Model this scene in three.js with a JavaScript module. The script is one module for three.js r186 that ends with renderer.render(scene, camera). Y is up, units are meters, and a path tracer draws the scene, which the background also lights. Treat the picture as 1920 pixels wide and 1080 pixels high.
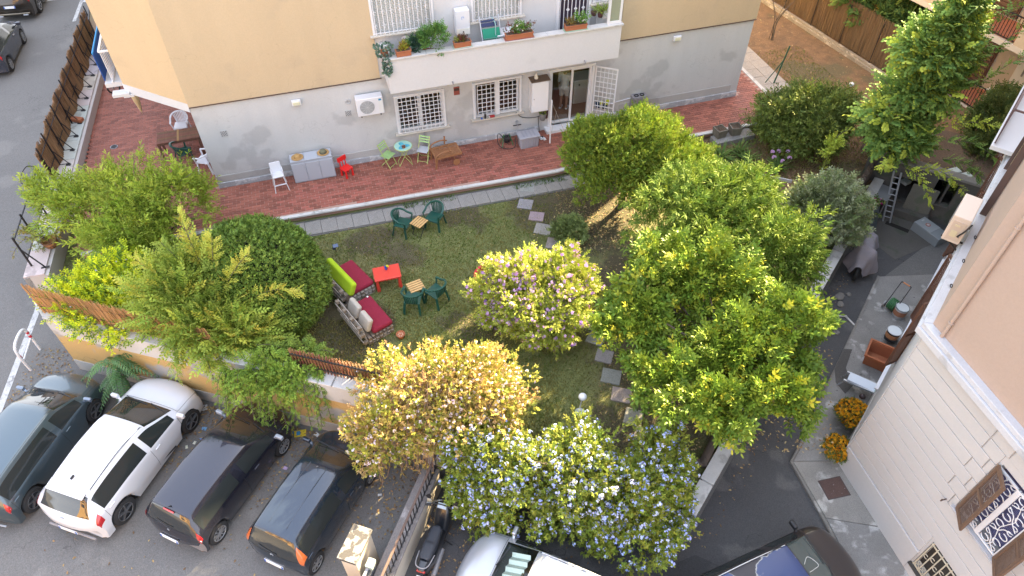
import * as THREE from 'three';
import { mergeGeometries, mergeVertices } from 'three/addons/utils/BufferGeometryUtils.js';
import { RoundedBoxGeometry } from 'three/addons/geometries/RoundedBoxGeometry.js';
import { MarchingCubes } from 'three/addons/objects/MarchingCubes.js';

// ---------------------------------------------------------------- camera, sky, sun, exposure
const scene = new THREE.Scene();
const CAM_H = 16.1, FPX = 1331, PITCH = 47.1 * Math.PI / 180;
const camera = new THREE.PerspectiveCamera(2 * Math.atan(540 / FPX) * 180 / Math.PI, 1920 / 1080, 0.1, 900);
camera.position.set(0, CAM_H, 0);
camera.rotation.set(-PITCH, 0, 0);
const renderer = new THREE.WebGLRenderer({ antialias: true });
renderer.toneMapping = THREE.LinearToneMapping;
renderer.toneMappingExposure = 8.7;
renderer.shadowMap.enabled = true;
const SUN_ELEV = 29 * Math.PI / 180, SUN_AZ = [0.67, -0.742];
const sunDir = new THREE.Vector3(SUN_AZ[0] * Math.cos(SUN_ELEV), Math.sin(SUN_ELEV), SUN_AZ[1] * Math.cos(SUN_ELEV)).normalize();
{ // clear late-afternoon sky: deep overhead, pale at the horizon, warmer towards the sun
  const w = 256, h = 128, d = new Float32Array(w * h * 4);
  for (let j = 0; j < h; j++) for (let i = 0; i < w; i++) {
    const el = ((j + .5) / h - .5) * Math.PI, az = ((i + .5) / w - .5) * 2 * Math.PI;
    const v = new THREE.Vector3(Math.cos(el) * Math.cos(az), Math.sin(el), Math.cos(el) * Math.sin(az));
    const c = Math.max(0, v.dot(sunDir)), t = Math.pow(Math.max(0, v.y), .55);
    const g = .35 * Math.pow(c, 5) + .8 * Math.pow(c, 40);
    const k = (j * w + i) * 4, below = (v.y < 0 ? .45 : 1) * .76;
    d[k] = below * (.515 * (1 - t) + .305 * t + g);
    d[k + 1] = below * (.52 * (1 - t) + .35 * t + g * .82);
    d[k + 2] = below * (.53 * (1 - t) + .455 * t + g * .52);
    d[k + 3] = 1;
  }
  const t = new THREE.DataTexture(d, w, h, THREE.RGBAFormat, THREE.FloatType);
  t.mapping = THREE.EquirectangularReflectionMapping; t.magFilter = THREE.LinearFilter; t.needsUpdate = true;
  scene.background = t; scene.environment = t;
}
const sun = new THREE.DirectionalLight(new THREE.Color().setRGB(1, .79, .48), 5);
sun.target.position.set(0, 0, -16); sun.position.copy(sunDir).multiplyScalar(80).add(sun.target.position); scene.add(sun, sun.target);
sun.castShadow = true; sun.shadow.radius = 1.5; sun.shadow.mapSize.set(4096, 4096);
Object.assign(sun.shadow.camera, { left: -45, right: 45, top: 45, bottom: -45, near: 1, far: 200 });

// ---------------------------------------------------------------- helpers
let seed = 12345;
const rnd = () => { seed |= 0; seed = seed + 0x6D2B79F5 | 0; let t = Math.imul(seed ^ seed >>> 15, 1 | seed); t = t + Math.imul(t ^ t >>> 7, 61 | t) ^ t; return ((t ^ t >>> 14) >>> 0) / 4294967296; };
const rr = (a, b) => a + (b - a) * rnd();
const pick = a => a[Math.floor(rnd() * a.length)];
const V = (x, y, z) => new THREE.Vector3(x, y, z);
const lerp = (a, b, t) => a + (b - a) * t, clamp = (x, a, b) => Math.max(a, Math.min(b, x));
const sst = (a, b, x) => { const t = clamp((x - a) / (b - a), 0, 1); return t * t * (3 - 2 * t); };
// a picture point on the level y -> where it stands in the world
function at(u, v, y) {
  const X = (u - 960) / FPX, Y = -(v - 540) / FPX, c = Math.cos(PITCH), s = Math.sin(PITCH);
  const d = V(X, Y * c - s, -c - Y * s), t = (y - CAM_H) / d.y;
  return V(d.x * t, y, d.z * t);
}
const used = {};
function numbered(n) { const k = used[n] = (used[n] ?? -1) + 1; return k ? n + '_' + String(k).padStart(3, '0') : n; }
function boxUV(g, s = 1) {
  const p = g.attributes.position, n = g.attributes.normal, uv = new Float32Array(p.count * 2);
  for (let i = 0; i < p.count; i++) {
    const ax = Math.abs(n.getX(i)), ay = Math.abs(n.getY(i)), az = Math.abs(n.getZ(i));
    let a, b;
    if (ay >= ax && ay >= az) { a = p.getX(i); b = p.getZ(i); } else if (ax >= az) { a = p.getZ(i); b = p.getY(i); } else { a = p.getX(i); b = p.getY(i); }
    uv[2 * i] = a * s; uv[2 * i + 1] = b * s;
  }
  g.setAttribute('uv', new THREE.BufferAttribute(uv, 2)); return g;
}
function norm(g) {
  g = g.index ? g.toNonIndexed() : g;
  for (const k of Object.keys(g.attributes)) if (!['position', 'normal', 'uv'].includes(k)) g.deleteAttribute(k);
  if (!g.attributes.normal) g.computeVertexNormals();
  if (!g.attributes.uv) g.setAttribute('uv', new THREE.BufferAttribute(new Float32Array(g.attributes.position.count * 2), 2));
  g.morphAttributes = {}; g.groups = [];
  return g;
}
const M = gs => { gs = [gs].flat(9).filter(Boolean).map(norm); return gs.length > 1 ? mergeGeometries(gs) : gs[0]; };
function obj(name, gs, mat, parent = scene, keepUV = false) {
  const g = M(gs); if (!keepUV) boxUV(g);
  const m = new THREE.Mesh(g, mat); m.name = parent === scene ? numbered(name) : name; m.castShadow = m.receiveShadow = true;
  parent.add(m); return m;
}
function tag(o, label, category, group) { o.userData.label = label; o.userData.category = category; if (group) o.userData.group = group; return o; }
function thing(name, label, category, pos = [0, 0, 0], turn = 0, group) {
  const o = new THREE.Group(); o.name = numbered(name); scene.add(o);
  if (pos.isVector3) o.position.copy(pos); else o.position.set(...pos);
  o.rotation.y = turn; return tag(o, label, category, group);
}
function structG(name, pos = [0, 0, 0], turn = 0) { const o = new THREE.Group(); o.name = numbered(name); scene.add(o); o.position.set(...pos); o.rotation.y = turn; o.userData.kind = 'structure'; return o; }
function struct(name, gs, mat, keepUV) { const m = obj(name, gs, mat, scene, keepUV); m.userData.kind = 'structure'; return m; }
const stuff = o => { o.userData.kind = 'stuff'; return o; };
function copy(root, pos, turn, label, group) {
  const r = root.clone(); r.name = numbered(root.name.replace(/_\d+$/, '')); r.userData = { ...root.userData }; scene.add(r);
  if (pos.isVector3) r.position.copy(pos); else r.position.set(...pos);
  r.rotation.y = turn; if (label) r.userData.label = label; if (group) r.userData.group = group; return r;
}
const T = (g, x = 0, y = 0, z = 0, rx = 0, ry = 0, rz = 0) => { g.applyMatrix4(new THREE.Matrix4().compose(V(x, y, z), new THREE.Quaternion().setFromEuler(new THREE.Euler(rx, ry, rz, 'YXZ')), V(1, 1, 1))); return g; };
const bx = (w, h, d, x = 0, y = 0, z = 0, rx = 0, ry = 0, rz = 0) => T(new THREE.BoxGeometry(w, h, d), x, y, z, rx, ry, rz);
const rb = (w, h, d, r, x = 0, y = 0, z = 0, rx = 0, ry = 0, rz = 0, s = 2) => T(new RoundedBoxGeometry(w, h, d, s, Math.min(r, w / 2.01, h / 2.01, d / 2.01)), x, y, z, rx, ry, rz);
const cy = (r1, r2, h, x = 0, y = 0, z = 0, n = 12, rx = 0, ry = 0, rz = 0) => T(new THREE.CylinderGeometry(r1, r2, h, n), x, y, z, rx, ry, rz);
const sp = (r, x = 0, y = 0, z = 0, a = 16, b = 12) => T(new THREE.SphereGeometry(r, a, b), x, y, z);
const tor = (R, r, x = 0, y = 0, z = 0, rx = 0, ry = 0, rz = 0, a = 6, b = 20, arc = 6.2832) => T(new THREE.TorusGeometry(R, r, a, b, arc), x, y, z, rx, ry, rz);
const v3 = p => p.isVector3 ? p : V(...p);
const tube = (pts, r, n = 6, seg) => new THREE.TubeGeometry(new THREE.CatmullRomCurve3(pts.map(v3), false, 'catmullrom', .5), seg ?? pts.length * 4, r, n, false);
function rod(a, b, r1, r2 = r1, n = 6) {
  a = v3(a); b = v3(b); const d = b.clone().sub(a), l = d.length(); const g = new THREE.CylinderGeometry(r2, r1, l, n); g.translate(0, l / 2, 0);
  g.applyQuaternion(new THREE.Quaternion().setFromUnitVectors(V(0, 1, 0), d.normalize())); g.translate(a.x, a.y, a.z); return g;
}
// square bar from a to b, w across (horizontal), h the other way
function bar(a, b, w, h = w) {
  a = v3(a); b = v3(b); const d = b.clone().sub(a), l = d.length(); d.normalize();
  const up0 = Math.abs(d.y) > .99 ? V(0, 0, 1) : V(0, 1, 0), sx = new THREE.Vector3().crossVectors(up0, d).normalize(), uy = new THREE.Vector3().crossVectors(d, sx);
  const g = new THREE.BoxGeometry(w, h, l); g.applyMatrix4(new THREE.Matrix4().makeBasis(sx, uy, d).setPosition(a.clone().add(b).multiplyScalar(.5))); return g;
}
const lathe = (pts, n = 20, x = 0, y = 0, z = 0) => T(new THREE.LatheGeometry(pts.map(p => new THREE.Vector2(...p)), n), x, y, z);
// prism of an outline [x, z] from y0 to y1
function prism(pts, y0, y1, bevel = 0) {
  const s = new THREE.Shape(pts.map(p => new THREE.Vector2(p[0], -p[1])));
  const g = new THREE.ExtrudeGeometry(s, { depth: y1 - y0 - 2 * bevel, bevelEnabled: bevel > 0, bevelSize: bevel, bevelThickness: bevel, bevelSegments: 1, bevelOffset: -bevel });
  g.rotateX(-Math.PI / 2); g.translate(0, y0 + bevel, 0); return g;
}
// plate of an outline in x, y, thickness d towards +z
function plate(pts, d, z = 0, holes = []) {
  const s = new THREE.Shape(pts.map(p => new THREE.Vector2(...p)));
  for (const h of holes) s.holes.push(new THREE.Path(h.map(p => new THREE.Vector2(...p))));
  const g = new THREE.ExtrudeGeometry(s, { depth: d, bevelEnabled: false }); g.translate(0, 0, z); return g;
}
const rect = (x0, y0, x1, y1) => [[x0, y0], [x1, y0], [x1, y1], [x0, y1]];

// ---------------------------------------------------------------- procedural textures
const hash2 = (x, y, s) => { let h = Math.imul(x, 374761393) + Math.imul(y, 668265263) + Math.imul(s, 2147483647) | 0; h = Math.imul(h ^ h >>> 13, 1274126177); return ((h ^ h >>> 16) >>> 0) / 4294967296; };
function vn(x, y, per, s) { // value noise with period
  const x0 = Math.floor(x), y0 = Math.floor(y), fx = x - x0, fy = y - y0, u = fx * fx * (3 - 2 * fx), w = fy * fy * (3 - 2 * fy), q = i => ((i % per) + per) % per;
  const a = hash2(q(x0), q(y0), s), b = hash2(q(x0 + 1), q(y0), s), c = hash2(q(x0), q(y0 + 1), s), d = hash2(q(x0 + 1), q(y0 + 1), s);
  return a + (b - a) * u + (c - a) * w + (a - b - c + d) * u * w;
}
function fbm(x, y, per, s, oct = 4) { let t = 0, a = .5, n = 0; for (let i = 0; i < oct; i++) { t += a * vn(x, y, per, s + i); n += a; a *= .5; x *= 2; y *= 2; per *= 2; } return t / n; }
const toS = c => 255 * (c <= .0031308 ? 12.92 * c : 1.055 * Math.pow(c, 1 / 2.4) - .055);
// fn(u, v, set) in 0..1, returns linear [r, g, b]
function colTex(n, m, fn, metres) {
  const d = new Uint8Array(n * m * 4);
  for (let j = 0; j < m; j++) for (let i = 0; i < n; i++) { const c = fn((i + .5) / n, (j + .5) / m, i, j), k = (j * n + i) * 4; d[k] = clamp(toS(c[0]), 0, 255); d[k + 1] = clamp(toS(c[1]), 0, 255); d[k + 2] = clamp(toS(c[2]), 0, 255); d[k + 3] = 255; }
  const t = new THREE.DataTexture(d, n, m); t.colorSpace = THREE.SRGBColorSpace; fin(t, metres); return t;
}
function greyTex(n, m, fn, metres) {
  const d = new Uint8Array(n * m * 4);
  for (let j = 0; j < m; j++) for (let i = 0; i < n; i++) { const c = clamp(255 * fn((i + .5) / n, (j + .5) / m, i, j), 0, 255), k = (j * n + i) * 4; d[k] = d[k + 1] = d[k + 2] = c; d[k + 3] = 255; }
  const t = new THREE.DataTexture(d, n, m); fin(t, metres); return t;
}
function fin(t, metres) { t.wrapS = t.wrapT = THREE.RepeatWrapping; t.magFilter = THREE.LinearFilter; t.minFilter = THREE.LinearMipmapLinearFilter; t.generateMipmaps = true; if (metres) t.repeat.set(1 / metres[0], 1 / metres[1]); t.needsUpdate = true; }
const mix3 = (a, b, t) => [a[0] + (b[0] - a[0]) * t, a[1] + (b[1] - a[1]) * t, a[2] + (b[2] - a[2]) * t];
const mul3 = (a, k) => [a[0] * k, a[1] * k, a[2] * k];
const C = (r, g, b) => new THREE.Color().setRGB(r, g ?? r, b ?? r);
const std = (c, rough = .8, o = {}) => new THREE.MeshStandardMaterial({ color: Array.isArray(c) ? C(...c) : c, roughness: rough, ...o });
const phy = (c, rough = .5, o = {}) => new THREE.MeshPhysicalMaterial({ color: Array.isArray(c) ? C(...c) : c, roughness: rough, ...o });
// a rough mineral surface: base colour, blotches of a second, speckle
function mineral(base, second, { size = [4, 4], n = 512, blot = 3, amt = .5, spk = .15, s = 1, oct = 5, rough = .92, bump = .004, streak = 0, third, tamt = 0, thresh = .62, crack = 0 } = {}) {
  const map = colTex(n, n, (u, v, i, j) => {
    let f = fbm(u * blot, v * blot, blot, s, oct);
    if (streak) f = lerp(f, fbm(u * blot * 6, v * blot * .7 + .01, blot * 6, s + 9, 3), streak);
    let c = mix3(base, second, clamp((f - .5) * 2.2 * amt + amt * .5, 0, 1));
    if (third) c = mix3(c, third, tamt * sst(thresh, thresh + .12, fbm(u * blot * 2, v * blot * 2, blot * 2, s + 31, 5)));
    if (crack) { const r = Math.abs(fbm(u * blot * 1.5, v * blot * 1.5, Math.round(blot * 1.5), s + 61, 6) - .5), m = sst(.5, .6, fbm(u * blot, v * blot, blot, s + 67, 2)); c = mul3(c, 1 - crack * m * (1 - sst(.0, .006, r))); }
    return mul3(c, 1 + spk * (hash2(i, j, s + 50) - .5) * 2 + spk * (vn(u * n / 3, v * n / 3, Math.floor(n / 3), s + 51) - .5));
  }, size);
  const bm = bump ? greyTex(256, 256, (u, v, i, j) => .5 * fbm(u * 24, v * 24, 24, s + 70, 4) + .5 * hash2(i, j, s + 71), [size[0] / 2, size[1] / 2]) : null;
  return std([1, 1, 1], rough, { map, ...(bm ? { bumpMap: bm, bumpScale: bump } : {}) });
}
// dimmer / tinted version of a textured material (another paint or a painted brighter side, same grain)
const tint = (m, c) => { const k = m.clone(); k.color = C(...c); return k; };
// ---------------------------------------------------------------- levels and frames
const YG = .8, YT = 1.05;                                   // garden lawn and tiled terrace above the road
const A0 = V(-9.74, YT, -18.55), ANG = 16.99 * Math.PI / 180, EU = V(Math.cos(ANG), 0, -Math.sin(ANG)), EN = V(Math.sin(ANG), 0, Math.cos(ANG));
const UN = (u, n, y = YT) => V(A0.x + EU.x * u + EN.x * n, y, A0.z + EU.z * u + EN.z * n);   // along and out from the yellow house
const xz = p => [p.x, p.z];

// ---------------------------------------------------------------- shared materials
const MT = {};
MT.asphalt = mineral([.152, .147, .14], [.115, .112, .107], { size: [9, 9], n: 1536, blot: 4, spk: .28, s: 3, bump: .006, crack: .3, third: [.20, .192, .18], tamt: .5, thresh: .66 });
MT.yellow = mineral([.53, .415, .265], [.465, .36, .23], { crack: .1, size: [8, 8], n: 1024, blot: 4, spk: .05, s: 11, streak: .55, bump: .004, third: [.46, .36, .24], tamt: .5, thresh: .64 });
MT.grey = mineral([.53, .53, .52], [.43, .43, .425], { crack: .12, size: [7, 7], n: 1400, blot: 4, spk: .06, s: 17, streak: .45, bump: .005, third: [.345, .34, .335], tamt: .5, thresh: .6 });
MT.white = mineral([.57, .565, .56], [.51, .505, .50], { size: [4, 4], n: 512, blot: 3, spk: .03, s: 23, streak: .5, bump: .002, third: [.52, .52, .52], tamt: .3, thresh: .7 });
MT.stucco = mineral([.485, .47, .455], [.45, .437, .42], { size: [4, 4], n: 256, blot: 3, spk: .025, s: 29, bump: .002 });
MT.pink = mineral([.40, .305, .245], [.375, .285, .228], { size: [4, 4], n: 256, blot: 3, spk: .03, s: 31, bump: .002 });
MT.concrete = mineral([.255, .245, .23], [.13, .124, .114], { crack: .7, size: [3.4, 3.4], n: 1024, blot: 4, spk: .3, s: 37, bump: .008, third: [.40, .39, .37], tamt: .9, thresh: .6 });
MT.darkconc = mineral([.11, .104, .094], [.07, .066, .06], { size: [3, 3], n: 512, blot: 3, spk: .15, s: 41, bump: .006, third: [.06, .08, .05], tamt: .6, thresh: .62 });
MT.marble = mineral([.58, .57, .55], [.42, .41, .39], { size: [2, 2], n: 256, blot: 4, spk: .08, s: 43, bump: .003, third: [.25, .24, .22], tamt: .5, thresh: .62 });
MT.paver = mineral([.27, .258, .24], [.20, .192, .18], { size: [1, 1], n: 256, blot: 4, spk: .38, s: 47, bump: .006 });
MT.tile = mineral([.30, .105, .07], [.25, .088, .062], { size: [2, 2], n: 256, blot: 5, spk: .07, s: 53, bump: .002, rough: .7 });
MT.grout = mineral([.40, .25, .2], [.33, .2, .16], { size: [1, 1], n: 128, blot: 4, spk: .1, s: 57, bump: .002 });
MT.oldwall = mineral([.49, .325, .125], [.43, .27, .10], { crack: .4, size: [4.6, 4.6], n: 1024, blot: 3, spk: .06, s: 61, bump: .006, third: [.33, .315, .295], tamt: 1, thresh: .56 });
MT.oldwhite = mineral([.51, .495, .475], [.41, .40, .38], { crack: .4, size: [4, 4], n: 512, blot: 3, spk: .06, s: 67, bump: .006, third: [.28, .27, .25], tamt: .75, thresh: .62 });
MT.soil = mineral([.115, .08, .055], [.08, .057, .042], { size: [2, 2], n: 256, blot: 4, spk: .3, s: 71, bump: .02 });
MT.terracotta = mineral([.36, .13, .06], [.30, .10, .05], { size: [1, 1], n: 128, blot: 4, spk: .08, s: 73, bump: .002 });
MT.iron = std([.025, .024, .026], .55, { metalness: .3 });
MT.rust = mineral([.12, .075, .055], [.07, .05, .045], { size: [.6, .6], n: 128, blot: 5, spk: .12, s: 75, bump: .002, rough: .8 });
MT.black = std([.015, .015, .017], .5);
MT.whitepaint = std([.68, .68, .69], .45);
MT.whiteplast = std([.68, .68, .70], .35);
MT.galv = std([.42, .44, .47], .45, { metalness: .5 });
MT.greymetal = std([.28, .27, .28], .5, { metalness: .3 });
MT.glass = phy([.02, .024, .028], .04, { clearcoat: 1, clearcoatRoughness: .03 });
MT.pane = phy([.95, .97, .97], .02, { transmission: 1, thickness: 0, ior: 1.5 });
const woodTex = (a, b, s) => colTex(256, 256, (u, v, i, j) => { const f = fbm(u * 40, v * 3, 40, s, 3), g = fbm(u * 6, v * 2, 6, s + 4, 4); return mul3(mix3(a, b, clamp(f * .7 + g * .5 - .1, 0, 1)), 1 + .12 * (hash2(i, j, s) - .5)); }, [.5, .5]);
MT.pallet = std([1, 1, 1], .9, { map: woodTex([.42, .38, .33], [.26, .23, .20], 81) });
MT.palletdk = std([1, 1, 1], .9, { map: woodTex([.27, .22, .17], [.15, .12, .095], 82) });
MT.logwood = std([1, 1, 1], .95, { map: woodTex([.12, .09, .07], [.055, .042, .035], 83) });
MT.honey = std([1, 1, 1], .6, { map: woodTex([.36, .17, .075], [.24, .105, .045], 84) });
MT.slatwood = std([1, 1, 1], .65, { map: woodTex([.62, .40, .17], [.45, .26, .10], 85) });
MT.brownwood = std([1, 1, 1], .8, { map: woodTex([.16, .075, .045], [.09, .042, .028], 86) });
MT.shutter = std([1, 1, 1], .7, { map: woodTex([.19, .115, .072], [.12, .07, .045], 87) });
MT.reed = std([1, 1, 1], .9, { map: colTex(256, 64, (u, v, i, j) => mul3(mix3([.40, .25, .125], [.22, .125, .06], fbm(u * 60, v * 2, 60, 91, 3)), .7 + .6 * hash2(i, 1, 92)), [.7, .7]) });

// ---------------------------------------------------------------- road, car park, alley
{ const g = new THREE.PlaneGeometry(500, 500, 1, 1); g.rotateX(-Math.PI / 2); struct('asphalt_ground', g, MT.asphalt); }
{ // newer, darker asphalt of the alley and the drive in front of the hedge, as a sheet on the old one
  MT.newasphalt = mineral([.082, .081, .082], [.055, .055, .057], { size: [5, 5], crack: .5, n: 1024, blot: 3, spk: .3, s: 7, bump: .006, third: [.15, .145, .138], tamt: .5, thresh: .66 });
  const g = prism([[-2.0, -8.95], [4.0, -6.85], [11.5, -17.4], [13.3, -19.4], [15.6, -18.4], [11.5, -15.3], [8.5, -11.0], [7.0, -8.9], [7.4, -7.4], [8.3, -3], [-2.6, -3], [-2.8, -5.6]], .002, .006); struct('alley_surface', g, MT.newasphalt);
  struct('tarmac_patch', prism([[4.2, -6.6], [6.6, -5.4], [6.2, -4.2], [3.2, -4.4], [2.2, -5.8]], .007, .010), tint(MT.newasphalt, [.72, .72, .74]));
}
{ // thin painted road lines
  const paint = mineral([.50, .50, .49], [.36, .36, .355], { size: [1, 1], n: 128, blot: 5, spk: .2, s: 101, bump: 0, third: [.2, .2, .2], tamt: .7, thresh: .6 });
  const line = (p, q, w) => { const d = q.clone().sub(p), a = Math.atan2(d.x, d.z); return bx(w, .004, d.length(), (p.x + q.x) / 2, .003, (p.z + q.z) / 2, 0, a); };
  struct('road_marking', [line(V(-13.3, 0, -8.2), V(-14.25, 0, -13.9), .17), line(V(-14.25, 0, -13.9), V(-15.6, 0, -19.5), .15)], paint);
  struct('road_marking', [line(at(139, 40, 0), at(153, 2, 0), .16), line(at(153, 2, 0), V(-21.6, 0, -36.5), .16), line(at(160, 4, 0), at(178, -14, 0), .5)], paint);
  struct('road_marking', [line(at(70, 4, 0), at(110, -2, 0), .15)], paint);
}
// ---------------------------------------------------------------- garden ground
const GPOLY = [[-12.1, -12.12], [-2.2, -9.42], [-2.2, -9.2], [3.82, -7.1], [11.3, -17.6], [13.55, -20.7], [17.1, -20.4], [27, -33], [30, -60], [-24, -60], [-17.6, -30.5], [-13.5, -14.6]];
{
  const X0 = -16, Z0 = -40, WX = 36, WZ = 35;
  const inBl = (x, z, c, rx, rz) => { const dx = (x - c.x) / rx, dz = (z - c.z) / (rz ?? rx); return Math.max(0, 1 - (dx * dx + dz * dz)); };
  const brown = [[at(700, 455, YG), 1.3, .8], [at(660, 640, YG), 1.6, .9], [at(640, 600, YG), 1.3], [at(870, 400, YG), 1.0], [at(1110, 400, YG), 2.6, 2.2], [at(1030, 385, YG), 1.8], [at(1180, 560, YG), 2.4, 3], [at(1260, 640, YG), 3, 3], [at(1230, 800, YG), 2.2, 1.6], [at(760, 480, YG), .8], [at(900, 610, YG), 1.4, .8], [at(700, 590, YG), .7]];
  const green = [[at(640, 430, YG), 1.8, .8], [at(820, 590, YG), 1.6, .8], [at(850, 440, YG), 1.5], [at(980, 690, YG), 2.2, 1.6], [at(720, 620, YG), .9], [at(690, 400, YG), 2, .6]];
  const map = colTex(2048, 1990, (u, v, i, j) => {
    const x = X0 + u * WX, z = Z0 + v * WZ, w = fbm(u * 60, v * 58, 4096, 111, 4) - .5;
    let b = 0, g = 0; for (const q of brown) b = Math.max(b, inBl(x + w, z + w, ...q)); for (const q of green) g = Math.max(g, inBl(x + w, z - w, ...q));
    const n1 = fbm(u * 22, v * 21, 4096, 113, 5), n2 = fbm(u * 200, v * 194, 4096, 117, 3), n3 = hash2(i, j, 119);
    const grass = mix3([.175, .20, .06], [.215, .23, .08], n1), dry = mix3([.28, .25, .12], [.21, .20, .085], n2);
    let c = mix3(grass, dry, clamp((n1 - .42) * 2.4 - g, 0, 1));
    const soil = mix3([.115, .082, .058], [.085, .06, .044], n2);
    c = mix3(c, soil, .75 * sst(.12, .75, b + (n2 - .5) * .9));
    const p = (x - A0.x) * EU.x + (z - A0.z) * EU.z, far = sst(14.5, 17.5, p + w * 3) * sst(-17, -19.5, z + w * 2);
    const leafy = mix3([.33, .20, .105], [.20, .125, .07], clamp(n2 * 1.3 - .1, 0, 1));
    c = mix3(c, mix3(leafy, [.17, .14, .075], sst(.56, .7, n1)), far);
    return mul3(c, .74 * (.7 + .6 * n3));
  });
  map.wrapS = map.wrapT = THREE.ClampToEdgeWrapping;
  const bm = greyTex(512, 512, (u, v, i, j) => .5 * fbm(u * 60, v * 60, 60, 121, 3) + .5 * hash2(i, j, 122), [1.6 / WX, 1.6 / WZ]);
  const g = prism(GPOLY, -.2, YG), p = g.attributes.position, uv = g.attributes.uv;
  for (let i = 0; i < p.count; i++) uv.setXY(i, (p.getX(i) - X0) / WX, (p.getZ(i) - Z0) / WZ);
  struct('garden_ground', g, std([1, 1, 1], .97, { map, bumpMap: bm, bumpScale: .02 }), true);
}
// ---------------------------------------------------------------- tiled terrace
const frontEdge = u => u < 11 ? lerp(1.98, 2.36, clamp((u + 2) / 13, 0, 1)) : u < 16 ? lerp(2.36, 1.85, (u - 11) / 5) : 1.82;
{
  const terr = structG('terrace');
  const un = (u, n) => xz(UN(u, n));
  const leftLine = n => { const p0 = [-4.15, 2.0], p1 = [-4.55, -11]; return lerp(p0[0], p1[0], (2.0 - n) / 13); };
  const slabp = [un(-4.1, 1.98), un(-2, 1.98), un(11, 2.36), un(16, 1.85), un(20.4, 1.82), un(20.4, -14), un(-4.7, -14)];
  obj('grout_bed', prism(slabp, .3, YT - .012), MT.grout, terr);
  // white marble kerb along the edge
  const kp = [[-4.1, 1.98], [-2, 1.98], [11, 2.36], [16, 1.85], [20.4, 1.82]];
  for (let i = 0; i < kp.length - 1; i++) {
    const n = Math.max(1, Math.round((kp[i + 1][0] - kp[i][0]) / 1.6));
    for (let k = 0; k < n; k++) { const a = [lerp(kp[i][0], kp[i + 1][0], k / n) + .004, lerp(kp[i][1], kp[i + 1][1], k / n)], b = [lerp(kp[i][0], kp[i + 1][0], (k + 1) / n) - .004, lerp(kp[i][1], kp[i + 1][1], (k + 1) / n)];
      obj('kerb_stone', prism([un(a[0], a[1] + .13), un(b[0], b[1] + .13), un(b[0], b[1]), un(a[0], a[1])], YT - .05, YT + .008, .004), MT.marble, terr); }
  }
  for (let k = 0; k < 9; k++) obj('kerb_stone', prism([un(20.4, 1.95 - k * 1.6), un(20.55, 1.95 - k * 1.6), un(20.55, .358 - k * 1.6), un(20.4, .358 - k * 1.6)], YT - .05, YT + .01, .004), MT.marble, terr);
  // brick tiles in running bond
  const TW = .25, TD = .125, J = .015, cells = [];
  for (let r = 0; ; r++) { const n = 2.4 - TD * (r + .5); if (n < -9) break;
    for (let k = -20; k < 84; k++) { const u = (k + (r % 2) * .5 + .5) * TW;
      const fr = frontEdge(u) - TD / 2 - .01; if (n > fr) continue;
      const front = u > -.1 && u < 20.28 && n > -.02, left = u < -.05 && u > leftLine(n) - .1, right = u > 19.4 && u < 20.28 && n > -4;
      if (front || left || right) cells.push([u, n]); } }
  const cam = V(0, CAM_H, 0); cells.sort((a, b) => UN(a[0], a[1]).distanceTo(cam) - UN(b[0], b[1]).distanceTo(cam));
  const inView = cells.filter(([u, n]) => u > 1.7 && u < 10.9 && n > .3), near = new Set(inView.slice(0, 300));
  const tg = boxUV(norm(bx(TW - J, .02, TD - J)).clone());
  const mats = [.7, .86, 1, 1.08, 1.22].map((k, i) => tint(MT.tile, [k, k * (1 - .02 * i), k]));
  for (const c of near) { const m = new THREE.Mesh(tg, pick(mats)); m.name = 'brick_tile'; m.position.copy(UN(c[0], c[1], YT - .01 + rr(-.0015, .0015))); m.rotation.set(rr(-.008, .008), ANG, rr(-.008, .008)); terr.add(m); m.castShadow = m.receiveShadow = true; }
  const rest = cells.filter(c => !near.has(c)), im = new THREE.InstancedMesh(tg, MT.tile, rest.length), mm = new THREE.Matrix4(), q = new THREE.Quaternion();
  rest.forEach((c, i) => { q.setFromEuler(new THREE.Euler(rr(-.008, .008), ANG, rr(-.008, .008))); im.setMatrixAt(i, mm.compose(UN(c[0], c[1], YT - .01 + rr(-.0015, .0015)), q, V(1, 1, 1))); const k = rr(.7, 1.22); im.setColorAt(i, C(k, k, k)); });
  im.name = 'brick_tile_field'; im.receiveShadow = true; terr.add(stuff(im));
  const dr = at(214, 276, YT);
  const d = thing('floor_drain', 'round dark drain grate in the red tiles left of the house', 'drain', dr);
  obj('rim', cy(.13, .13, .02, 0, .012, 0, 20), MT.greymetal, d); obj('grate', [...[-.06, -.02, .02, .06].map(x => bx(.018, .012, .2, x, .024, 0)), cy(.1, .1, .008, 0, .02, 0, 20)], MT.black, d);
}
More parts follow.
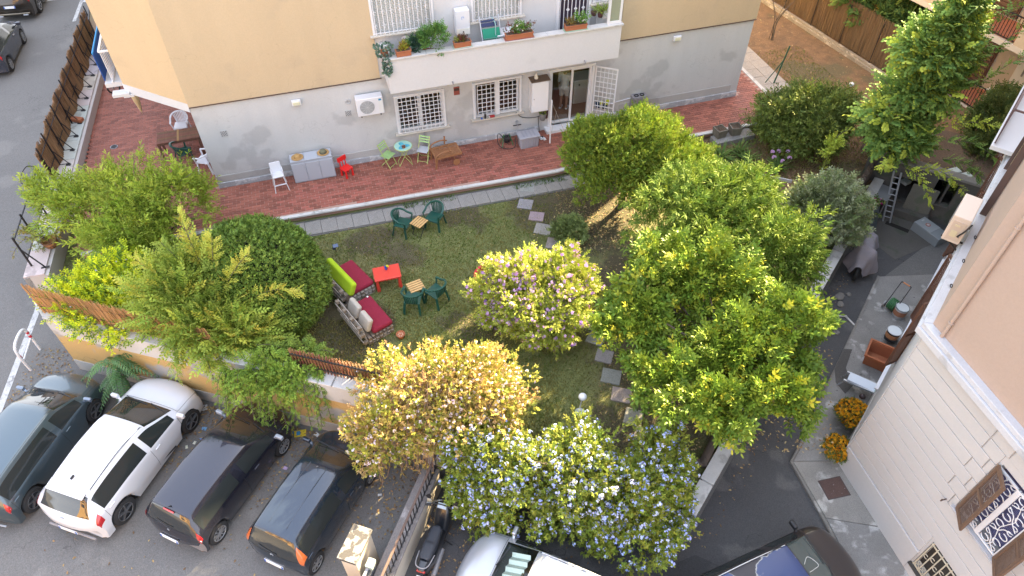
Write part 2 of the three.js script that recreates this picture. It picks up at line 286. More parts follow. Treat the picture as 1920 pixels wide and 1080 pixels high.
// paved strip between terrace and lawn, and slabs on the far side
{
  const walk = structG('garden_walkway');
  obj('mortar_bed', prism([[-3, 2.1], [12.5, 2.48], [12.5, 3.27], [-3, 2.9]].map(p => xz(UN(...p))), YG - .1, YG + .012), MT.darkconc, walk);
  for (let k = 0; k < 31; k++) { const u = -3 + k * .5, n = lerp(2.42, 2.80, (u + 3) / 15.5) + .10;
    const s = obj('paving_slab', rb(.488, .05, .62, .008, 0, 0, 0), MT.paver, walk); s.position.copy(UN(u + .25, n, YG + .012 + rr(-.004, .004))); s.rotation.set(rr(-.012, .012), ANG + .02 + rr(-.01, .01), rr(-.012, .012)); }
  const p2 = structG('slab_path');
  for (let r = 0; r < 9; r++) for (let c = 0; c < 2; c++) { const s = obj('paving_slab', rb(.6, .05, .6, .008), tint(MT.paver, [1.35, 1.3, 1.25]), p2); s.position.copy(UN(20.95 + c * .61, -.3 - r * .61, YG + .03 + rr(-.006, .006))); s.rotation.set(rr(-.015, .015), ANG, rr(-.015, .015)); }
  const p3 = structG('stepping_stone_path');
  const st = [[988, 353], [985, 383], [1006, 406], [1018, 430], [1040, 457], [1060, 500], [1082, 548], [1094, 572], [1100, 605], [1118, 633], [1133, 668], [1146, 706], [1165, 741], [1188, 782], [1208, 818]];
  st.forEach(([u, v], i) => { const s = obj('stepping_stone', rb(.5 * rr(.9, 1.06), .05, .46 * rr(.9, 1.08), .01), tint(MT.paver, [rr(1, 1.3), rr(1, 1.28), rr(1, 1.25)]), p3); s.position.copy(at(u, v, YG + .02)); s.rotation.set(rr(-.02, .02), ANG - .35 - rr(-.12, .2) - (i > 6 ? .25 : 0), rr(-.02, .02)); });
  const mc = thing('access_cover', 'small square green cover set in the ground by the paved strip', 'manhole cover', at(1007, 352, YG), ANG);
  obj('frame', [rb(.42, .05, .36, .008)], MT.greymetal, mc); obj('lid', rb(.36, .03, .30, .006, 0, .02, 0), std([.16, .30, .24], .7), mc);
}
// ---------------------------------------------------------------- retaining wall to the car park
function wallRun(name, pts, y0, y1, t, mat, parent) { // pts along the outer face, thickness to the left of travel
  const gs = []; for (let i = 0; i < pts.length - 1; i++) { const [a, b] = [pts[i], pts[i + 1]], dx = b[0] - a[0], dz = b[1] - a[1], l = Math.hypot(dx, dz), nx = dz / l * t, nz = -dx / l * t;
    gs.push(prism([a, b, [b[0] + nx, b[1] + nz], [a[0] + nx, a[1] + nz]], y0, y1)); }
  return obj(name, gs, mat, parent);
}
const PW = [[-12.1, -11.9], [-4.43, -9.8], [-2.15, -9.18]];            // foot of the parking wall
{
  const w = thing('retaining_wall', 'old ochre plastered garden wall with white upper band beside the parked cars', 'wall');
  wallRun('ochre_face', PW, -.1, 1.55, .3, MT.oldwall, w);
  wallRun('foot_course', PW.map(([x, z]) => [x + .01, z + .03]), -.1, .42, .33, tint(MT.oldwhite, [.85, .83, .8]), w);
  wallRun('white_band', PW.map(([x, z]) => [x + .004, z + .018]), 1.55, 2.2, .32, MT.oldwhite, w);
  obj('corner_face', [prism([[-12.1, -11.9], [-12.02, -12.2], [-12.45, -12.6], [-12.55, -12.4]], -.1, 2.2)], MT.oldwhite, w);
  const N = 14; for (let i = 0; i < N; i++) { const a = lerp(0, 1, i / N), b = lerp(0, 1, (i + 1) / N), P = t => [lerp(PW[0][0], PW[2][0], t), lerp(PW[0][1], PW[2][1], t)], [p, q] = [P(a + .002), P(b - .002)];
    obj('coping_stone', prism([[p[0] + .02, p[1] + .06], [q[0] + .02, q[1] + .06], [q[0] + .1, q[1] - .33], [p[0] + .1, p[1] - .33]], 2.2, 2.25, .006), MT.oldwhite, w); }
}
{ // front wall hidden under the plumbago, and the wall to the alley
  const w = thing('alley_wall', 'low plastered garden wall with pale coping along the asphalt alley', 'wall');
  wallRun('wall_body', [[-2.15, -8.95], [3.95, -6.9], [11.46, -17.5], [13.7, -20.6]], -.1, .92, .24, MT.oldwhite, w);
  wallRun('alley_face', [[3.98, -6.98], [11.47, -17.52], [13.72, -20.6]].map(([x, z]) => [x + .012, z + .012]), -.1, .8, .2, tint(MT.darkconc, [1.6, 1.55, 1.5]), w);
  const P = [[3.95, -6.9], [11.46, -17.5], [13.7, -20.6]];
  for (let s = 0; s < 2; s++) { const n = s ? 3 : 11; for (let k = 0; k < n; k++) { const p = [lerp(P[s][0], P[s + 1][0], k / n), lerp(P[s][1], P[s + 1][1], k / n)], q = [lerp(P[s][0], P[s + 1][0], (k + 1) / n - .004), lerp(P[s][1], P[s + 1][1], (k + 1) / n - .004)], nx = -.235, nz = -.166;
    obj('coping_stone', prism([[p[0] + .03, p[1] + .02], [q[0] + .03, q[1] + .02], [q[0] + nx, q[1] + nz], [p[0] + nx, p[1] + nz]], .92, .97 + rr(0, .01), .006), MT.marble, w); } }
}
{ // timber board fence inside the alley wall, further back, and the log edging at the near corner
  const f = thing('board_fence', 'dark weathered board fence behind the wall above the covered scooter', 'fence');
  const P = [V(9.0, YG, -15.0), V(13.1, YG, -20.6)], n = 24;
  for (let k = 0; k < n; k++) { const a = P[0].clone().lerp(P[1], k / n), b = P[0].clone().lerp(P[1], (k + .94) / n), h = rr(.8, .9); obj('board', bar(V((a.x + b.x) / 2, YG - .1, (a.z + b.z) / 2), V((a.x + b.x) / 2, YG + h, (a.z + b.z) / 2), .03, .28).rotateY(0), MT.logwood, f); }
  for (const h of [.25, .7]) obj('rail', bar(P[0].clone().setY(YG + h), P[1].clone().setY(YG + h), .05, .08), MT.logwood, f);
  const lg = thing('log_edging', 'dark logs edging the raised bed under the lemon tree corner', 'edging');
  const L = [[at(1287, 862, YG + .1), at(1318, 868, YG + .1)], [at(1316, 872, YG + .12), at(1345, 815, YG + .12)], [at(1345, 815, YG + .12), at(1380, 760, YG + .12)], [at(1225, 842, YG + .08), at(1287, 862, YG + .08)]];
  L.forEach(([a, b]) => { const g = rod(a, b, .11, .1, 10), p = g.attributes.position; obj('log', g, MT.logwood, lg); });
}
// ---------------------------------------------------------------- low wall with railing and gate pillar
{
  const w = thing('gate_wall', 'low cream wall with grey capping and iron railing between parked cars and scooter', 'wall');
  const a = V(-2.1, 0, -8.4), b = V(-3.02, 0, -5.55), dir = b.clone().sub(a).normalize(), nr = V(-dir.z, 0, dir.x); // nr to the left (cars)
  const P = (t, o, y) => { const p = a.clone().lerp(b, t).addScaledVector(nr, -o); p.y = y; return p; };
  const pl = (o0, o1, y0, y1, bev = 0) => prism([xz(P(0, o0)), xz(P(1, o0)), xz(P(1, o1)), xz(P(0, o1))], y0, y1, bev);
  obj('wall_body', pl(.02, .40, -.1, .84), tint(MT.white, [.95, .86, .72]), w);
  obj('capping', pl(0, .42, .84, .9, .008), tint(MT.concrete, [.85, .8, .82]), w);
  obj('plinth', pl(-.03, .05, -.1, .22), MT.concrete, w);
  const N = 21; for (let k = 0; k <= N; k++) obj('baluster', bar(P(k / N, .33, .9), P(k / N, .33, 1.42), .022), MT.iron, w);
  obj('top_rail', bar(P(-.02, .33, 1.43), P(1, .33, 1.43), .05, .03), MT.rust, w); obj('bottom_rail', bar(P(0, .33, .98), P(1, .33, .98), .03, .02), MT.iron, w);
  const pc = at(664, 1020, 1.65), ang = Math.atan2(dir.x, dir.z);
  const g = thing('gate_pillar', 'square cream gate pillar with lichen stained stone cap', 'pillar', [-3.28, 0, -6.17], ang);
  obj('shaft', bx(.36, 1.65, .68, 0, .72, 0), tint(MT.white, [.95, .84, .68]), g);
  obj('cap', rb(.44, .09, .78, .012, 0, 1.6, 0), MT.marble.clone(), g).material = mineral([.24, .235, .22], [.17, .165, .155], { size: [.9, .9], n: 256, blot: 4, spk: .2, s: 131, third: [.07, .065, .06], tamt: 1, thresh: .50, bump: .006 });
  const gt = thing('metal_gate', 'grey sheet metal gate leaf hinged at the cream pillar', 'gate', [-2.93, 0, -5.98], ang);
  obj('leaf', bx(.04, 1.2, 1.5, 0, .72, .75), std([.10, .11, .13], .6), gt); obj('frame', [bar([0, 1.34, 0], [0, 1.34, 1.5], .06, .04), bar([0, .1, .02], [0, 1.34, .02], .05, .05), bar([0, .1, .7], [0, 1.32, .7], .05)], MT.greymetal, gt);
  obj('lock_box', rb(.16, .14, .2, .01, .02, 1.34, .12), std([.30, .36, .33], .6), gt);
}
// ---------------------------------------------------------------- the yellow house
const HOUSE_H = 13.5, HD = 26;  // depth stretched so the unseen rear shades the street
const house = thing('apartment_house', 'yellow apartment house with grey plastered ground floor and white balcony', 'building', A0, ANG);
// local frame: x along the front, z out towards the garden, y up from the terrace
const hl = (u, v, n = 0) => { // picture point on the plane n metres in front of the wall -> local x, y
  const X = (u - 960) / FPX, Y = -(v - 540) / FPX, c = Math.cos(PITCH), s = Math.sin(PITCH), d = V(X, Y * c - s, -c - Y * s), o = V(0, CAM_H, 0), p0 = A0.clone().addScaledVector(EN, n);
  const t = p0.clone().sub(o).dot(EN) / d.dot(EN), P = o.addScaledVector(d, t).sub(A0); return [P.dot(EU), P.y];
};
{
  const holesG = [rect(6.2, .93, 7.75, 2.28), rect(8.86, .98, 10.44, 2.3), rect(11.6, .12, 13.1, 2.3)];
  obj('ground_floor_wall', [plate(rect(0, -.4, 19.2, 3.1), .3, -.3, holesG), bx(.3, 3.5, HD - .3, .15, 1.35, -HD / 2 - .15), bx(.3, 3.5, HD - .3, 19.05, 1.35, -HD / 2 - .15), bx(19.2, 3.5, .3, 9.6, 1.35, -HD + .15)], MT.grey, house);
  obj('skirting', [rb(11.2, .2, .06, .01, 5.6, .1, .03), rb(6.0, .22, .06, .01, 16.2, .11, .03)], mineral([.40, .41, .43], [.26, .27, .29], { size: [1.5, 1.5], n: 256, blot: 4, spk: .2, s: 141, third: [.62, .62, .62], tamt: .7, thresh: .58, bump: .004 }), house);
  obj('plinth_band', [bx(6.1, .26, .025, 3.05, .32, .0125)], tint(MT.grey, [.82, .80, .78]), house);
  obj('plinth_band', bx(4.6, .3, .02, 16.6, .37, .01), tint(MT.grey, [.82, .80, .78]), house);
  // upper storeys: yellow render 4 cm proud, white bay behind the balcony, chamfered left corner overhanging the patio
  const yl = 3.1;
  obj('upper_wall', [plate(rect(0, yl, 5.8, HOUSE_H), .34, -.3), plate(rect(14.0, yl, 19.24, HOUSE_H), .34, -.3), plate(rect(5.8, 6.9, 14, HOUSE_H), .34, -.3), bx(.3, HOUSE_H - yl, HD, 19.09, (yl + HOUSE_H) / 2, -HD / 2 - .3), bx(21, HOUSE_H - yl, .3, 8.7, (yl + HOUSE_H) / 2, -HD + .15)], MT.yellow, house);
  obj('chamfer_wall', [prism([[0, .04], [0, -.3], [-1.72, -1.92], [-1.92, -1.73]], yl + .12, HOUSE_H), prism([[-1.92, -1.73], [-1.72, -1.92], [-1.72, -HD], [-1.92, -HD]], yl + .12, HOUSE_H)], tint(MT.yellow, [1.06, 1.0, .92]), house);  // same yellow render, tinted brighter to imitate light on this face
  obj('overhang_soffit', [prism([[0, .03], [-1.94, -1.72], [-1.94, -HD], [0, -HD]], yl - .18, yl + .12)], tint(MT.white, [1, 1, 1]), house);
  obj('roof', bx(21.4, .3, HD + .3, 8.58, HOUSE_H + .15, -HD / 2), MT.concrete, house);
  const q1 = hl(818, 55), q2 = hl(722, 63), q3 = hl(888, 40), q4 = hl(976, 28);
  const bw = [rect(q1[0] - 1.88, q2[1] + .02, q1[0] - .12, 6.2), rect(q3[0], q3[1] + .02, q4[0] - .05, 6.2), rect(11.75, 3.3, 12.75, 6.2), rect(12.95, 4.55, 13.75, 6.2)];
  const up = (u, v) => hl(u, v);
  obj('bay_wall', [plate(rect(5.8, yl, 14, 6.9), .3, -.3, bw)], MT.white, house);
  // dark rooms behind the openings
  obj('room_floor', bx(18.6, .1, 4, 9.6, -.03, -2.35), mineral([.30, .16, .085], [.22, .115, .06], { size: [1.5, 1.5], n: 128, blot: 4, bump: 0, s: 146 }), house);
  obj('room_shell', [bx(18.4, 3, .1, 9.6, 1.5, -4.4), bx(18.4, .1, 4, 9.6, 3.05, -2.4), bx(.1, 3, 4, 11.3, 1.5, -2.35), bx(.1, 3, 4, 14.6, 1.5, -2.35), bx(18, 3, .1, 9.6, 4.7, -2), bx(18, .1, 1.7, 9.6, 6.6, -1.2)], mineral([.34, .27, .21], [.30, .235, .18], { size: [2, 2], n: 64, blot: 3, bump: 0, s: 145 }), house);
  // balcony
  const BD = 1.1, BX0 = 5.95, BX1 = 13.5;
  const para = mineral([.555, .55, .55], [.50, .495, .50], { size: [8, 8], n: 512, blot: 2, spk: .03, s: 151, streak: .5, bump: .002, third: [.40, .40, .41], tamt: .55, thresh: .68 });
  obj('balcony_slab', bx(BX1 - BX0 - .02, .16, BD - .02, (BX0 + BX1) / 2, yl + .085, BD / 2), MT.white, house);
  obj('balcony_parapet', [bx(BX1 - BX0, 1.12, .12, (BX0 + BX1) / 2, yl + .57, BD - .06), bx(.12, 1.12, BD - .13, BX0 + .06, yl + .57, BD / 2 - .05), bx(.12, 1.12, BD - .13, BX1 - .06, yl + .57, BD / 2 - .05)], para, house);
  for (let k = 0; k < 6; k++) { const w = (BX1 - BX0 + .1) / 6; obj('coping_stone', rb(w - .006, .05, .26, .006, BX0 - .05 + w * (k + .5), yl + 1.155, BD - .08), MT.marble, house); }
  for (const x of [BX0 + .07, BX1 - .06]) obj('coping_stone', rb(.24, .05, BD - .22, .006, x, yl + 1.155, BD / 2 - .11), MT.marble, house);
  for (const x of [7.9, 12.3]) obj('drain_spout', rod([x, yl + .1, BD - .02], [x, yl + .08, BD + .14], .02, .02, 8), MT.greymetal, house);
  // glazed side screen at the right end of the balcony
  const scr = obj('side_screen', [rb(.07, 1.9, .08, .006, 13.05, yl + 2.13, BD - .08), rb(.07, 1.9, .08, .006, 13.44, yl + 2.13, BD - .08), rb(.46, .09, .07, .006, 13.25, yl + 1.23, BD - .08), rb(.4, .06, .07, .006, 13.25, yl + 3.0, BD - .08)], MT.whitepaint, house);
  obj('pane', bx(.33, 1.75, .012, 13.245, yl + 2.13, BD - .08), phy([.55, .58, .45], .25, { transmission: .6, thickness: 0 }), scr);
  // windows ----------------------------------------------------------------
  function win(x0, y0, x1, y1, { leaves = 2, grid = 0, gy = 0, sill = true, roller = 0, z = -.1, bars = 0 } = {}) {
    const f = .07, g = []; const W = x1 - x0, H = y1 - y0;
    g.push(rb(W + .14, .07, .09, .006, (x0 + x1) / 2, y1 + .035, .02), rb(.07, H, .09, .006, x0 - .035, (y0 + y1) / 2, .02), rb(.07, H, .09, .006, x1 + .035, (y0 + y1) / 2, .02));
    const w = obj('window', g, MT.whitepaint, house);
    const L = W / leaves;
    for (let k = 0; k < leaves; k++) { const a = x0 + k * L, fr = []; fr.push(bx(L, f, .06, a + L / 2, y0 + f / 2, z), bx(L, f, .06, a + L / 2, y1 - f / 2, z), bx(f, H - 2 * f, .06, a + f / 2, (y0 + y1) / 2, z), bx(f, H - 2 * f, .06, a + L - f / 2, (y0 + y1) / 2, z)); obj('frame', fr, MT.whitepaint, w);
      if (!roller) obj('pane', bx(L - 2 * f, H - 2 * f, .01, a + L / 2, (y0 + y1) / 2, z), MT.pane, w); }
    if (roller) for (let k = 0; k * .055 < H; k++) obj('roller_slat', rb(W - .01, .05, .014, .006, (x0 + x1) / 2, y0 + .03 + k * .055, z + .04), std([.52, .53, .50], .6), w);
    if (grid) { const gr = []; for (let k = 0; k <= grid; k++) gr.push(bx(.022, H + .1, .02, lerp(x0 + .02, x1 - .02, k / grid), (y0 + y1) / 2, .055)); for (let k = 0; k <= gy; k++) gr.push(bx(W + .06, .022, .016, (x0 + x1) / 2, lerp(y0, y1 - .01, k / gy), .06)); obj('grille', gr, MT.whitepaint, w); }
    if (bars) { for (let k = 0; k <= bars; k++) obj('bar', bx(.022, H + .06, .022, lerp(x0 + .03, x1 - .03, k / bars), (y0 + y1) / 2, .06), MT.whitepaint, w);
      const sc = []; for (let k = 0; k <= bars; k += 2) for (let j = 0; j < 5; j++) { const xx = lerp(x0 + .03, x1 - .03, k / bars), yy = y0 + .25 + j * .42; sc.push(tor(.045, .009, xx + .03, yy, .06, 0, 0, .5, 5, 10, 4.5), tor(.045, .009, xx - .03, yy + .07, .06, 0, 0, 3.6, 5, 10, 4.5)); } obj('scroll', sc, MT.whitepaint, w); for (const yy of [y0 + .04, y1 - .1]) obj('rail', bx(W + .05, .025, .02, (x0 + x1) / 2, yy, .062), MT.whitepaint, w); }
    if (sill) obj('sill', rb(W + .34, .05, .2, .008, (x0 + x1) / 2, y0 - .028, .05), tint(MT.marble, [1, .93, .82]), w);
    return w;
  }
  win(6.2, .93, 7.75, 2.28, { grid: 10, gy: 9 });
  const w2 = win(8.86, .98, 10.44, 2.3, { leaves: 2, grid: 0 });
  for (const [a, b] of [[8.95, 9.58], [9.72, 10.35]]) { const gr = []; for (let k = 0; k <= 4; k++) gr.push(bx(.022, 1.22, .02, lerp(a, b, k / 4), 1.65, .03)); for (let k = 0; k <= 7; k++) gr.push(bx(b - a, .022, .016, (a + b) / 2, lerp(1.05, 2.24, k / 7), .035)); obj('grille', gr, MT.whitepaint, w2); }
  obj('mullion', rb(.16, 1.3, .1, .006, 9.65, 1.64, -.02), MT.whitepaint, w2);
  { const a = hl(715, 0), b = hl(818, 55), c = hl(722, 63); win(b[0] - 1.88, c[1] + .02, b[0] - .12, 6.2, { roller: 1, bars: 13, z: -.14 }); }
  { const c = hl(888, 40), d = hl(976, 28); win(c[0], c[1] + .02, d[0] - .05, 6.2, { roller: 1, bars: 12, z: -.14 }); }
  win(12.95, 4.55, 13.75, 6.2, { bars: 6 });
  // balcony door: dark leaf behind a white grille with diamonds
  { const dd = obj('balcony_door', bx(1.0, 2.9, .05, 12.25, 4.7, -.16), std([.05, .035, .055], .5), house), bars = [], dm = [];
    for (let k = 0; k <= 7; k++) { const x = lerp(11.79, 12.71, k / 7); bars.push(bx(.022, 2.9, .022, x, 4.7, .02)); if (k > 0 && k < 7) for (let j = 0; j < 3; j++) dm.push(bx(.09, .09, .018, x, 4.45 + j * .75 + (k % 2) * .37, .03, 0, 0, .785)); }
    obj('grille', bars, MT.whitepaint, dd); obj('diamond', dm.map((g, i) => g), MT.whitepaint, dd);
    obj('door_frame', [bx(.08, 2.9, .1, 11.71, 4.7, .02), bx(.08, 2.9, .1, 12.79, 4.7, .02)], MT.whitepaint, dd); }
  // sliding patio door
  { const d = obj('patio_door', [rb(1.72, .09, .16, .006, 12.35, 2.345, -.02), rb(.09, 2.26, .16, .006, 11.56, 1.2, -.02), rb(.09, 2.26, .16, .006, 13.14, 1.2, -.02), rb(1.9, .12, .42, .01, 12.35, .06, .12)], MT.whitepaint, house);
    for (const [a, b, z] of [[11.62, 12.45, -.12], [12.36, 13.1, -.06]]) { obj('frame', [bx(.07, 2.14, .05, a + .035, 1.21, z), bx(.07, 2.14, .05, b - .035, 1.21, z), bx(b - a - .14, .08, .05, (a + b) / 2, .18, z), bx(b - a - .14, .08, .05, (a + b) / 2, 2.24, z)], MT.whitepaint, d); obj('pane', bx(b - a - .14, 2.0, .01, (a + b) / 2, 1.21, z), MT.pane, d); } }
  // hinged open grille leaf, standing out from the right jamb
  { const leaf = new THREE.Group(); leaf.name = 'grille_leaf'; leaf.position.set(13.2, .16, .06); leaf.rotation.y = -.62; house.add(leaf);
    obj('leaf_frame', [bx(.05, 2.14, .03, .03, 1.07, 0), bx(.05, 2.14, .03, .78, 1.07, 0), bx(.7, .05, .03, .405, .025, 0), bx(.7, .05, .03, .405, 2.115, 0)], MT.whitepaint, leaf);
    const g = []; for (let k = 1; k < 5; k++) g.push(bx(.02, 2.04, .016, .055 + k * .14, 1.07, 0)); for (let k = 1; k < 11; k++) g.push(bx(.7, .02, .02, .405, k * .194, 0)); obj('leaf_bars', g, MT.whitepaint, leaf); }
  obj('shadow_line', bx(5.84, .03, .02, 2.92, 3.08, .05), tint(MT.rust, [1, 1, 1]), house); obj('shadow_line', bx(5.3, .03, .02, 16.6, 3.08, .05), MT.rust, house);  // dark strips painted in as the shadow line under the proud render
}
// little things fixed to the house ------------------------------------------
const onHouse = (x, y, n = 0) => UN(x, n, YT + y);
{ // wall lamps
  const mk = (x, y, label) => { const t = thing('wall_lamp', label, 'lamp', onHouse(x, y, .045), ANG, 'bulkhead lamps on the grey wall'); obj('housing', rb(.28, .18, .1, .015, 0, 0, .03), MT.whitepaint, t); obj('lens', rb(.21, .11, .03, .01, 0, -.01, .085), std([.62, .60, .42], .3), t); return t; };
  mk(3.1, 2.72, 'white bulkhead lamp with yellowish lens, left of the air conditioner'); mk(16.18, 2.86, 'white bulkhead lamp with yellowish lens, far right of the balcony');
  const vent = (u, v, label) => { const [x, y] = hl(u, v), t = thing('wall_vent', label, 'vent', onHouse(x, y, .01), ANG, 'perforated vents'); obj('plate', rb(.2, .2, .02, .004), tint(MT.grey, [.9, .9, .9]), t); const h = []; for (let i = -2; i <= 2; i++) for (let j = -2; j <= 2; j++) if ((i + j) % 2 === 0) h.push(bx(.022, .022, .006, i * .036, j * .036, .011)); obj('holes', h, MT.black, t); };
  vent(420, 250, 'square perforated vent low on the left of the grey wall'); vent(653, 212, 'square perforated vent under the air conditioner');
  const [rx, ry] = hl(652, 190), rt = thing('pipe_outlet', 'small round pipe outlet left of the air conditioner', 'outlet', onHouse(rx, ry, .02), ANG); obj('ring', tor(.07, .02, 0, 0, .01), MT.grey, rt); obj('plug', cy(.05, .05, .02, 0, 0, 0, 14, 1.57), tint(MT.grey, [.8, .8, .8]), rt);
  const [px, py] = hl(856, 170), nt = thing('notice_plate', 'small red and dark plate under the balcony', 'plate', onHouse(px, py, .015), ANG); obj('board', rb(.2, .3, .02, .004), std([.28, .07, .05], .6), nt); obj('panel', bx(.17, .1, .01, 0, .06, .012), std([.06, .035, .03], .6), nt);
  // split air conditioner
  const [ax0, ay0] = hl(664, 208, .3), ac = thing('air_conditioner', 'white air conditioner outdoor unit on the grey wall beside the balcony', 'air conditioner', onHouse(5.32, 2.02, 0), ANG);
  obj('casing', rb(.86, .62, .32, .025, 0, .34, .26), MT.whiteplast, ac); obj('fan_recess', cy(.235, .235, .02, -.1, .34, .418, 32, 1.57), std([.28, .29, .29], .5), ac);
  const gr = []; for (let r = .05; r < .24; r += .03) gr.push(tor(r, .004, -.1, .34, .434, 0, 0, 0, 4, 28)); for (let k = 0; k < 10; k++) gr.push(bar([-.1, .34, .436], [-.1 + .235 * Math.cos(k * .628), .34 + .235 * Math.sin(k * .628), .436], .005)); obj('grille', gr, std([.6, .6, .6], .5), ac);
  obj('badge', bx(.09, .06, .004, .33, .55, .422), std([.02, .22, .42], .5), ac); obj('side_panel', bx(.14, .5, .006, .33, .33, .42), std([.66, .67, .66], .4), ac);
  for (const x of [-.32, .3]) obj('bracket', [bar([x, .02, .02], [x, .02, .44], .035), bar([x, -.2, .02], [x, .02, .3], .025)], MT.black, ac);
  // meter box, boxes by the door
  const cb = thing('meter_cabinet', 'white wall cabinet with brown top between window and patio door', 'cabinet', onHouse(11.1, 1.02, 0), ANG); obj('body', rb(.62, 1.2, .34, .01, 0, .6, .17), MT.whitepaint, cb); obj('door', rb(.56, 1.12, .02, .004, 0, .6, .35), std([.78, .78, .79], .4), cb); obj('lid', rb(.68, .03, .4, .006, 0, 1.215, .19), std([.16, .11, .075], .7), cb); obj('knob', sp(.016, -.23, .55, .365, 8, 6), MT.greymetal, cb);
  const bulb = thing('hanging_lamp', 'small white pear shaped lamp standing on the cabinet top', 'lamp', onHouse(10.98, 2.25, .2), ANG); obj('shade', lathe([[.001, 0], [.06, .01], .075 && [.075, .06], [.045, .14], [.03, .2], [.001, .21]], 14), std([.72, .68, .58], .5), bulb);
  const mt = thing('electric_box', 'tall grey metal cabinet on the wall right of the patio door', 'cabinet', onHouse(15.0, 0, 0), ANG); obj('body', rb(.56, .86, .26, .012, 0, .43, .15), MT.greymetal, mt); obj('door', rb(.5, .78, .02, .004, 0, .42, .29), std([.25, .24, .25], .5, { metalness: .3 }), mt); for (const x of [-.12, .1]) obj('gauge', tor(.07, .02, x, .875, .15, 1.57), MT.black, mt);
  obj('conduit', rod([-.28, .72, .03], [-1.2, .62, .03], .016, .016, 8), MT.whiteplast, mt);
  // tap, valve and the cable run
  const tp = thing('wall_tap', 'outdoor tap with dark lever on the wall under the second window', 'tap', onHouse(10.35, .46, .03), ANG); obj('valve_plate', cy(.06, .06, .02, 0, .1, 0, 14, 1.57), MT.galv, tp); obj('spout', [rod([0, 0, 0], [0, 0, .1], .018), rod([0, 0, .1], [0, -.06, .12], .016)], MT.galv, tp); obj('lever', rb(.3, .03, .02, .006, 0, 0, .06), MT.black, tp);
  const cb2 = thing('power_cable', 'black cable looping along the wall below the white cabinet', 'cable'); const Q = p => onHouse(...p); obj('cable', tube([Q([10.3, 1.0, .1]), Q([10.55, .72, .05]), Q([11.0, .62, .04]), Q([11.3, .7, .05]), Q([11.42, 1.0, .06]), Q([11.35, 1.15, .1])], .012), MT.black, cb2); obj('drop_cable', tube([Q([11.15, .64, .04]), Q([11.17, .3, .05]), Q([11.2, .02, .1])], .012), MT.black, cb2);
  const dp = thing('drain_pipe', 'grey pipe down the wall behind the small mosaic table', 'pipe', onHouse(7.0, 0, .05), ANG); obj('pipe', cy(.035, .035, .85, 0, .43, 0, 12), MT.galv, dp); obj('elbow', tor(.06, .035, 0, .85, -.06, 0, 1.57, 0, 8, 8, 1.57), MT.galv, dp);
  // balcony boiler
  const [bx0, by0] = hl(849, 40, .2), bo = thing('water_boiler', 'white wall boiler with blue badge on the balcony back wall', 'boiler', onHouse(8.52, 4.1, 0), ANG);
  obj('casing', rb(.44, .78, .28, .02, 0, .55, .17), MT.whiteplast, bo); obj('badge', [bx(.06, .012, .004, 0, .74, .312), bx(.012, .09, .004, -.03, .70, .312), bx(.012, .05, .004, .03, .72, .312)], std([.05, .25, .6], .5), bo); obj('panel', rb(.42, .2, .01, .004, 0, .27, .312), std([.70, .69, .62], .4), bo); obj('knob', cy(.02, .02, .02, 0, .27, .325, 10, 1.57), MT.black, bo);
  for (const [x, l] of [[-.14, .1], [-.02, .08], [.06, .16], [.14, .06]]) obj('pipe', tube([[x, .17, .16], [x, .1, .16], [x + .03, .1 - l, .16]], .018), MT.greymetal, bo);
}
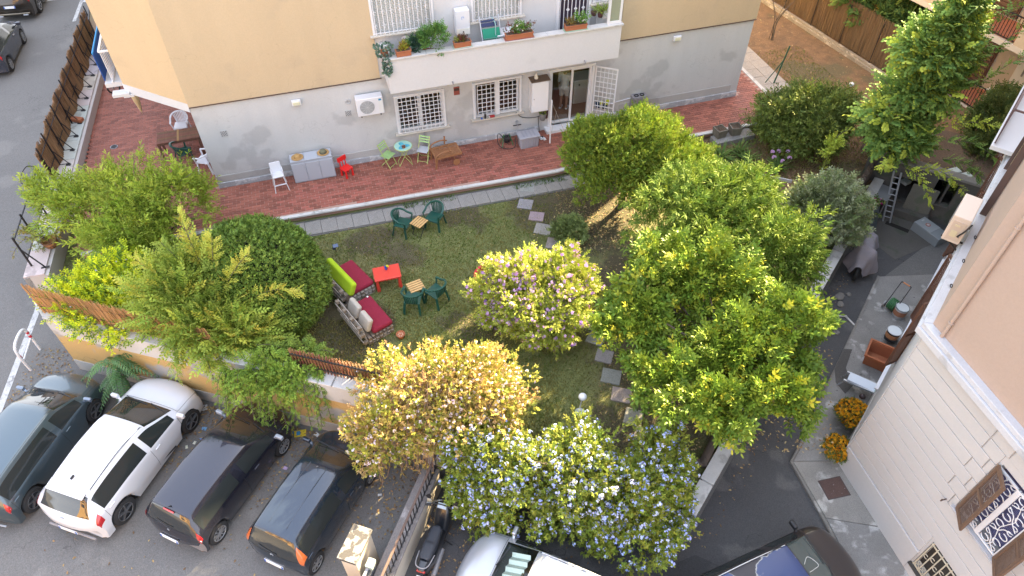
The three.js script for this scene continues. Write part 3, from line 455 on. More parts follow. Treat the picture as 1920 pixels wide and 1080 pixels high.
// ---------------------------------------------------------------- white and pink house on the right
const K0 = V(8.2, 0, -8.9), DF = V(.252, 0, .968), NF = V(-.968, 0, .252), DA = V(.617, 0, -.787), NA = V(-.787, 0, -.617);
const TF = Math.atan2(NF.x, NF.z), TAa = Math.atan2(NA.x, NA.z);     // turns that point local z outwards
const rh = thing('corner_house', 'white banded house with pink upper storeys on the right corner', 'building', K0, 0);
const fP = (x, y, n = 0) => V(DF.x * x + NF.x * n, y, DF.z * x + NF.z * n), aP = (x, y, n = 0) => V(DA.x * x + NA.x * n, y, DA.z * x + NA.z * n);
{
  const CH = 5.3, TOP = 15, FL = 13, AL = 24;
  const front = new THREE.Group(); front.name = 'front_facade'; front.rotation.y = TF; rh.add(front);
  const alley = new THREE.Group(); alley.name = 'alley_facade'; alley.rotation.y = TAa; rh.add(alley);
  const hf = [rect(2.6, 2.8, 3.6, 4.56), rect(2.72, .42, 3.66, 1.5)];
  obj('wall', [plate(rect(0, -.2, FL, CH), .3, -.3, hf)], MT.stucco, front);
  const ws = [[2.0, 2.2, 3.4, 4.4], [6.8, 2.2, 8.2, 4.4], [12.4, 2.2, 13.8, 4.4]];  // alley windows: x from the corner
  obj('wall', [plate(rect(-AL, -.2, -.02, CH), .3, -.3, ws.map(w => rect(-w[2], w[1], -w[0], w[3])))], MT.stucco, alley);
  const core = [[DA.x * .4 + DF.x * .4, DA.z * .4 + DF.z * .4], [DF.x * FL - NF.x * .4, DF.z * FL - NF.z * .4], [DF.x * FL + 14, DF.z * FL], [DA.x * AL + 14, DA.z * AL + 4], [DA.x * AL - NA.x * .4, DA.z * AL - NA.z * .4]];
  obj('inner_core', prism(core.map(([x, z], i) => i === 0 ? [x + .2, z] : [x, z]), 0, TOP), std([.06, .055, .06], .9), rh);
  // pink upper storeys
  obj('upper_wall', [prism([[0, 0], xz(fP(FL, 0)), xz(fP(FL, 0, -.3)), xz(fP(.2, 0, -.3))], CH + .2, TOP), prism([[0, 0], xz(fP(.2, 0, -.3)), xz(aP(AL, 0, -.3)), xz(aP(AL, 0))], CH + .2, TOP)], MT.pink, rh);
  // cornice: a stepped band round both faces
  for (const [o, y0, y1] of [[.10, CH - .20, CH - .08], [.21, CH - .08, CH + .08], [.16, CH + .08, CH + .2]]) {
    const c = V(DF.x, 0, DF.z).add(DA).normalize(), k = fP(0, 0, o).add(aP(0, 0, o)).multiplyScalar(.5), m = k.clone().multiplyScalar(o * o / k.lengthSq());
    obj('cornice', [prism([xz(m), xz(fP(FL, 0, o)), xz(fP(FL, 0, -.1)), [0.1, 0]], y0, y1, .012), prism([xz(m), [0.1, 0], xz(aP(AL, 0, -.1)), xz(aP(AL, 0, o))], y0, y1, .012)], MT.whitepaint.clone(), rh).material = mineral([.50, .505, .52], [.43, .435, .45], { size: [2, 2], n: 256, blot: 4, spk: .06, s: 197, third: [.33, .33, .33], tamt: .6, bump: .002 });
  }
  // plastered courses of the front, each block a piece of its own, stepping up beside the window
  const ys = [.9, 1.25, 1.61, 1.97, 2.32, 2.67, 3.02, 3.37, 3.72, 4.07, 4.42, 4.77, CH - .24];
  for (const [a, b, t] of [[0, 2.68, .9], [3.70, FL, .9], [2.68, 3.70, .4]]) obj('plinth', rb(b - a - .004, t, .06, .01, (a + b) / 2, t / 2 - .01, .03), MT.stucco, front);
  for (let i = 0; i < ys.length - 1; i++) {
    const y0 = ys[i] + .008, y1 = ys[i + 1] - .008, cuts = []; let segs;
    if (y1 < 1.7) segs = [[.0, 2.66], [3.74, FL]];
    else if (y0 < 2.4) segs = [[0, FL]];
    else { const s = 2.15 + (i % 2) * .24; segs = y0 < 4.5 ? [[0, s], [s + .018, 2.54], [3.70, 4.4], [4.415, FL]] : [[0, 2.15], [2.175, 2.6], [2.62, 3.05], [3.07, 3.5], [3.52, 3.95], [3.97, 4.4], [4.42, FL]]; }
    for (const [a, b] of segs) obj('course_block', rb(b - a, y1 - y0, .05, .014, (a + b) / 2, (y0 + y1) / 2, .005, 0, 0, 0, 1), MT.stucco, front);
  }
  // grooved alley face: courses run on round the corner
  for (let i = 0; i < ys.length - 1; i++) { const y0 = ys[i] + .012, y1 = ys[i + 1] - .012; const segs = y1 < 2.2 || y0 > 4.4 ? [[0, AL]] : [[0, 1.85], [3.55, 6.65], [8.35, 12.25], [13.95, AL]];
    for (const [a, b] of segs) obj('course_block', rb(b - a, y1 - y0, .05, .012, -(a + b) / 2, (y0 + y1) / 2, .02, 0, 0, 0, 1), tint(MT.stucco, [.97, .99, 1.02]), alley); }
  obj('plinth', rb(AL, .9, .06, .01, -AL / 2, .44, .03), MT.stucco, alley);
  // front window with white scroll grille and open shutters
  const w = obj('window', [rb(1.2, .05, .14, .006, 3.3, 2.44, .04), bx(1.04, 2.1, .02, 3.3, 3.5, -.24)], tint(MT.marble, [.8, .82, .9]), front);
  obj('pane', bx(1.0, 2.06, .01, 3.3, 3.5, -.22), std([.10, .10, .22], .25), w);
  const curt = []; for (let k = 0; k < 40; k++) curt.push(bx(.96, .012, .008, 3.3, 2.5 + k * .05, -.205)); obj('blind', curt, std([.17, .17, .30], .6), w);
  const scrolls = []; const wp = MT.whitepaint;
  for (const x0 of [2.83, 3.34]) { scrolls.push(bx(.03, 2.02, .03, x0, 3.5, .02), bx(.03, 2.02, .03, x0 + .45, 3.5, .02)); }
  obj('grille_frame', [...scrolls, bx(.98, .05, .035, 3.3, 2.52, .02), bx(.98, .05, .035, 3.3, 4.48, .02), bx(.08, 2.02, .035, 3.3, 3.5, .025)], wp, w);
  for (const x0 of [2.84, 3.34]) for (let j = 0; j < 4; j++) { const cx = x0 + .22, cyy = 2.76 + j * .5, f = j % 2 ? -1 : 1, g = [];
    g.push(tor(.085, .013, cx + f * .1, cyy + .1, .02, 0, 0, .3, 5, 16, 4.8), tor(.085, .013, cx - f * .1, cyy - .1, .02, 0, 0, 3.4, 5, 16, 4.8), tor(.05, .011, cx - f * .13, cyy + .13, .02, 0, 0, 1.5, 5, 12, 5), tor(.05, .011, cx + f * .13, cyy - .13, .02, 0, 0, 4.6, 5, 12, 5),
      tube([[cx - f * .18, cyy + .2, .02], [cx - f * .03, cyy + .08, .02], [cx + f * .03, cyy - .08, .02], [cx + f * .18, cyy - .22, .02]], .013, 5, 10), tube([[cx, cyy + .24, .02], [cx + f * .05, cyy, .02], [cx, cyy - .24, .02]], .01, 5, 8)); obj('scroll', g, wp, w); }
  w.scale.y = .82; w.position.set(-.2, .80, 0);
  const shutter = (hx, ry, flip) => { const s = new THREE.Group(); s.name = 'shutter'; s.position.set(hx, 2.84, .05); s.rotation.y = ry; front.add(s); const W = .50, Hh = 1.70, d = flip;
    obj('shutter_frame', [bx(.07, Hh, .04, d * .035, Hh / 2, 0), bx(.07, Hh, .04, d * (W - .035), Hh / 2, 0), bx(W - .14, .09, .04, d * W / 2, .045, 0), bx(W - .14, .09, .04, d * W / 2, Hh - .045, 0), bx(W - .14, .07, .04, d * W / 2, Hh * .52, 0)], MT.shutter, s);
    for (let k = 0; k < 36; k++) { const y = .11 + k * .0425; if (Math.abs(y - Hh * .52) < .05) continue; obj('louvre', bx(W - .14, .034, .008, d * W / 2, y, 0, .75), MT.shutter, s); } };
  shutter(2.58, -.52, 1); shutter(3.62, -.66, 1);
  for (const x of [2.34, 4.5]) obj('shutter_stop', [rod([x, 2.72, .02], [x, 2.72, .16], .014), bx(.02, .07, .03, x, 2.73, .15)], MT.rust, front);
  // basement window with cream bars
  const b = obj('basement_window', [bx(.94, 1.08, .02, 3.19, .96, -.2), rb(1.02, .04, .12, .006, 3.19, .40, .03)], std([.05, .045, .04], .8), front);
  const cream = std([.52, .46, .34], .6); for (let k = 0; k < 7; k++) obj('bar', bx(.022, 1.06, .022, 2.76 + k * .145, .96, .01), cream, b);
  const sc = []; for (let k = 0; k < 6; k++) sc.push(tor(.05, .01, 2.83 + k * .145, .52, .01, 0, 0, 0, 5, 12), tor(.055, .01, 2.83 + k * .145, 1.0 + (k % 2) * .12, .02, 0, 0, 1, 5, 12, 4.6), tor(.04, .008, 2.83 + k * .145, .66, .01, 0, 0, 0, 5, 12)); obj('scroll', sc, cream, b);
  for (const h of [.46, 1.44]) obj('rail', bx(.92, .03, .02, 3.19, h, .012), cream, b);
  // alley windows: shutters folded out on the wall, dark glazing
  for (const q of ws) { const wd = obj('window', [rb(q[2] - q[0] + .2, .06, .2, .008, -(q[0] + q[2]) / 2, q[1] - .03, .06), bx(q[2] - q[0], q[3] - q[1], .02, -(q[0] + q[2]) / 2, (q[1] + q[3]) / 2, -.2)], tint(MT.marble, [.8, .85, 1]), alley);
    for (const s of [-1, 1]) { const g = [], hx = s < 0 ? -q[2] : -q[0]; g.push(bar([hx, q[1], .05], [hx, q[3], .05], .05), bar([hx + s * .3, q[1], .22], [hx + s * .3, q[3], .22], .05)); for (let k = 0; k < 36; k++) { const y = q[1] + .05 + k * .058; g.push(bar([hx, y, .05], [hx + s * .3, y, .22], .03, .012)); } for (const y of [q[1], q[3], (q[1] + q[3]) / 2]) g.push(bar([hx, y, .05], [hx + s * .3, y, .22], .045, .06)); obj('shutter', g, tint(MT.shutter, [.7, .55, .55]), wd); } }
  // balcony-like railing and blinds of the upper storey, seen along the face
  const up = obj('upper_balcony', [rb(5.6, .12, .62, .01, -9.4, CH + .34, .3)], std([.6, .61, .63], .6), alley);
  for (let k = 0; k < 46; k++) obj('baluster', bx(.02, .95, .02, -6.75 - k * .118, CH + .88, .56), std([.10, .065, .075], .5), up);
  obj('handrail', [bx(5.5, .04, .05, -9.4, CH + 1.37, .56), bx(5.5, .03, .03, -9.4, CH + .46, .56), bx(.04, .04, .55, -6.7, CH + 1.37, .3)], std([.10, .06, .065], .5), up);
  const bl = obj('roller_blind_box', bx(2.2, .1, .16, -5.0, CH + 2.5, .1), MT.black, alley); for (let k = 0; k < 24; k++) obj('slat', bx(1.9, .05, .05, -5.0, CH + .5 + k * .08, .03), std([.55, .45, .22], .6), bl);
  obj('door_frame', [bx(.07, 2.2, .14, -3.95, CH + 1.35, .08), bx(.06, 2.2, .12, -6.05, CH + 1.35, .07)], std([.085, .055, .05], .6), alley);
  // rainwater pipe on the pink front
  obj('downpipe', [cy(.035, .035, TOP - CH - .2, .32, (TOP + CH + .2) / 2, .05, 12), ...[.6, 3, 5.4, 7.8].map(y => tor(.04, .012, .32, CH + y, .05, 1.57, 0, 0, 6, 12))], MT.pink, front);
  obj('wall_ring', [...[1.0, 1.9, 2.8].map(x => tor(.035, .01, -x, CH + .42, .03, 0, .6))], MT.iron, alley);
  obj('lower_ledge', [rb(.03, 1.5, .12, .006, -4.4, 3.1, .09), rb(9, .09, .1, .01, -9, 1.7, .05), rb(6, .05, .14, .01, -5, .95, .06)], std([.68, .70, .75], .6), alley);
}
{ // outdoor unit on the alley face, and the two further along
  const mk = (x, y, n, label) => { const p = K0.clone().add(aP(x, y, n)), t = thing('facade_air_conditioner', label, 'air conditioner', p, TAa);
    const cm = std([.60, .50, .42], .55); obj('casing', rb(.92, .68, .36, .02, 0, .34, .2), cm, t); obj('side_panel', rb(.02, .5, .26, .006, .465, .32, .2), std([.52, .42, .34], .5), t); obj('valve_cover', [bx(.02, .16, .12, .475, .25, .22), bx(.016, .04, .1, .48, .47, .22)], std([.58, .50, .33], .5), t);
    obj('grille', [...[.05, .1, .15, .2, .25].map(r => tor(r, .005, -.1, .34, .385, 0, 0, 0, 4, 20))], MT.greymetal, t); for (const s of [-.3, .3]) obj('bracket', [bar([s, -.02, -.05], [s, -.02, .4], .035), bar([s, -.25, -.02], [s, -.02, .3], .025)], MT.iron, t);
    obj('hose', tube([[.46, .2, .1], [.58, .3, .12], [.66, .5, .06], [.6, .7, .0]], .02), MT.black, t); return t; };
  mk(3.1, 5.48, .22, 'beige air conditioner unit standing on the pink house cornice beside the alley');
  mk(11.0, 5.5, .2, 'beige air conditioner unit nearest the railing, far along the white ledge'); mk(14.0, 5.5, .2, 'beige air conditioner unit farthest along the white ledge, near the hedge');
}
// pavement round the house
{
  const pv = structG('house_pavement'); const KP = [[7.05, -8.95], [7.37, -9.37], [8.48, -11.05], [11.35, -15.2], [12.3, -16.2]];
  const b = (x, n) => { const p = K0.clone().add(aP(x, 0, n)); return [p.x, p.z]; };
  obj('pavement_slab', prism([[7.05, -8.93], [7.45, -9.45], [8.55, -11.1], [11.5, -15.35], b(8.4, -.1), [8.3, -8.95]], -.1, .12, .012), MT.concrete, pv);
  obj('pavement_slab', prism([[7.04, -8.92], [8.3, -8.94], [8.75, -7.2], [7.42, -7.44]], -.1, .125, .012), tint(MT.concrete, [1.08, 1.06, 1.02]), pv);
  obj('pavement_slab', prism([[7.42, -7.43], [8.75, -7.19], [9.6, -4], [8.1, -4]], -.1, .117, .012), MT.concrete, pv);
  obj('kerb_edge', [prism([[6.98, -8.95], [7.06, -8.95], [7.43, -7.44], [8.1, -4], [8.0, -4], [7.34, -7.44]], -.1, .10, .02), prism([[6.98, -8.95], [7.4, -9.52], [11.45, -15.42], [11.52, -15.36], [7.46, -9.45], [7.05, -8.93]], -.1, .105, .02)], tint(MT.concrete, [.9, .88, .85]), pv);
  const mh = thing('pavement_cover', 'rusty brown square cover in the pavement at the house corner', 'manhole cover', at(1564, 915, .125), ANG * 0 + .22);
  const rs = mineral([.105, .062, .05], [.075, .045, .038], { size: [.7, .7], n: 128, blot: 5, spk: .2, s: 161, bump: .004, third: [.4, .38, .36], tamt: .8, thresh: .72 });
  obj('rim', rb(.6, .012, .52, .004, 0, .004, 0), std([.07, .05, .045], .8), mh); obj('lid', rb(.55, .014, .47, .004, 0, .01, 0), rs, mh);
  const kn = []; for (let i = -4; i <= 4; i++) for (let j = -3; j <= 3; j++) kn.push(bx(.03, .006, .01, i * .055, .019, j * .06, 0, ((i + j) % 2) * 1.57)); obj('tread', kn, rs, mh);
}
// ---------------------------------------------------------------- sunken court at the end of the alley
{
  const P0 = at(1661, 372, .3), P1 = at(1775, 409, .3), LL = P0.distanceTo(P1), d = P1.clone().sub(P0).normalize(), c = structG('court_end', [P0.x, .3, P0.z], Math.atan2(-d.z, d.x));
  const holes = [rect(.0, .05, LL * .40, 1.0), rect(LL * .60, .42, LL * .93, 1.32)];
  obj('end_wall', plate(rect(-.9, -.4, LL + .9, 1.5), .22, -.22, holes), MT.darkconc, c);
  obj('end_coping', rb(LL + 1.9, .09, .34, .012, LL / 2, 1.545, -.10), MT.concrete, c);
  obj('raised_bed', bx(LL + 2.6, 1.2, .5, LL / 2 - .2, .75, -2.6), MT.soil, c); obj('bed_cover', bx(LL + 2.4, .08, 2.6, LL / 2 - .2, 1.40, -1.54), MT.soil, c);
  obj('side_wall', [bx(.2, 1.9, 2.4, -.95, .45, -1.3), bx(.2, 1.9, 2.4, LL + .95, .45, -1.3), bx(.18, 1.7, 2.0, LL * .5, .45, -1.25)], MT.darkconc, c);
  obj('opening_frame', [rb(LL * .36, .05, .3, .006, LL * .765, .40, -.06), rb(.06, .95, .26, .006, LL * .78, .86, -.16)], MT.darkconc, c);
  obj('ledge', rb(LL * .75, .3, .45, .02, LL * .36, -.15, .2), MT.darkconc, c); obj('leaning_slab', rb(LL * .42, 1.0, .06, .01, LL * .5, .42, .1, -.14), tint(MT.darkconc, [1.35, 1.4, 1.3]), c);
  const dk = std([.018, .016, .014], .95);
  const ground = structG('court_floor'), c0 = c;
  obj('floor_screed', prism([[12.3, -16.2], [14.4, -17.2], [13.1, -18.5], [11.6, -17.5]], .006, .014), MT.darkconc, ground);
  obj('vent_slot', bx(.75, .012, .18, 12.95, .016, -17.75, 0, -.65), dk, ground);
  const eb = (u, v, y, w, h, d, label, turn) => { const t = thing('junction_box', label, 'junction box', at(u, v, y), turn); obj('body', rb(w, h, d, .015, 0, 0, 0), std([.40, .46, .46], .5), t); obj('lid', rb(w * .9, .02, d * .9, .006, 0, h / 2 + .005, 0), std([.45, .52, .52], .5), t); };
  eb(1789, 322, 1.8, .36, .12, .26, 'pale green junction box on the end wall coping, left of the pair', .3); eb(1810, 331, 1.8, .36, .12, .26, 'pale grey junction box nearest the white house wall at the court end', .3); eb(1698, 341, .75, .26, .1, .26, 'small pale square box in the dark left opening of the court end', .5);
  const dr = thing('street_cabinet', 'grey meter cabinet with round red badge lying in the alley court', 'cabinet', at(1739, 442, 0), .5); obj('body', rb(.52, .34, 1.0, .02, 0, .17, 0), std([.22, .245, .26], .55), dr); obj('lid', rb(.5, .02, .62, .008, 0, .345, -.18), std([.30, .325, .34], .5), dr); obj('badge', cy(.08, .08, .008, .0, .36, -.16, 20), std([.35, .09, .07], .5), dr); obj('badge_inner', cy(.05, .05, .008, .0, .363, -.16, 20), std([.55, .5, .48], .5), dr); obj('stripe', bx(.12, .006, .05, .05, .358, -.4), std([.5, .52, .54], .5), dr);
}
// ---------------------------------------------------------------- street side: parapet wall, marble slabs, reed screen, iron posts
const LW = t => V(lerp(-13.35, -17.0, t), 0, lerp(-14.2, -28.4, t));        // inner face of the parapet, 0 near .. 1 far
{
  const d = LW(1).sub(LW(0)).normalize(), n = V(-d.z * -1, 0, d.x * -1); // towards the street
  const out = V(d.z, 0, -d.x); if (out.x > 0) out.multiplyScalar(-1);
  const P = (t, o) => xz(LW(t).addScaledVector(out, o));
  const w = thing('street_parapet', 'cream parapet wall along the street with worn marble capping slabs', 'wall');
  obj('inner_face', prism([P(0, 0), P(1, 0), P(1, .5), P(0, .5)], -.1, 1.38), tint(MT.white, [.88, .82, .78]), w);
  obj('outer_face', prism([P(0, .5), P(1, .5), P(1, .66), P(0, .66)], -.1, 1.36), MT.concrete, w);
  const N = 13; for (let k = 0; k < N; k++) obj('capping_slab', prism([P((k + .006) / N, .10), P((k + .99) / N, .10), P((k + .99) / N, .66), P((k + .006) / N, .66)], 1.38, 1.43 + rr(0, .008), .008), tint(MT.marble, [rr(.85, 1.05), rr(.85, 1), rr(.83, 1)]), w);
  obj('loose_brick', [rb(.42, .12, .2, .01, ...LW(.545).addScaledVector(out, .34).setY(1.5).toArray(), 0, -.2)], MT.terracotta, w);
  // reed screen wired to iron posts
  const f = thing('reed_screen', 'brown reed screen tied to black iron posts along the street', 'fence');
  const count = 1500, im = new THREE.InstancedMesh(new THREE.CylinderGeometry(.009, .011, 1, 5, 1), MT.reed, count), m4 = new THREE.Matrix4(), q = new THREE.Quaternion();
  for (let i = 0; i < count; i++) { const t = .30 + .70 * i / count, h = rr(.98, 1.2) , p = LW(t).addScaledVector(out, .60 + rr(-.012, .012) + .05 * Math.sin(t * 60)); p.y = 1.36 + h / 2; q.setFromEuler(new THREE.Euler(rr(-.06, .06) - .02, 0, rr(-.05, .05) + .10)); im.setMatrixAt(i, m4.compose(p, q, V(1, h, 1))); const k = rr(.55, 1.05); im.setColorAt(i, C(k, k * rr(.9, 1), k * rr(.85, 1))); }
  im.name = 'reeds'; im.castShadow = im.receiveShadow = true; f.add(stuff(im));
  for (let k = 0; k < 13; k++) { const t = .31 + k * .057, p = LW(t).addScaledVector(out, .52); obj('iron_post', [bar([p.x, 1.42, p.z], [p.x - .04, 2.7, p.z], .035), bar([p.x, 1.42, p.z], [p.x + .32 * .97, 1.44, p.z - .08], .03), bar([p.x, 2.0, p.z], [p.x + .28, 1.45, p.z - .06], .022), bx(.16, .012, .1, p.x + .28, 1.44, p.z)], MT.iron, f); }
  for (const h of [1.75, 2.35]) obj('wire_rail', bar(LW(.30).addScaledVector(out, .56).setY(h), LW(1).addScaledVector(out, .56).setY(h), .02), MT.iron, f);
  // bare iron fence near the corner
  const g = thing('iron_rail_fence', 'bare black iron posts and rails on the street wall by the corner', 'fence');
  const pts = [.03, .10, .19, .26]; for (const t of pts) { const p = LW(t).addScaledVector(out, .5); obj('iron_post', [bar([p.x, 1.42, p.z], [p.x, 2.55, p.z], .04), bar([p.x, 2.1, p.z], [p.x + .42, 1.44, p.z + .05], .03), bx(.22, .014, .07, p.x + .42, 1.44, p.z + .05, 0, .3)], MT.iron, g); }
  for (const h of [1.7, 2.45]) obj('rail', bar(LW(.03).addScaledVector(out, .5).setY(h), LW(.26).addScaledVector(out, .5).setY(h), .028), MT.iron, g);
  obj('hoop', tube([LW(.26).addScaledVector(out, .5).setY(2.5), LW(.24).addScaledVector(out, .62).setY(2.75), LW(.2).addScaledVector(out, .7).setY(2.7), LW(.19).addScaledVector(out, .55).setY(2.45)], .014), MT.iron, g);
  // glazed screen and curly iron gate beyond
  const s = thing('street_screen', 'pale translucent panel in an iron frame at the far end of the reed screen', 'screen', at(198, 90, 1.4), -1.2);
  obj('panel', rb(1.5, 1.5, .03, .006, 0, .8, 0), phy([.62, .60, .50], .35, { transmission: .35, thickness: 0 }), s); obj('frame', [bx(1.6, .05, .05, 0, 1.57, 0), bx(1.6, .05, .05, 0, .03, 0), bx(.05, 1.5, .05, -.78, .8, 0), bx(.05, 1.5, .05, .78, .8, 0)], MT.iron, s);
  const gt = thing('scroll_railing', 'black curly wrought iron railing above the far street wall', 'railing', LW(1.06).addScaledVector(out, .45).setY(1.4), 1.33);
  for (let k = 0; k < 9; k++) obj('iron_scroll', [bar([k * .34, 0, 0], [k * .34, 1.15, 0], .03), tor(.12, .016, k * .34 + .1, 1.22, 0, 0, 0, 0, 5, 14, 4.6), tor(.09, .014, k * .34 - .08, .95, 0, 0, 0, 2, 5, 14, 4.6), tor(.1, .014, k * .34 + .1, .55, 0, 0, 0, 1, 5, 14, 4.6)], MT.iron, gt); for (const h of [.15, .85]) obj('rail', bx(3.0, .03, .03, 1.4, h, 0), MT.iron, gt);
  // golden reed mat on top of the parking wall
  const r = thing('reed_mat', 'golden reed mat standing along the wall corner above the white band', 'fence');
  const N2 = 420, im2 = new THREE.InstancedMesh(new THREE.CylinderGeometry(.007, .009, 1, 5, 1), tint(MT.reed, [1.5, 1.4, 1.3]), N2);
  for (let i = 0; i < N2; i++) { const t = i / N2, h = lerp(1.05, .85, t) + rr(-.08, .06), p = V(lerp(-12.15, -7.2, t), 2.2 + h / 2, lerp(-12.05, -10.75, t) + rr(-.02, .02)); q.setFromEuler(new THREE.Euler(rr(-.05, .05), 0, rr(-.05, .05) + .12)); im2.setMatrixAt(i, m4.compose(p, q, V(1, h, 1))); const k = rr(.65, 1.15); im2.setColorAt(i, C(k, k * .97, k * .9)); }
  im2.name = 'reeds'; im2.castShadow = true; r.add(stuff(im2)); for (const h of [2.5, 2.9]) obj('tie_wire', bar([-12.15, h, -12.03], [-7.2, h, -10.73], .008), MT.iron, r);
  // second bit of reed and board fence near the hanging vines
  const b = thing('slat_fence', 'brown board fence on the parking wall beside the trailing vine', 'fence');
  for (let k = 0; k < 26; k++) { const t = k / 26, p = V(lerp(-5.2, -3.1, t), 2.25, lerp(-10.28, -9.72, t)); obj('fence_slat', bar([p.x, 2.22, p.z], [p.x - .02, 2.22 + rr(.62, .74), p.z], .022, .05), tint(MT.brownwood, [rr(1.1, 1.8), rr(1.1, 1.6), 1.2]), b); }
  for (const h of [2.4, 2.78]) obj('rail', bar([-5.25, h, -10.27], [-3.05, h, -9.68], .03, .05), MT.iron, b);
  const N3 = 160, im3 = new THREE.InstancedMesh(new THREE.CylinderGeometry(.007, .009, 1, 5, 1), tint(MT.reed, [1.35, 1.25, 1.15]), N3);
  for (let i = 0; i < N3; i++) { const t = i / N3, h = rr(.5, .66), p = V(lerp(-5.3, -3.0, t), 2.24 + h / 2, lerp(-10.37, -9.76, t)); q.setFromEuler(new THREE.Euler(rr(-.05, .05), 0, rr(-.06, .06))); im3.setMatrixAt(i, m4.compose(p, q, V(1, h, 1))); const k = rr(.7, 1.1); im3.setColorAt(i, C(k, k, k)); }
  im3.name = 'reeds'; b.add(stuff(im3));
}
// side balcony of the yellow house with the blue cloth, beyond its chamfered corner
{
  const t = thing('side_balcony', 'white balcony rail with blue cloth on the street side of the yellow house', 'balcony', UN(-1.95, -1.75, YT), ANG);
  const bl = std([.01, .075, .33], .7);
  obj('slab', bx(.55, .14, 4.4, -.28, 3.06, -2.5), MT.white, t);
  obj('cloth_panel', [bx(.02, .95, 4.3, -.55, 3.62, -2.6)], bl, t);
  obj('cloth_trim', [bx(.03, .05, 4.3, -.552, 4.08, -2.6)], std([.05, .3, .62], .7), t);
  obj('rail', [bar([-.32, 4.18, -.3], [-.32, 4.18, -4.6], .06), bar([-.05, 4.18, -.3], [-.32, 4.18, -.3], .05), bar([-.32, 3.15, -.3], [-.32, 3.15, -4.6], .05)], MT.whitepaint, t);
  for (let k = 0; k < 26; k++) obj('baluster', bx(.025, 1.0, .025, -.32, 3.66, -.4 - k * .165), MT.whitepaint, t);
  obj('bracket', [rb(.5, .1, .3, .01, -.1, 2.96, .1), bx(.3, .08, .2, .1, 2.9, .14)], MT.white, t);
  const wt = at(213, 165, 2.2), w = thing('bicycle_wheel', 'small black wheel hanging below the blue balcony cloth', 'wheel', wt, .6); obj('tyre', tor(.2, .03, 0, 0, 0, 0, 0, 0, 8, 24), MT.black, w); obj('spokes', [0, 1, 2, 3, 4, 5].map(k => bar([-.19 * Math.cos(k * .52), -.19 * Math.sin(k * .52), 0], [.19 * Math.cos(k * .52), .19 * Math.sin(k * .52), 0], .008)), MT.greymetal, w); obj('fork', rod([0, 0, .03], [.05, .6, .1], .018), MT.iron, w);
  const rl = thing('red_lamp', 'tiny red light beside the blue balcony cloth', 'lamp', at(216, 151, 2.3)); obj('lens', sp(.06, 0, 0, 0, 12, 8), std([.6, .02, .02], .3), rl); obj('housing', cy(.05, .06, .08, 0, .05, 0, 10), MT.black, rl);
  const um = thing('folded_parasol', 'folded beige parasol hanging under the white overhang', 'parasol', at(257, 190, 2.6), .5); obj('canopy', lathe([[.001, -.5], [.05, -.3], [.10, 0], [.13, .25], [.02, .3]], 10), std([.52, .38, .2], .9), um); obj('bracket', [bar([-.2, .42, 0], [.2, .42, 0], .06), tor(.07, .018, -.22, .34, 0)], MT.whitepaint, um);
}
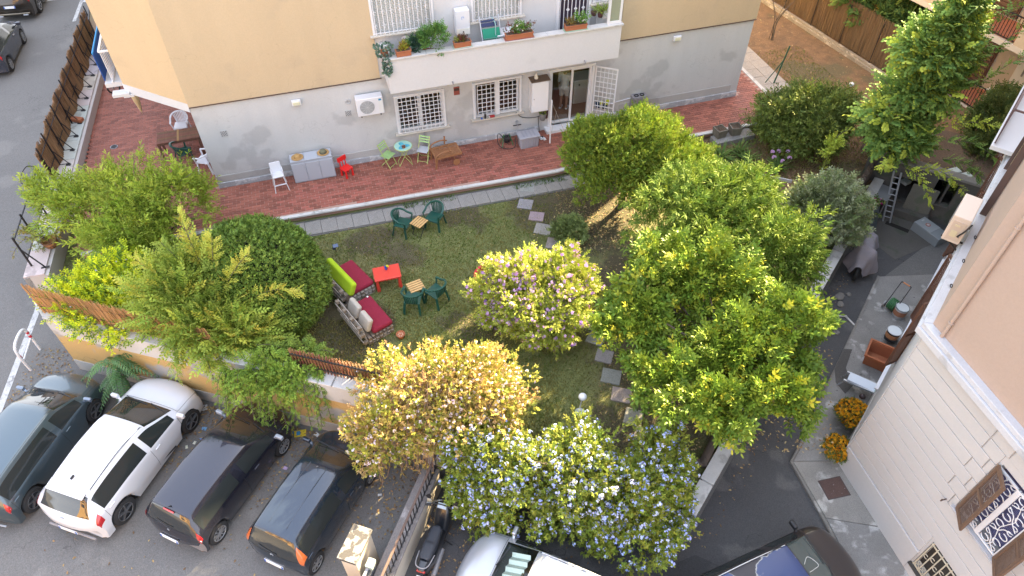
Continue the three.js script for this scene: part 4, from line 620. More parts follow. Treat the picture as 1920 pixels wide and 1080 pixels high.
// ---------------------------------------------------------------- far side: reed fence, apartment block, orange house
{
  const a = V(11.2, YG, -34), b = V(15.6, YG, -24.6), L = a.distanceTo(b);
  const f = thing('tall_reed_fence', 'tall brown reed fence on a pale kerb at the back of the dry garden', 'fence');
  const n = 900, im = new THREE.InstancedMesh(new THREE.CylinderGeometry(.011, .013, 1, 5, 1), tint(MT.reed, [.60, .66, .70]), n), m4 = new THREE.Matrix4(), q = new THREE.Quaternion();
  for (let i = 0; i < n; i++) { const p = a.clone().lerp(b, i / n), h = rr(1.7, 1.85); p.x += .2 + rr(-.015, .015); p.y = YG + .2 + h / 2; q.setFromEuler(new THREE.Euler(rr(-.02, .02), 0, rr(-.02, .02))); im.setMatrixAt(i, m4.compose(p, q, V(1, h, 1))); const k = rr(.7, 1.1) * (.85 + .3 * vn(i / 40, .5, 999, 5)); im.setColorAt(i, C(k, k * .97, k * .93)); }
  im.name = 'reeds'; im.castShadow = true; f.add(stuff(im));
  for (let k = 0; k < 12; k++) { const p = a.clone().lerp(b, (k + .008) / 12), r = a.clone().lerp(b, (k + .992) / 12); obj('kerb_block', [bar(p.clone().setY(YG + .06), r.clone().setY(YG + .06), .26, .14), bar(p.clone().setY(YG + .17), r.clone().setY(YG + .17), .13, .1)], tint(MT.concrete, [1.25, 1.15, 1.0]), f); }
  for (let k = 0; k < 6; k++) { const p = a.clone().lerp(b, .1 + k * .17); obj('post', rod([p.x + .05, YG, p.z], [p.x + .05, YG + 1.9, p.z], .018), MT.iron, f); }
  // cream apartment block with stepped balconies
  const BL = 8.2, ap = thing('balcony_block', 'cream apartment block with stacked balconies beyond the big vine tree', 'building', [14.9, 0, -28.65], -1.09);
  const cream = mineral([.50, .41, .30], [.45, .365, .265], { size: [4, 4], n: 256, blot: 3, spk: .03, s: 171, bump: .002 }), wh = std([.56, .51, .44], .7);
  obj('wall', [bx(BL, 8.2, .4, BL / 2, 4.1, -1.9), bx(.4, 8.2, 8, .2, 4.1, -6.1), bx(BL, 8.2, .4, BL / 2, 4.1, -10.3), bx(.4, 8.2, 8, BL - .2, 4.1, -6.1)], cream, ap); obj('roof', bx(BL + .5, .3, 9.2, BL / 2, 8.35, -6), MT.concrete, ap); obj('added_shade_storey', bx(3.4, 6.2, 7.6, BL - 1.7, 11.6, -6), cream, ap);  // unseen upper storey added to keep the sun off the alley
  for (let s = 0; s < 3; s++) { const y = .75 + s * 2.75;
    obj('balcony_slab', bx(BL, .2, 1.75, BL / 2, y, -.85), wh, ap); obj('floor_tiles', bx(BL - .3, .01, 1.5, BL / 2, y + .107, -.85), tint(MT.tile, [1.5, 1.6, 1.4]), ap);
    obj('parapet', rb(1.9, .95, .14, .01, 2.4, y + .57, -.05), tint(cream, [1.12, 1.12, 1.12]), ap); obj('parapet', rb(2.2, .95, .14, .01, BL - 1.1, y + .57, -.05), tint(cream, [1.12, 1.12, 1.12]), ap); obj('coping', rb(2.3, .05, .2, .01, BL - 1.1, y + 1.07, -.05), wh, ap);
    for (let k = 0; k < 22; k++) obj('baluster', bx(.02, .85, .02, 3.42 + k * .118, y + .56, -.05), MT.iron, ap); obj('handrail', bx(2.65, .04, .05, 4.68, y + 1.0, -.05), MT.iron, ap); obj('bottom_rail', bx(2.65, .03, .03, 4.68, y + .17, -.05), MT.iron, ap);
    for (const x of [1.4, 4.2]) { const w = obj('window', bx(1.3, 2.0, .1, x, y + 1.15, -1.68), MT.brownwood, ap); for (let k = 0; k < 12; k++) obj('slat', bx(1.16, .1, .05, x, y + .33 + k * .148, -1.61), MT.shutter, w); }
    obj('wall_box', rb(.55, .95, .4, .02, 6.2, y + 1.5, -1.45), std([.62, .58, .5], .5), ap); obj('box_grille', bx(.07, .32, .01, 6.25, y + 1.55, -1.24), std([.2, .19, .17], .5), ap); obj('flue', rod([6.2, y + .75, -1.4], [6.1, y + 1.05, -1.4], .07, .06, 10), std([.6, .57, .5], .5), ap); }
  // orange house gable behind the vine, raised and widened to shade the dry garden
  const oh = thing('orange_house', 'orange rendered house end showing behind the vine on the reed fence', 'building', [13.0, 0, -33.4], -.42);
  const or = mineral([.72, .36, .07], [.66, .31, .06], { size: [3, 3], n: 128, blot: 3, spk: .03, s: 181, bump: .002 });
  obj('wall', [plate(rect(0, 0, 5.6, 10), .3, -.3, [rect(1.4, 2.6, 2.5, 4.1)]), bx(.3, 10, 5, .15, 5, -2.8), bx(.3, 10, 5, 5.45, 5, -2.8), bx(5.0, 10, .3, 2.8, 5, -5.15)], or, oh); const w = obj('window', [bx(1.1, 1.5, .06, 1.95, 3.35, -.2)], MT.glass, oh); obj('frame', [bx(1.2, .07, .06, 1.95, 4.1, 0), bx(1.2, .07, .1, 1.95, 2.58, .02), bx(.06, 1.5, .06, 1.4, 3.35, 0), bx(.06, 1.5, .06, 2.5, 3.35, 0)], MT.whitepaint, w); obj('roof', [bx(6.1, .2, 5.8, 2.8, 10.1, -2.6)], MT.terracotta, oh);
}
// sunlit street front behind the camera that the rear windows of the cars mirror
{
  const h = thing('street_building', 'ochre street house front across the car park, mirrored in the car windows', 'building', [-16, 0, 14], Math.PI - .25);
  const oc = mineral([.60, .38, .17], [.54, .33, .14], { size: [4, 4], n: 128, blot: 3, spk: .03, s: 191, bump: .002 });
  obj('wall', bx(26, 13, .5, 0, 6.5, -.3), oc, h); obj('roof', bx(27, .4, 6, 0, 13.2, -2.6), MT.terracotta, h);
  const gs = [], fr = []; for (let s = 0; s < 4; s++) for (let k = 0; k < 8; k++) { const w = obj('window', bx(1.1, 1.7, .06, -11.4 + k * 3.25, 2.2 + s * 3.1, -.02), MT.glass, h); obj('shutter', [bx(.6, 1.75, .06, -12.25 + k * 3.25, 2.2 + s * 3.1, .0), bx(.6, 1.75, .06, -10.55 + k * 3.25, 2.2 + s * 3.1, .0)], MT.shutter, w); }
}
// ---------------------------------------------------------------- foliage tools
function leafGeo(l, w, fold = .25, curl = .15, n = 3) { // pointed leaf along +y, upper face +z, folded on its rib
  const pos = [], idx = [], prof = n === 2 ? [0, 1, 0] : n === 3 ? [0, .85, .8, 0] : [0, .75, 1, .65, 0], m = prof.length - 1;
  for (let i = 0; i <= m; i++) { const t = i / m, y = l * t, z = -curl * l * t * t, h = w / 2 * prof[i]; pos.push(-h, y, z + fold * h, 0, y, z, h, y, z + fold * h); }
  for (let i = 0; i < m; i++) { const a = i * 3, b = a + 3; if (i === 0) idx.push(a + 1, b + 1, b, a + 1, b + 2, b + 1); else if (i === m - 1) idx.push(a, a + 1, b + 1, a + 1, a + 2, b + 1); else idx.push(a, a + 1, b + 1, a, b + 1, b, a + 1, a + 2, b + 2, a + 1, b + 2, b + 1); }
  const g = new THREE.BufferGeometry(); g.setAttribute('position', new THREE.Float32BufferAttribute(pos, 3)); g.setIndex(idx); g.computeVertexNormals(); return norm(g);
}
// a twig of alternate leaves along +y
function sprigGeo(n, len, l, w, { ang = .9, fold = .25, curl = .15, seg = 3, flat = .5, jit = .3, taper = .35, stem = .004 } = {}) {
  const gs = []; for (let i = 0; i < n; i++) { const t = n > 1 ? i / (n - 1) : 1, s = 1 - taper * Math.abs(t - .35), last = i === n - 1, sd = i % 2 ? 1 : -1;
    gs.push(T(leafGeo(l * s * rr(.85, 1.12), w * s * rr(.85, 1.1), fold, curl * rr(.4, 1.6), seg), 0, len * t * .95, 0, rr(-jit, jit) - (1 - flat) * .3, (1 - flat) * rr(-1.6, 1.6), last ? rr(-.2, .2) : -sd * (ang + rr(-jit, jit)))); }
  if (stem) gs.push(T(new THREE.CylinderGeometry(stem * .6, stem, len, 3, 1, true), 0, len / 2, 0));
  return M(gs);
}
const leafMat = (tr = .35, rough = .55) => phy([1, 1, 1], rough, { transmission: tr, thickness: 0, side: THREE.DoubleSide, specularIntensity: .3 });
const LEAFM = leafMat(.3, .7), GLOSSM = leafMat(.22, .42), FLOWM = leafMat(.3, .8);
class Fol {
  constructor() { this.m = []; this.c = []; }
  add(p, dir, s, col, nrm) {
    const y = dir.clone().normalize(), z = (nrm ?? V(0, 1, 0)).clone().add(V(rr(-.55, .55), rr(-.4, .4), rr(-.55, .55))); z.addScaledVector(y, -z.dot(y)); if (z.lengthSq() < 1e-4) z.set(1, 0, 0).addScaledVector(y, -y.x); z.normalize();
    const x = new THREE.Vector3().crossVectors(y, z); const k = Array.isArray(s) ? s : [s, s, s];
    this.m.push(new THREE.Matrix4().makeBasis(x.multiplyScalar(k[0]), y.multiplyScalar(k[1]), z.multiplyScalar(k[2])).setPosition(p)); this.c.push(col);
  }
  build(name, geo, mat, parent) {
    const im = new THREE.InstancedMesh(geo, mat, this.m.length); this.m.forEach((m, i) => { im.setMatrixAt(i, m); im.setColorAt(i, C(...this.c[i])); });
    im.name = name; im.castShadow = im.receiveShadow = true; parent.add(stuff(im)); return im;
  }
}
const tone = (pal, k = .22) => { const a = pick(pal), s = 1 + rr(-k, k); return [a[0] * s * rr(.94, 1.06), a[1] * s, a[2] * s * rr(.9, 1.1)]; };
const onS = () => { const z = rr(-1, 1), a = rr(0, 6.2832), r = Math.sqrt(1 - z * z); return V(r * Math.cos(a), z, r * Math.sin(a)); };
const wob = (d, s, k = 1.7) => fbm(d.x * k + 20 + s, d.y * k + d.z * k * 1.3 + 20, 997, 300 + s, 3) - .5;
const BARK = mineral([.13, .105, .08], [.08, .062, .048], { size: [.5, .5], n: 128, blot: 5, spk: .2, s: 211, streak: .6, bump: .006 });
// blobs: [x, y, z, rx, ry, rz] in metres from the plant's foot; cl = clumps per plant, sp = twigs per clump
function bush(name, label, category, foot, o) {
  const t = thing(name, label, category, foot, 0, o.group), f = new Fol(), fl = o.flowers ? new Fol() : null, vol = o.blobs.map(b => b[3] * b[4] * b[5]);
  if (o.grow) o.blobs = o.blobs.map(b => b.map((v, i) => i === 1 ? v * lerp(1, o.grow, .5) : v * o.grow));
  const clumps = [];
  o.blobs.forEach((b, bi) => { const n = Math.max(4, Math.round(o.cl * Math.pow(vol[bi], .67) / vol.reduce((a, v) => a + Math.pow(v, .67), 0)));
    for (let i = 0; i < n; i++) { const d = onS(); if (d.y < -.55 && rnd() < .75) d.y *= -1; const w = 1 + (o.rough ?? .35) * 2 * wob(d, bi * 7 + (o.seed ?? 0)), r = Math.pow(rr(o.inner ?? .25, 1), .45) * w;
      const c = V(b[0] + d.x * b[3] * r, b[1] + d.y * b[4] * r, b[2] + d.z * b[5] * r); if (c.y < .1) c.y = rr(.1, .3); clumps.push([c, d, V(b[0], b[1], b[2])]); } });
  for (const [c, d, o0] of clumps) { const cc = rr(-1, 1), R = o.cr ?? .35;
    for (let k = 0; k < o.sp; k++) { const e = onS(), p = c.clone().addScaledVector(e, R * Math.pow(rnd(), .4)); if (p.y < .04) p.y = rr(.04, .15);
      const dir = d.clone().multiplyScalar(o.out ?? .8).addScaledVector(e, o.rand ?? .7); dir.y += o.up ?? .35;
      let col = tone(o.pal, o.vary ?? .2); const g = 1 + .16 * cc; col = mul3(col, g); if (o.pal2 && rnd() < (o.p2 ?? .2) * (cc > .2 ? 2 : .5)) col = tone(o.pal2, .15);
      const nn = d.clone().multiplyScalar(.7).add(V(0, .8, 0)).addScaledVector(e, .4); f.add(p, dir, (o.scale ?? 1) * rr(.62, 1.4), col, nn);
      if (fl && rnd() < o.flowers.p && (p.clone().sub(o0).dot(d) > 0)) { const q = p.clone().addScaledVector(dir.normalize(), o.flowers.off ?? .12); fl.add(q, d.clone().add(V(0, .5, 0)).addScaledVector(e, .3), rr(.7, 1.2), tone(o.flowers.pal, .12), onS()); } } }
  // long shoots with leaves up their length: [from, to, sag, n, colour set]
  for (const s of o.shoots ?? []) { const [a, b] = [v3(s[0]), v3(s[1])], n = s[3] ?? 30, pal = s[4] ?? o.pal; const pts = []; for (let i = 0; i <= n; i++) { const u = i / n, p = a.clone().lerp(b, u); p.y += (s[2] ?? .3) * 4 * u * (1 - u); pts.push(p); }
    for (let i = 1; i <= n; i++) { const tan = pts[i].clone().sub(pts[i - 1]).normalize(); for (let j = 0; j < 2; j++) { const side = onS(); side.addScaledVector(tan, -side.dot(tan)).normalize(); const dir = tan.clone().multiplyScalar(.7).addScaledVector(side, .8); f.add(pts[i].clone().addScaledVector(side, .02), dir, (o.scale ?? 1) * rr(.7, 1.05) * (1 - .35 * i / n), tone(pal, .15), V(0, 1, 0)); } }
    obj('shoot', tube([pts[0], pts[Math.floor(n / 3)], pts[Math.floor(n * 2 / 3)], pts[n]], .008, 4, 10), o.bark ?? BARK, t); }
  f.build('crown', o.geo, o.mat ?? LEAFM, t); if (fl) fl.build('flowers', o.flowers.geo, FLOWM, t);
  // trunk and limbs
  for (const tr of o.trunks ?? [[0, 0]]) { const th = o.th ?? .6, r = o.tr ?? .05, top = V(tr[0] + rr(-.1, .1), th, tr[1] + rr(-.1, .1));
    obj('trunk', [rod([tr[0], -.1, tr[1]], top, r * 1.15, r * .85, 8), rod([tr[0], -.12, tr[1]], [tr[0], .12, tr[1]], r * 1.7, r * 1.1, 8)], o.bark ?? BARK, t);
    const m = o.limbs ?? 9; for (let i = 0; i < m; i++) { const [c] = clumps[Math.floor(i * clumps.length / m)], mid = top.clone().lerp(c, .5).add(V(rr(-.1, .1), rr(0, .2), rr(-.1, .1))); obj('limb', [rod(top.clone().add(V(0, -.04, 0)), mid, r * .6, r * .38, 6), rod(mid, c, r * .38, r * .12, 5)], o.bark ?? BARK, t); } }
  return t;
}
// small five-petalled flowers, several to a head
function flowerGeo(n, R, pr, pl = 5) { const gs = []; for (let i = 0; i < n; i++) { const d = onS(); d.y = Math.abs(d.y) + .2; d.normalize(); const p = d.clone().multiplyScalar(R); const one = []; for (let k = 0; k < pl; k++) one.push(T(leafGeo(pr, pr * .9, .1, .1, 2), 0, 0, 0, -1.25, 0, 0).rotateY(k * 6.2832 / pl)); const g = M(one); g.applyQuaternion(new THREE.Quaternion().setFromUnitVectors(V(0, 1, 0), d)); g.translate(p.x, p.y, p.z); gs.push(g); } return M(gs); }

// ---------------------------------------------------------------- the plants
const G = { // leaf colours
  fresh: [[.33, .43, .05], [.39, .47, .06], [.26, .37, .04]], gold: [[.72, .74, .03], [.64, .70, .03], [.52, .64, .035]], elm: [[.31, .39, .06], [.36, .43, .07], [.24, .33, .05]], elmy: [[.50, .52, .08], [.54, .50, .08]],
  dome: [[.17, .26, .045], [.22, .31, .055], [.13, .21, .04]], lemon: [[.165, .245, .028], [.21, .28, .032], [.12, .20, .025]], lemony: [[.50, .48, .045], [.43, .46, .05]], peach: [[.15, .23, .028], [.19, .26, .032], [.11, .185, .026]],
  pitto: [[.20, .285, .03], [.25, .32, .034], [.15, .235, .03]], pale: [[.26, .31, .14], [.34, .38, .21], [.19, .25, .095]], olive: [[.17, .22, .045], [.21, .25, .05], [.125, .18, .036]], vine: [[.18, .30, .065], [.23, .345, .075], [.13, .235, .055]], viney: [[.40, .50, .075], [.45, .52, .07]],
  hedge: [[.10, .15, .045], [.135, .18, .05]], plumb: [[.28, .34, .045], [.35, .38, .05], [.20, .275, .038]], hib: [[.40, .45, .07], [.47, .49, .08], [.31, .38, .055]], dry: [[.54, .40, .10], [.46, .36, .09], [.50, .33, .14]], mum: [[.72, .36, .015], [.78, .44, .02], [.62, .27, .012]],
};
const leafMatC = [[.075, .19, .05], [.095, .22, .055], [.06, .155, .045]].map(c => phy(c, .55, { transmission: .35, thickness: 0, side: THREE.DoubleSide }));
const foot = (u, v, h, y0 = YG) => { const p = at(u, v, y0 + h); p.y = y0; return p; };   // ground point under something seen at height h
const sNarrow = sprigGeo(8, .28, .145, .036, { ang: .7, flat: .3 }), sSmall = sprigGeo(8, .18, .072, .038, { ang: .9, flat: .4 }), sTiny = sprigGeo(9, .115, .05, .027, { ang: .9, flat: .25 }), sElm = sprigGeo(11, .36, .095, .056, { ang: 1.0, flat: .8, jit: .2 }), sLemon = sprigGeo(8, .18, .115, .060, { ang: .9, flat: .2, curl: .25 }), sPeach = sprigGeo(8, .22, .15, .042, { ang: .8, flat: .25, curl: .35 }), sHeart = sprigGeo(7, .30, .10, .098, { ang: 1.1, flat: .55, curl: .3, seg: 4, fold: .12 });
bush('narrow_leaved_shrub', 'large loose fresh green shrub with narrow leaves over the left terrace corner', 'shrub', foot(245, 395, 1.5), { grow: 1.04, geo: sNarrow, pal: G.fresh, pal2: [[.26, .33, .045]], p2: .25, cl: 240, sp: 17, cr: .3, rough: .75, up: .5, out: 1, seed: 1, th: .5, trunks: [[0, 0], [.4, .2], [-.5, .1]], limbs: 10,
  blobs: [[0, 1.5, 0, 1.5, 1.1, 1.1], [-1.5, 1.45, -.05, 1.1, .75, .8], [1.3, 1.55, -.4, 1.05, 1.0, .9], [.2, 1.3, 1.0, 1.1, .8, .8], [.9, 1.0, 1.3, .8, .7, .6]],
  shoots: [[[-1.8, 1.6, .2], [-2.7, 2.1, .1], .1, 14], [[-1.7, 1.5, -.2], [-2.5, 1.7, -.6], .1, 12], [[.3, 2.3, -.3], [.5, 3.1, -.6], 0, 12], [[-.6, 2.2, 0], [-.9, 2.9, -.3], 0, 12], [[1.5, 2.3, -.2], [2.2, 2.8, -.1], 0, 12], [[1.0, 2.2, -.5], [1.1, 2.9, -.9], 0, 12]] });
bush('golden_shrub', 'bright golden yellow leaved shrub behind the reed mat on the wall', 'shrub', foot(210, 560, 1.2), { grow: 1.12, geo: sSmall, pal: G.gold, pal2: [[.17, .27, .04]], p2: .25, cl: 150, sp: 26, cr: .24, rough: .5, up: .3, seed: 2, th: .5,
  blobs: [[0, 1.35, 0, 1.0, .7, .85], [-.5, 1.5, .35, .7, .55, .6], [.3, 1.4, .8, .9, .55, .5], [.9, 1.0, .2, .6, .6, .7], [.2, 1.3, -.7, .7, .5, .5]], flowers: { geo: flowerGeo(4, .02, .02), p: .02, pal: [[.62, .58, .75]], off: .1 },
  shoots: [[[-.8, 1.6, .2], [-1.3, 1.9, -.1], .1, 10], [[-.6, 1.6, .7], [-.9, 1.7, 1.2], .1, 10], [[.5, 1.5, 1.1], [.7, 1.2, 1.8], .2, 14]] });
bush('elm_sapling', 'tall spreading elm sapling with yellowing shoots in front of the clipped dome', 'tree', foot(404, 564, 1.7), { geo: sElm, pal: G.elm, pal2: G.elmy, p2: .12, cl: 210, sp: 17, cr: .34, rough: .7, up: .25, out: 1.1, seed: 3, th: 1.1, tr: .05, trunks: [[0, 0], [.25, -.1]], limbs: 12,
  blobs: [[-.1, 1.75, .2, 1.15, .8, .9], [-.8, 1.9, .3, .9, .8, .8], [.6, 1.5, .9, 1.0, .65, .7], [.95, 1.2, .6, .65, .5, .5], [-.2, 1.6, 1.0, 1.0, .6, .6], [-.7, 2.2, -.4, .7, .6, .5]],
  shoots: [[[-.2, 2.3, -.4], [-.5, 3.9, -.9], 0, 30, G.elmy], [[-.5, 2.3, -.4], [-1.0, 3.3, -.5], 0, 20], [[.1, 2.4, -.3], [.2, 3.3, -.7], .05, 18, G.elmy], [[-.9, 2.2, 0], [-1.4, 3.3, .1], 0, 18, G.elmy], [[.9, 1.9, .3], [2.3, 2.2, .1], .25, 24, G.elmy], [[.4, 2.2, .1], [1.2, 3.2, -.2], .1, 20, G.elmy], [[0, 1.6, 1.2], [.4, 1.2, 2.1], .3, 18], [[-.5, 1.6, 1.2], [-.6, 1.0, 1.9], .3, 16], [[-1.2, 1.9, .5], [-1.9, 1.8, .9], .2, 16]] });
{ // clipped dome: a dense shell of small leaves
  const p = foot(484, 541, 1.0), t = thing('clipped_dome_shrub', 'dense dark green clipped dome shrub beside the pallet sofa', 'shrub', p), f = new Fol();
  const R = 1.87; for (let i = 0; i < 24000; i++) { const d = onS(); if (d.y < -.72) continue; const w = 1 + .22 * wob(d, 41, 6) + .08 * wob(d, 47, 1.5), r = R * w * (rnd() < .75 ? rr(.95, 1.02) : rr(.78, .96)); const q = V(d.x * r, 1.12 + d.y * r * (d.y > 0 ? .92 : .68), d.z * r); if (q.y < .02) continue; f.add(q, d.clone().addScaledVector(onS(), .75).add(V(0, .3, 0)), rr(.8, 1.25), mul3(tone(G.dome, .3), 1 + .7 * wob(d, 53, 7)), d); }
  f.build('crown', sTiny, GLOSSM, t); obj('dark_core', [sp(R * .74, 0, 1.1, 0, 24, 16).scale(1, .9, 1)], std([.012, .016, .008], 1), t);  // a solid near-black ball fills the inside of the crown
  for (let k = 0; k < 5; k++) obj('trunk', rod([rr(-.2, .2), 0, rr(-.2, .2)], [rr(-.6, .6), 1, rr(-.6, .6)], .05, .03, 7), BARK, t);
}
bush('hanging_vine', 'fresh green vine trailing over the white wall above the black hatchback', 'vine', foot(508, 690, .9, 1.35), { geo: sSmall, pal: [[.20, .31, .04], [.25, .35, .05], [.15, .25, .035]], cl: 46, sp: 16, cr: .2, rough: .6, up: -.2, out: .8, seed: 5, th: .2, limbs: 5, inner: .1,
  blobs: [[0, 1.0, 0, 1.0, .25, .3], [-.2, .75, .35, .6, .3, .2], [.4, .8, .3, .5, .3, .2]],
  shoots: Array.from({ length: 40 }, (_, i) => { const x = -1.15 + i * .06; return [[x + rr(-.1, .1), 1.0, .1], [x * 1.08 + rr(-.14, .14), rr(-.7, .55), .5 + rr(0, .35)], rr(.12, .32), 20]; }) });
bush('small_vine', 'thin yellow green vine hanging from the board fence toward the white wall', 'vine', foot(560, 660, .5, 1.7), { geo: sSmall, pal: [[.18, .27, .05], [.22, .3, .05]], cl: 22, sp: 12, cr: .15, seed: 6, th: .1, limbs: 2, up: -.2, blobs: [[0, .45, 0, .6, .25, .2]], shoots: [[[-.3, .6, 0], [-.9, .9, .1], .1, 12], [[.3, .5, 0], [.9, .6, .1], .1, 14], [[.4, .5, .1], [.6, -.1, .35], .1, 14], [[0, .5, .1], [0, -.2, .35], .1, 14]] });
bush('hibiscus_shrub', 'round sunlit shrub with many small mauve flowers in the middle of the lawn', 'shrub', foot(1005, 556, 1.1), { grow: 1.02, geo: sSmall, pal: G.hib, pal2: [[.34, .38, .05]], p2: .2, cl: 330, sp: 26, cr: .2, rough: .35, up: .35, out: .9, seed: 8, th: .5, trunks: [[0, 0], [.2, .2], [-.2, .1]],
  blobs: [[0, 1.2, 0, 1.45, 1.05, 1.15], [-.55, 1.25, .2, 1.0, .85, .9], [.65, 1.25, -.15, .95, .85, .9], [.1, 1.1, .8, 1.0, .75, .7]], flowers: { geo: flowerGeo(4, .028, .046), p: .2, pal: [[.74, .50, .74], [.48, .28, .58], [.62, .42, .66]], off: .14 },
  shoots: [[[.3, .9, 1.2], [.5, .4, 1.5], .1, 10], [[-1.1, 1, .3], [-1.5, .8, .5], .1, 8]] });
bush('dry_plumbago', 'sunlit half dry shrub of arching brown stems with yellow leaves over the wall', 'shrub', foot(818, 738, 1.5), { grow: 1.13, geo: sTiny, pal: G.dry, pal2: [[.26, .29, .045], [.36, .35, .05]], p2: .4, cl: 430, sp: 13, cr: .22, rough: .3, up: .15, out: .7, seed: 9, th: .4, scale: 1.15, trunks: [[0, 0], [.4, .2], [-.4, .2], [.8, .3]], limbs: 16, bark: std([.24, .15, .10], .9),
  blobs: [[0, 1.55, -.1, 1.7, .9, 1.0], [-.85, 1.1, .7, 1.0, .7, .6], [1.0, 1.6, -.1, 1.0, .8, .8], [.5, 1.2, .75, 1.1, .75, .5], [1.1, 1.4, .4, .8, .7, .6], [-1.2, .8, .9, .6, .6, .4]], flowers: { geo: flowerGeo(5, .035, .022), p: .2, pal: [[.76, .64, .68], [.8, .70, .66], [.74, .68, .78]], off: .08 },
  shoots: Array.from({ length: 150 }, (_, i) => { const x = rr(-1.4, 1.7), z0 = rr(-.5, .4); return [[x * .6, 1.7 + rr(0, .5), z0], [x * 1.15 + rr(-.2, .2), rr(-.1, .9), z0 + rr(.7, 1.3)], rr(.25, .6), 7]; }) });
bush('plumbago_hedge', 'wide plumbago hedge covered in pale blue flowers above the silver van', 'hedge', foot(1055, 905, 1.0, .3), { grow: 1.1, geo: sTiny, pal: G.plumb, pal2: [[.26, .27, .04], [.20, .25, .04]], p2: .3, cl: 680, sp: 24, cr: .22, rough: .6, up: .15, out: .8, seed: 10, scale: 1.2, th: .6, trunks: [[-1, -.3], [0, -.3], [1, -.1], [1.7, .1]], limbs: 7,
  blobs: [[-1.6, 1.15, -.35, .9, .75, .7], [-.6, 1.25, -.1, 1.0, .75, .75], [.4, 1.25, .05, 1.05, .78, .75], [1.3, 1.15, .25, .95, .75, .7], [-1.2, .75, .25, .9, .7, .55], [.2, .7, .6, 1.1, .7, .5], [1.2, .65, .8, .8, .65, .45], [1.9, 1.2, .1, .55, .6, .6], [.25, 1.75, -.45, .6, .4, .4], [-1.7, 1.5, -.5, .6, .6, .5], [1.5, .5, 1.1, .8, .55, .5], [2.15, .7, .6, .55, .6, .5], [-1.6, .5, .35, .6, .5, .4], [2.0, 1.4, -.4, .6, .55, .6], [-1.9, .9, 0, .5, .6, .5]],
  flowers: { geo: flowerGeo(7, .05, .027), p: .15, pal: [[.42, .50, .88], [.52, .58, .90], [.64, .68, .92]], off: .11 }, shoots: [[[1.9, 1.4, -.2], [2.5, 1.3, -.9], .15, 14], [[2.0, 1.4, .1], [2.6, 1.0, .1], .15, 12], [[.9, 2.0, -.3], [1.5, 2.3, -.8], .1, 12], [[1.8, 1.7, 0], [1.6, 2.4, -.5], .1, 12], [[.9, .6, 1.0], [1.1, .1, 1.4], .1, 9], [[1.6, .5, .9], [1.9, .1, 1.1], .1, 9], [[-1.9, .8, .1], [-2.1, .2, .3], .1, 9]] });
const lemon = bush('lemon_tree', 'large sunlit lemon tree with glossy leaves spreading over the alley wall', 'tree', foot(1328, 640, 2.0), { grow: 1.1, geo: sLemon, pal: G.lemon, pal2: G.lemony, p2: .07, cl: 270, sp: 29, cr: .26, rough: 1.1, inner: .35, up: .3, out: .9, seed: 11, mat: GLOSSM, th: 1.2, tr: .09, trunks: [[0, 0], [.5, .6]], limbs: 16,
  blobs: [[.35, 2.0, .5, 1.0, .8, .85], [-1.35, 2.15, -.6, 1.1, .85, .8], [-.5, 2.4, -1.3, .9, .8, .7], [.3, 2.3, -1.1, 1.2, .85, .7], [1.2, 2.1, .1, 1.05, .9, .9], [.9, 1.7, 1.5, .9, .75, .65], [-1.0, 1.7, .85, .75, .65, .55], [-.2, 2.0, 1.7, .8, .65, .55], [-1.6, 1.9, 0, .5, .5, .45], [1.7, 1.7, -.7, .7, .55, .6]],
  shoots: [[[1.6, 1.9, -.5], [2.7, 1.6, -.5], .2, 20], [[1.6, 1.8, -.2], [2.5, 1.2, -.1], .2, 18], [[-1.6, 2.0, -.5], [-2.3, 1.9, -.3], .1, 12], [[1.7, 1.6, .3], [2.5, 1.2, .6], .2, 14], [[1.2, 1.7, 1.3], [1.9, 1.3, 1.7], .2, 14], [[-.9, 1.9, 1.0], [-1.5, 1.6, 1.4], .15, 12], [[.3, 2.0, 2.0], [.4, 1.5, 2.6], .2, 12], [[-1.5, 2.3, -1.0], [-2.1, 2.5, -1.3], .1, 12], [[.2, 2.6, -1.4], [.4, 3.2, -1.7], 0, 12], [[-1.0, 2.4, -.9], [-1.1, 3.0, -1.2], 0, 12]] });
for (const [x, y, z] of [[.35, 2.35, 1.2], [1.0, 2.5, .6], [.9, 1.9, 1.8], [-.6, 2.2, .8], [.2, 2.8, .1], [1.4, 2.3, .9]]) obj('lemon', lathe([[.001, -.055], [.014, -.05], [.036, -.03], [.042, 0], [.036, .03], [.016, .05], [.001, .056]], 12, x, y, z), std([.62, .52, .05], .5), lemon);
bush('peach_tree', 'dense tree of long drooping leaves between the lemon tree and the alley fence', 'tree', foot(1352, 440, 1.9), { grow: 1.08, geo: sPeach, pal: G.peach, pal2: [[.21, .28, .04], [.17, .25, .04]], p2: .2, cl: 330, sp: 20, cr: .3, rough: .6, up: .05, out: .7, seed: 12, th: 1.0, tr: .08, limbs: 12,
  blobs: [[0, 1.9, 0, 1.5, 1.0, 1.2], [-.9, 1.9, -.5, 1.1, .9, .8], [1.1, 1.7, .3, 1.2, .9, .9], [.4, 2.0, -.9, 1.3, .9, .7], [1.5, 1.5, .9, .9, .8, .7], [-1.3, 1.4, .4, .8, .8, .7], [1.8, 1.4, .2, .6, .65, .7], [.9, 1.3, 1.5, .7, .65, .5], [-.7, 2.0, -1.25, 1.0, .8, .7], [.9, 2.0, -1.3, .9, .8, .6]] });
